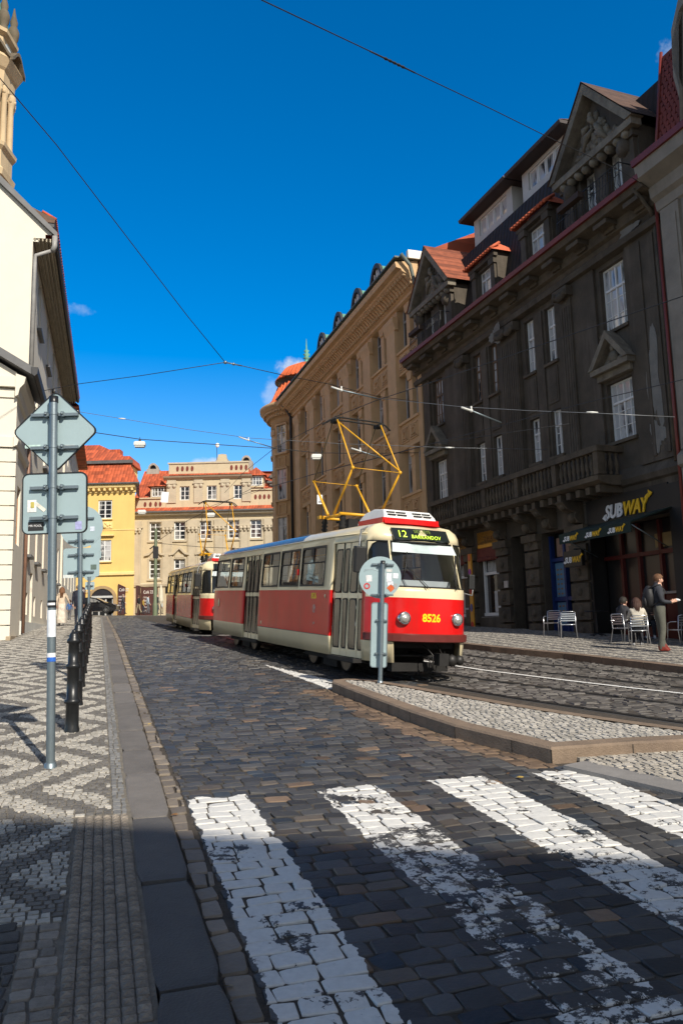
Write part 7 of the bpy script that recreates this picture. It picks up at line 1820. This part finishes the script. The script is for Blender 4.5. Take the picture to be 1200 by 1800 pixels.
# ------------------------------------------------------------------ PEOPLE
def person(label, loc, rz, H=1.75, pose=None, cols=None, hair=None, fingers=False, group=None, extra=None):
    """one continuous skinned body; local frame faces +y"""
    J = {'pel': (0, 0, .95), 'sp': (0, .0, 1.12), 'ch': (0, .0, 1.32), 'nb': (0, -.01, 1.46), 'nk': (0, .005, 1.53), 'hd': (0, .025, 1.62), 'ht': (0, .01, 1.70), 'ns': (0, .125, 1.605), 'cn': (0, .085, 1.545)}
    for s, n in ((-1, 'l'), (1, 'r')):
        J.update({'sh'+n: (s*.165, -.01, 1.41), 'el'+n: (s*.22, -.03, 1.13), 'wr'+n: (s*.235, .05, .89), 'pm'+n: (s*.235, .075, .81), 'hp'+n: (s*.085, 0, .9), 'kn'+n: (s*.095, .02, .49), 'an'+n: (s*.1, -.02, .09), 'to'+n: (s*.115, .15, .035), 'he'+n: (s*.1, -.06, .035)})
    R = {'pel': .135, 'sp': .12, 'ch': .145, 'nb': .085, 'nk': .055, 'hd': .092, 'ht': .07, 'ns': .014, 'cn': .04, 'sh': .068, 'el': .045, 'wr': .03, 'pm': .034, 'hp': .098, 'kn': .066, 'an': .046, 'to': .03, 'he': .034}
    if pose: 
        for k, v in pose.items():
            if k.startswith('R_'): R[k[2:]] = v
            else: J[k] = v
    names = list(J); idx = {k: i for i, k in enumerate(names)}
    E = [('pel', 'sp'), ('sp', 'ch'), ('ch', 'nb'), ('nb', 'nk'), ('nk', 'hd'), ('hd', 'ht'), ('hd', 'ns'), ('nk', 'cn')]
    for n in 'lr': E += [('ch', 'sh'+n), ('sh'+n, 'el'+n), ('el'+n, 'wr'+n), ('wr'+n, 'pm'+n), ('pel', 'hp'+n), ('hp'+n, 'kn'+n), ('kn'+n, 'an'+n), ('an'+n, 'to'+n), ('an'+n, 'he'+n)]
    pts = [Vector(J[k]) for k in names]; rs = [R.get(k, R.get(k[:2], .05)) for k in names]
    ed = [(idx[a], idx[b]) for a, b in E]; bone = [(a, b) for a, b in E]
    for n in 'lr':
        wv, pv = Vector(J['wr'+n]), Vector(J['pm'+n]); d = (pv-wv).normalized(); s = -1 if n == 'l' else 1
        side = d.cross(Vector((s, 0, .2))).normalized(); inn = d.cross(side).normalized()
        fl = [(-.03, .055), (-.01, .07), (.01, .066), (.03, .05)] if fingers else [(-.02, .06), (.018, .06)]
        for (o, l) in fl:
            a = pv+side*o+d*.02; b = a+d*l*.55+inn*.008; c = b+d*l*.4+inn*.02
            i0 = len(pts); pts += [a, b, c]; rs += [.011, .0095, .008]; ed += [(idx['pm'+n], i0), (i0, i0+1), (i0+1, i0+2)]; bone += [('pm'+n, 'fg')]*3
        a = wv.lerp(pv, .5)-side*.036; b = a-side*.018+d*.03; i0 = len(pts); pts += [a, b]; rs += [.013, .01]; ed += [(idx['pm'+n], i0), (i0, i0+1)]; bone += [('pm'+n, 'fg')]*2
    me = bpy.data.meshes.new('person'); me.from_pydata([tuple(p) for p in pts], ed, []); me.update()
    o = bpy.data.objects.new('person', me); col.objects.link(o); o.modifiers.new('skin', 'SKIN'); sm = o.modifiers.new('sub', 'SUBSURF'); sm.levels = 1; sm.render_levels = 1
    lay = me.skin_vertices[0].data
    for i, r in enumerate(rs):
        f = r*1.12; lay[i].radius = (f, f)
    lay[idx['pel']].use_root = True
    bpy.context.view_layer.update(); m2 = bpy.data.meshes.new_from_object(o.evaluated_get(bpy.context.evaluated_depsgraph_get())); bpy.data.objects.remove(o); bpy.data.meshes.remove(me)
    skin, top, leg, shoe = cols; mats = [pm('skin_%s' % skin[0], skin[1], .55, .06, 10), pm('cloth_%s' % top[0], top[1], .85, .2, 6, .4, 80), pm('cloth_%s' % leg[0], leg[1], .85, .2, 6, .4, 80), pm('shoe_%s' % shoe[0], shoe[1], .6, .2, 8)]
    for m in mats: m2.materials.append(m)
    segs = []
    for (a, b), (i, j) in zip(bone, ed):
        if a in ('nk', 'hd') or b in ('fg',) or a.startswith('wr'): k = 0
        elif a[:2] in ('pe', 'hp', 'kn'): k = 2
        elif a[:2] == 'an': k = 3
        else: k = 1
        if (a, b) == ('pel', 'sp'): k = 1
        segs.append((pts[i], pts[j], k))
    for f in m2.polygons:
        c = f.center; best = (9, 0)
        for a, b, k in segs:
            ab = b-a; t = max(0, min(1, (c-a).dot(ab)/max(1e-9, ab.length_squared))); d = (c-(a+ab*t)).length
            if d < best[0]: best = (d, k)
        f.material_index = best[1]; f.use_smooth = True
    k = H/1.75; m2.transform(Matrix.Diagonal((k, k, k, 1)))
    o = bpy.data.objects.new('person', m2); col.objects.link(o); o.location = loc; o.rotation_euler = (0, 0, rz); tag(o, label, 'person', group)
    hd = Vector(J['hd'])*k
    if fingers:
        # face: eyes, brows, ears, mouth
        mb = MB(); 
        for s in (-1, 1): mb.blob((hd.x+s*.032, hd.y+.088, hd.z+.012), (.011, .007, .007))
        mb.build('eyes', pm('eye_dark', (.02, .02, .02), .2), o)
        mb = MB(); mb.blob((hd.x, hd.y+.085, hd.z-.045), (.024, .01, .006)); mb.build('mouth', pm('lip', (.4, .12, .09), .5), o)
        for s in (-1, 1): MB().blob((hd.x+s*.098, hd.y-.005, hd.z-.005), (.014, .02, .03)).build('ear', mats[0], o)
    if hair:
        hc, length = hair; mb = MB(); n = 12; R_ = random.Random(int(hd.z*1000)); vs = []; fs = []
        for i in range(7):
            th = math.pi*.62*i/6
            for j in range(n):
                a = 2*math.pi*j/n; fr = max(0, math.sin(a))
                t2 = th*(1-.42*fr); w = 1+R_.uniform(-.05, .05)
                vs.append((hd.x+.108*w*math.sin(t2)*math.cos(a), hd.y-.012+.118*w*math.sin(t2)*math.sin(a), hd.z+.02+.122*math.cos(t2)*w))
        for i in range(6):
            for j in range(n): fs.append((i*n+j, (i+1)*n+j, (i+1)*n+(j+1) % n, i*n+(j+1) % n))
        mb.add(vs, fs, 0, True)
        if length:
            for j in range(9):
                a = rad(190+20*j) if True else 0; x = hd.x+.085*math.cos(a); y = hd.y-.01+.09*math.sin(a)
                mb.tube([(x, y, hd.z+.05), (x*1.1, y-.02, hd.z-.1), (x*1.15+R_.uniform(-.02, .02), y-.045, hd.z-length)], [.035, .034, .016], 6)
        mb.build('hair', pm('hair_%d' % int(hc[0]*1000), hc, .7, .3, 30, .4, 90), o)
    return o
SK = ('fair', (.55, .32, .23)); 
def P_at(px, py, dz, Y=None):
    d = ray(px, py)
    for t in np.arange(3, 110, .03):
        q = EYE+d*t
        if q[2] < gz(q[0], q[1])+dz: return (q[0], q[1], on_ground(q[0], q[1], dz))
# man with backpack, in profile facing right, half in the sun
mq = P_at(1164, 1146, RZ)
man_rz = rad(-100)
man = person('standing young man in dark hoodie and grey trousers looking down at his hands', mq, man_rz, 1.74,
  {'elr': (.2, .02, 1.12), 'wrr': (.12, .24, 1.1), 'pmr': (.09, .32, 1.13), 'ell': (-.2, .02, 1.12), 'wrl': (-.12, .24, 1.1), 'pml': (-.08, .32, 1.13), 'anr': (.1, -.05, .09), 'tor': (.12, .12, .035), 'her': (.1, -.1, .035), 'anl': (-.1, .03, .09), 'tol': (-.12, .2, .035), 'hel': (-.1, -.03, .035), 'hd': (0, .04, 1.615), 'ns': (0, .14, 1.59), 'R_to': .026, 'R_he': .026, 'R_kn': .075, 'R_hp': .105, 'R_an': .06, 'R_sh': .078, 'R_el': .056},
  (SK, ('slate', (.035, .038, .048)), ('grey_green', (.1, .1, .08)), ('red_sport', (.22, .03, .02))), ((.13, .06, .025), 0), True)
def local_thing(name, label, cat, base, rz): return thing(name, label, cat, base, rz)
o = local_thing('backpack', 'black backpack on the back of the standing man', 'backpack', mq, man_rz)
mb = MB(); mb.blob((0, -.2, 1.22), (.16, .13, .27), 0, 14); mb.blob((0, -.3, 1.12), (.12, .06, .15), 0, 12); mb.build('bag', pm('black_nylon', (.012, .012, .014), .6, .2, 9, .3), o)
mb = MB()
for s in (-1, 1): mb.tube([(s*.11, -.2, 1.42), (s*.12, .0, 1.49), (s*.12, .12, 1.36), (s*.13, .06, 1.15), (s*.13, -.18, 1.02)], .018, 6)
mb.build('strap', MATS['black_nylon'], o)
o = local_thing('wrapped_snack', 'small white paper wrapped snack in the standing man\'s hands', 'food', mq, man_rz); MB().blob((0, .39, 1.14), (.07, .08, .035), 0, 10, .12).build('wrapping', pm('white_paper', (.75, .75, .75), .7), o)
# seated people
seat = {'pel': (0, -.02, .52), 'sp': (0, .0, .72), 'ch': (0, .04, .93), 'nb': (0, .06, 1.07), 'nk': (0, .08, 1.13), 'hd': (0, .11, 1.22), 'ht': (0, .1, 1.30), 'ns': (0, .21, 1.2), 'cn': (0, .17, 1.145)}
for s, n in ((-1, 'l'), (1, 'r')):
    seat.update({'sh'+n: (s*.165, .05, 1.02), 'el'+n: (s*.24, .12, .78), 'wr'+n: (s*.14, .36, .8), 'pm'+n: (s*.1, .43, .8), 'hp'+n: (s*.09, .02, .5), 'kn'+n: (s*.11, .44, .5), 'an'+n: (s*.11, .4, .09), 'to'+n: (s*.12, .56, .035), 'he'+n: (s*.11, .36, .035)})
def seated(i, label, cols, hair):
    c, q, rz_ = CH[i]; return person(label, (c.location.x, c.location.y, c.location.z-.03), rz_, 1.55, dict(seat), cols, hair, True)
seated(2, 'seated person in a dark striped top at the cafe table', (SK, ('dark_stripe', (.03, .03, .035)), ('dark_denim', (.02, .022, .03)), ('white', (.5, .5, .5))), ((.02, .015, .01), 0))
seated(3, 'seated woman in a pale pullover with long dark hair, back to us', (SK, ('pale_knit', (.5, .46, .38)), ('dark_denim', (.02, .022, .03)), ('white', (.5, .5, .5))), ((.05, .02, .012), .3))
seated(5, 'seated long haired woman in brown facing us across the table', (SK, ('brown_coat', (.07, .05, .04)), ('dark_denim', (.02, .022, .03)), ('white', (.5, .5, .5))), ((.03, .018, .012), .25))
# woman in white and man in dark on the left pavement
def walkpose(a):
    p = {}
    for s, n, k in ((-1, 'l', a), (1, 'r', -a)):
        p.update({'kn'+n: (s*.09, .06+.5*k*.45, .5), 'an'+n: (s*.09, .95*k*.45-.03, .1+max(0, -k)*.12), 'to'+n: (s*.1, .95*k*.45+.13, .04+max(0, -k)*.03), 'he'+n: (s*.09, .95*k*.45-.08, .05+max(0, -k)*.13), 'el'+n: (s*.22, -.04-.2*k, 1.13), 'wr'+n: (s*.22, .04-.4*k, .92), 'pm'+n: (s*.215, .08-.43*k, .85)})
    return p
wq = P_at(108, 1100, PZ); wom = person('woman in a cream dress with long brown hair walking away on the left pavement', wq, rad(15), 1.68, {**walkpose(.25), 'R_hp': .12, 'R_sh': .075, 'wrr': (.33, .1, 1.0), 'elr': (.27, 0, 1.17), 'pmr': (.38, .14, .96)}, (SK, ('cream_blouse', (.6, .48, .36)), ('cream_skirt', (.62, .55, .46)), ('white', (.5, .5, .5))), ((.16, .07, .03), .34))
mb = MB(); ws = [(.15, .125, 1.02), (.17, .15, .8), (.2, .19, .5), (.23, .22, .2), (.22, .21, .12)]; vs = []; n = 20
for (rx, ry, z) in ws:
    for j in range(n): a = 2*math.pi*j/n; f = 1+.07*math.sin(5*a); vs.append((rx*f*math.cos(a), ry*f*math.sin(a), z))
mb.add(vs, [(i*n+j, i*n+(j+1) % n, (i+1)*n+(j+1) % n, (i+1)*n+j) for i in range(4) for j in range(n)], 0, True); mb.build('skirt', MATS['cloth_cream_skirt'], wom)
mq2 = P_at(137, 1100, PZ); person('stocky man in navy jumper and trousers walking away beside the woman in cream', mq2, rad(12), 1.78, {**walkpose(.2), 'R_ch': .19, 'R_sp': .17, 'R_pel': .17, 'R_sh': .09}, (SK, ('navy', (.015, .018, .035)), ('navy_trousers', (.012, .015, .03)), ('black', (.02, .02, .02))), ((.2, .15, .12), 0))
q3 = P_at(122, 1090, PZ); person('small child in blue walking ahead of the couple on the left pavement', q3, rad(10), 1.1, walkpose(.3), (SK, ('mid_blue', (.05, .12, .3)), ('grey_legs', (.1, .1, .11)), ('black', (.02, .02, .02))), ((.05, .03, .02), 0))
# far walkers crossing the square
far = [(216, 71, -80, 1.78, ('charcoal', (.05, .05, .055)), ('jeans_dark', (.03, .035, .05)), 'striding man in charcoal jacket before the cafe board', .5, (.25, .2, .16)),
       (244, 73, 75, 1.72, ('black_top', (.015, .015, .015)), ('khaki', (.3, .25, .16)), 'walker in black top and khaki trousers beside the board', .5, (.1, .05, .03)),
       (260, 74, -70, 1.78, ('light_blue', (.4, .47, .52)), ('grey_legs', (.1, .1, .11)), 'walker in a light blue shirt left of the green pole', .3, (.05, .03, .02)),
       (276, 68, -100, 1.78, ('black_top', (.015, .015, .015)), ('jeans_dark', (.03, .035, .05)), 'man in black standing right of the green pole', .1, (.1, .05, .03)),
       (285, 72, -90, 1.2, ('pale_check', (.5, .52, .48)), ('khaki', (.3, .25, .16)), 'low seated looking figure in pale clothes near the tram', .1, (.2, .1, .05)),
       (252, 77, -90, 1.55, ('mustard', (.35, .22, .04)), ('jeans_dark', (.03, .035, .05)), 'short person in mustard behind the walkers', .2, (.1, .06, .03))]
for (px, Y, rz_, H_, top, leg, lab, st, hc) in far:
    q = at(px, 1083, Y); X = q[0]; person(lab, (X, Y, on_ground(X, Y, .12)), rad(rz_), H_, walkpose(st), (SK, top, leg, ('black', (.02, .02, .02))), (hc, 0))
# bicycles leaning by the far kerb
def bicycle(px, Y, lab, c, rz_):
    q = at(px, 1083, Y); o = thing('bicycle', lab, 'bicycle', (q[0], Y, on_ground(q[0], Y, .05)), rz_)
    fr = pm('bike_frame_%d' % int(c[0]*100), c, .35)
    for x in (-.52, .52):
        mb = MB(); mb.tube([(x+.33*math.cos(t), 0, .34+.33*math.sin(t)) for t in np.linspace(0, 2*math.pi, 21)], .02, 5)
        for k in range(8): a = math.pi*k/8; mb.tube([(x+.32*math.cos(a), 0, .34+.32*math.sin(a)), (x-.32*math.cos(a), 0, .34-.32*math.sin(a))], .003, 3)
        mb.build('wheel', M_rub, o)
    mb = MB(); P_ = {'r': (-.52, 0, .34), 'b': (-.08, 0, .3), 's': (-.2, 0, .82), 'h': (.36, 0, .8), 'f': (.52, 0, .34)}
    for a, b in (('r', 'b'), ('b', 's'), ('s', 'r'), ('s', 'h'), ('b', 'h'), ('h', 'f')): mb.tube([P_[a], P_[b]], .018, 6)
    mb.build('frame', fr, o); MB().tube([(.36, 0, .8), (.34, 0, .98), (.42, -.25, 1.0)], .014, 5).build('handlebar', M_rub, o); MB().blob((-.22, 0, .92), (.13, .06, .04)).build('saddle', M_rub, o)
bicycle(266, 75.5, 'bicycle parked behind the far walkers near the green pole', (.02, .02, .02), rad(10))
# ------------------------------------------------------------------ camera, light, sky
cam_d = bpy.data.cameras.new('camera'); cam = bpy.data.objects.new('camera', cam_d); col.objects.link(cam)
cam_d.sensor_fit = 'VERTICAL'; cam_d.sensor_height = 24.0; cam_d.sensor_width = 16.0; cam_d.lens = FPX/1800*24.0; cam_d.clip_end = 3000; cam_d.clip_start = .05
Mc = Matrix(((_r[0], _u[0], -_f[0], 0), (_r[1], _u[1], -_f[1], 0), (_r[2], _u[2], -_f[2], 1.6), (0, 0, 0, 1)))
cam.matrix_world = Mc; scene.camera = cam
SUN_EL = rad(37); sdir = Vector((.486, -.874, 0)).normalized()
sv = Vector((sdir.x*math.cos(SUN_EL), sdir.y*math.cos(SUN_EL), math.sin(SUN_EL)))
ld = bpy.data.lights.new('sun', 'SUN'); ld.energy = 4.4; ld.angle = rad(.53); ld.color = (1, .93, .82)
lo_ = bpy.data.objects.new('sun', ld); col.objects.link(lo_); lo_.rotation_euler = sv.to_track_quat('Z', 'Y').to_euler(); lo_.location = (20, -40, 60)
w = bpy.data.worlds.new('World'); scene.world = w; w.use_nodes = True; N = w.node_tree.nodes; L = w.node_tree.links
bg = N['Background']; sky = N.new('ShaderNodeTexSky'); sky.sky_type = 'NISHITA'; sky.sun_disc = False; sky.sun_elevation = SUN_EL
sky.sun_rotation = math.atan2(sdir.x, sdir.y); sky.air_density = 1.0; sky.dust_density = .15; sky.ozone_density = 4.5; sky.altitude = 300
hs = N.new('ShaderNodeHueSaturation'); hs.inputs['Saturation'].default_value = 1.5; L.new(sky.outputs[0], hs.inputs['Color'])
tce = N.new('ShaderNodeTexCoord'); spz = N.new('ShaderNodeSeparateXYZ'); L.new(tce.outputs['Generated'], spz.inputs[0])
elv = N.new('ShaderNodeMapRange'); elv.inputs[1].default_value = .0; elv.inputs[2].default_value = .5; elv.inputs[3].default_value = 1.12; elv.inputs[4].default_value = 1.55; L.new(spz.outputs['Z'], elv.inputs[0]); L.new(elv.outputs[0], hs.inputs['Saturation'])
# hazy pale aureole towards the sun, deep clean blue away from it
tcs = N.new('ShaderNodeTexCoord'); dsn = N.new('ShaderNodeVectorMath'); dsn.operation = 'DOT_PRODUCT'; dsn.inputs[1].default_value = tuple(sv); L.new(tcs.outputs['Generated'], dsn.inputs[0])
hz = N.new('ShaderNodeMapRange'); hz.interpolation_type = 'SMOOTHSTEP'; hz.inputs[1].default_value = .0; hz.inputs[2].default_value = .45; L.new(dsn.outputs['Value'], hz.inputs[0])
hs2 = N.new('ShaderNodeHueSaturation'); hs2.inputs['Saturation'].default_value = .5; hs2.inputs['Value'].default_value = .62; L.new(sky.outputs[0], hs2.inputs['Color'])
hmx = N.new('ShaderNodeMix'); hmx.data_type = 'RGBA'; L.new(hz.outputs[0], hmx.inputs['Factor']); L.new(hs.outputs[0], hmx.inputs['A']); L.new(hs2.outputs[0], hmx.inputs['B'])
# a few small fair-weather clouds, fixed in the sky by direction
tc = N.new('ShaderNodeTexCoord'); nz = N.new('ShaderNodeTexNoise'); nz.inputs['Scale'].default_value = 26; nz.inputs['Detail'].default_value = 8; nz.inputs['Roughness'].default_value = .62; L.new(tc.outputs['Generated'], nz.inputs['Vector'])
acc = None
for (px, py, rx, ry, amt) in ((140, 545, .022, .009, .35), (517, 662, .03, .022, .9), (478, 690, .014, .024, .4), (1190, 85, .02, .016, .5), (370, 816, .03, .009, .8), (420, 822, .026, .009, .8)):
    d = ray(px, py); d = d/np.linalg.norm(d); rgt = np.cross(d, [0, 0, 1.]); rgt /= np.linalg.norm(rgt); upv = np.cross(rgt, d)
    def dotn(v):
        n_ = N.new('ShaderNodeVectorMath'); n_.operation = 'DOT_PRODUCT'; n_.inputs[1].default_value = tuple(v); L.new(tc.outputs['Generated'], n_.inputs[0]); return n_.outputs['Value']
    def mt(op, a, b=None, c=None):
        n_ = N.new('ShaderNodeMath'); n_.operation = op
        for i_, v in enumerate((a, b, c)):
            if v is None: continue
            if isinstance(v, (int, float)): n_.inputs[i_].default_value = v
            else: L.new(v, n_.inputs[i_])
        return n_.outputs[0]
    x_ = mt('DIVIDE', dotn(rgt), rx); y_ = mt('DIVIDE', dotn(upv), ry); front = mt('GREATER_THAN', dotn(d), .5)
    r2 = mt('ADD', mt('MULTIPLY', x_, x_), mt('MULTIPLY', y_, y_))
    v_ = mt('SUBTRACT', mt('MULTIPLY', mt('SUBTRACT', nz.outputs['Fac'], .38), 5.0), r2)
    mk = N.new('ShaderNodeMapRange'); mk.interpolation_type = 'SMOOTHSTEP'; mk.inputs[1].default_value = -.4; mk.inputs[2].default_value = 1.0; mk.inputs[4].default_value = amt; L.new(v_, mk.inputs[0])
    k_ = mt('MULTIPLY', mk.outputs[0], front); acc = k_ if acc is None else mt('MAXIMUM', acc, k_)
mxc = N.new('ShaderNodeMix'); mxc.data_type = 'RGBA'; mxc.inputs['B'].default_value = (4.2, 4.6, 5.2, 1); L.new(acc, mxc.inputs['Factor']); L.new(hmx.outputs['Result'], mxc.inputs['A']); L.new(mxc.outputs['Result'], bg.inputs[0]); bg.inputs[1].default_value = .14
scene.view_settings.view_transform = 'Standard'; scene.view_settings.look = 'None'; scene.view_settings.gamma = 1; scene.view_settings.exposure = .36
for o in bpy.data.objects:
    if '_zb' in o: del o['_zb']
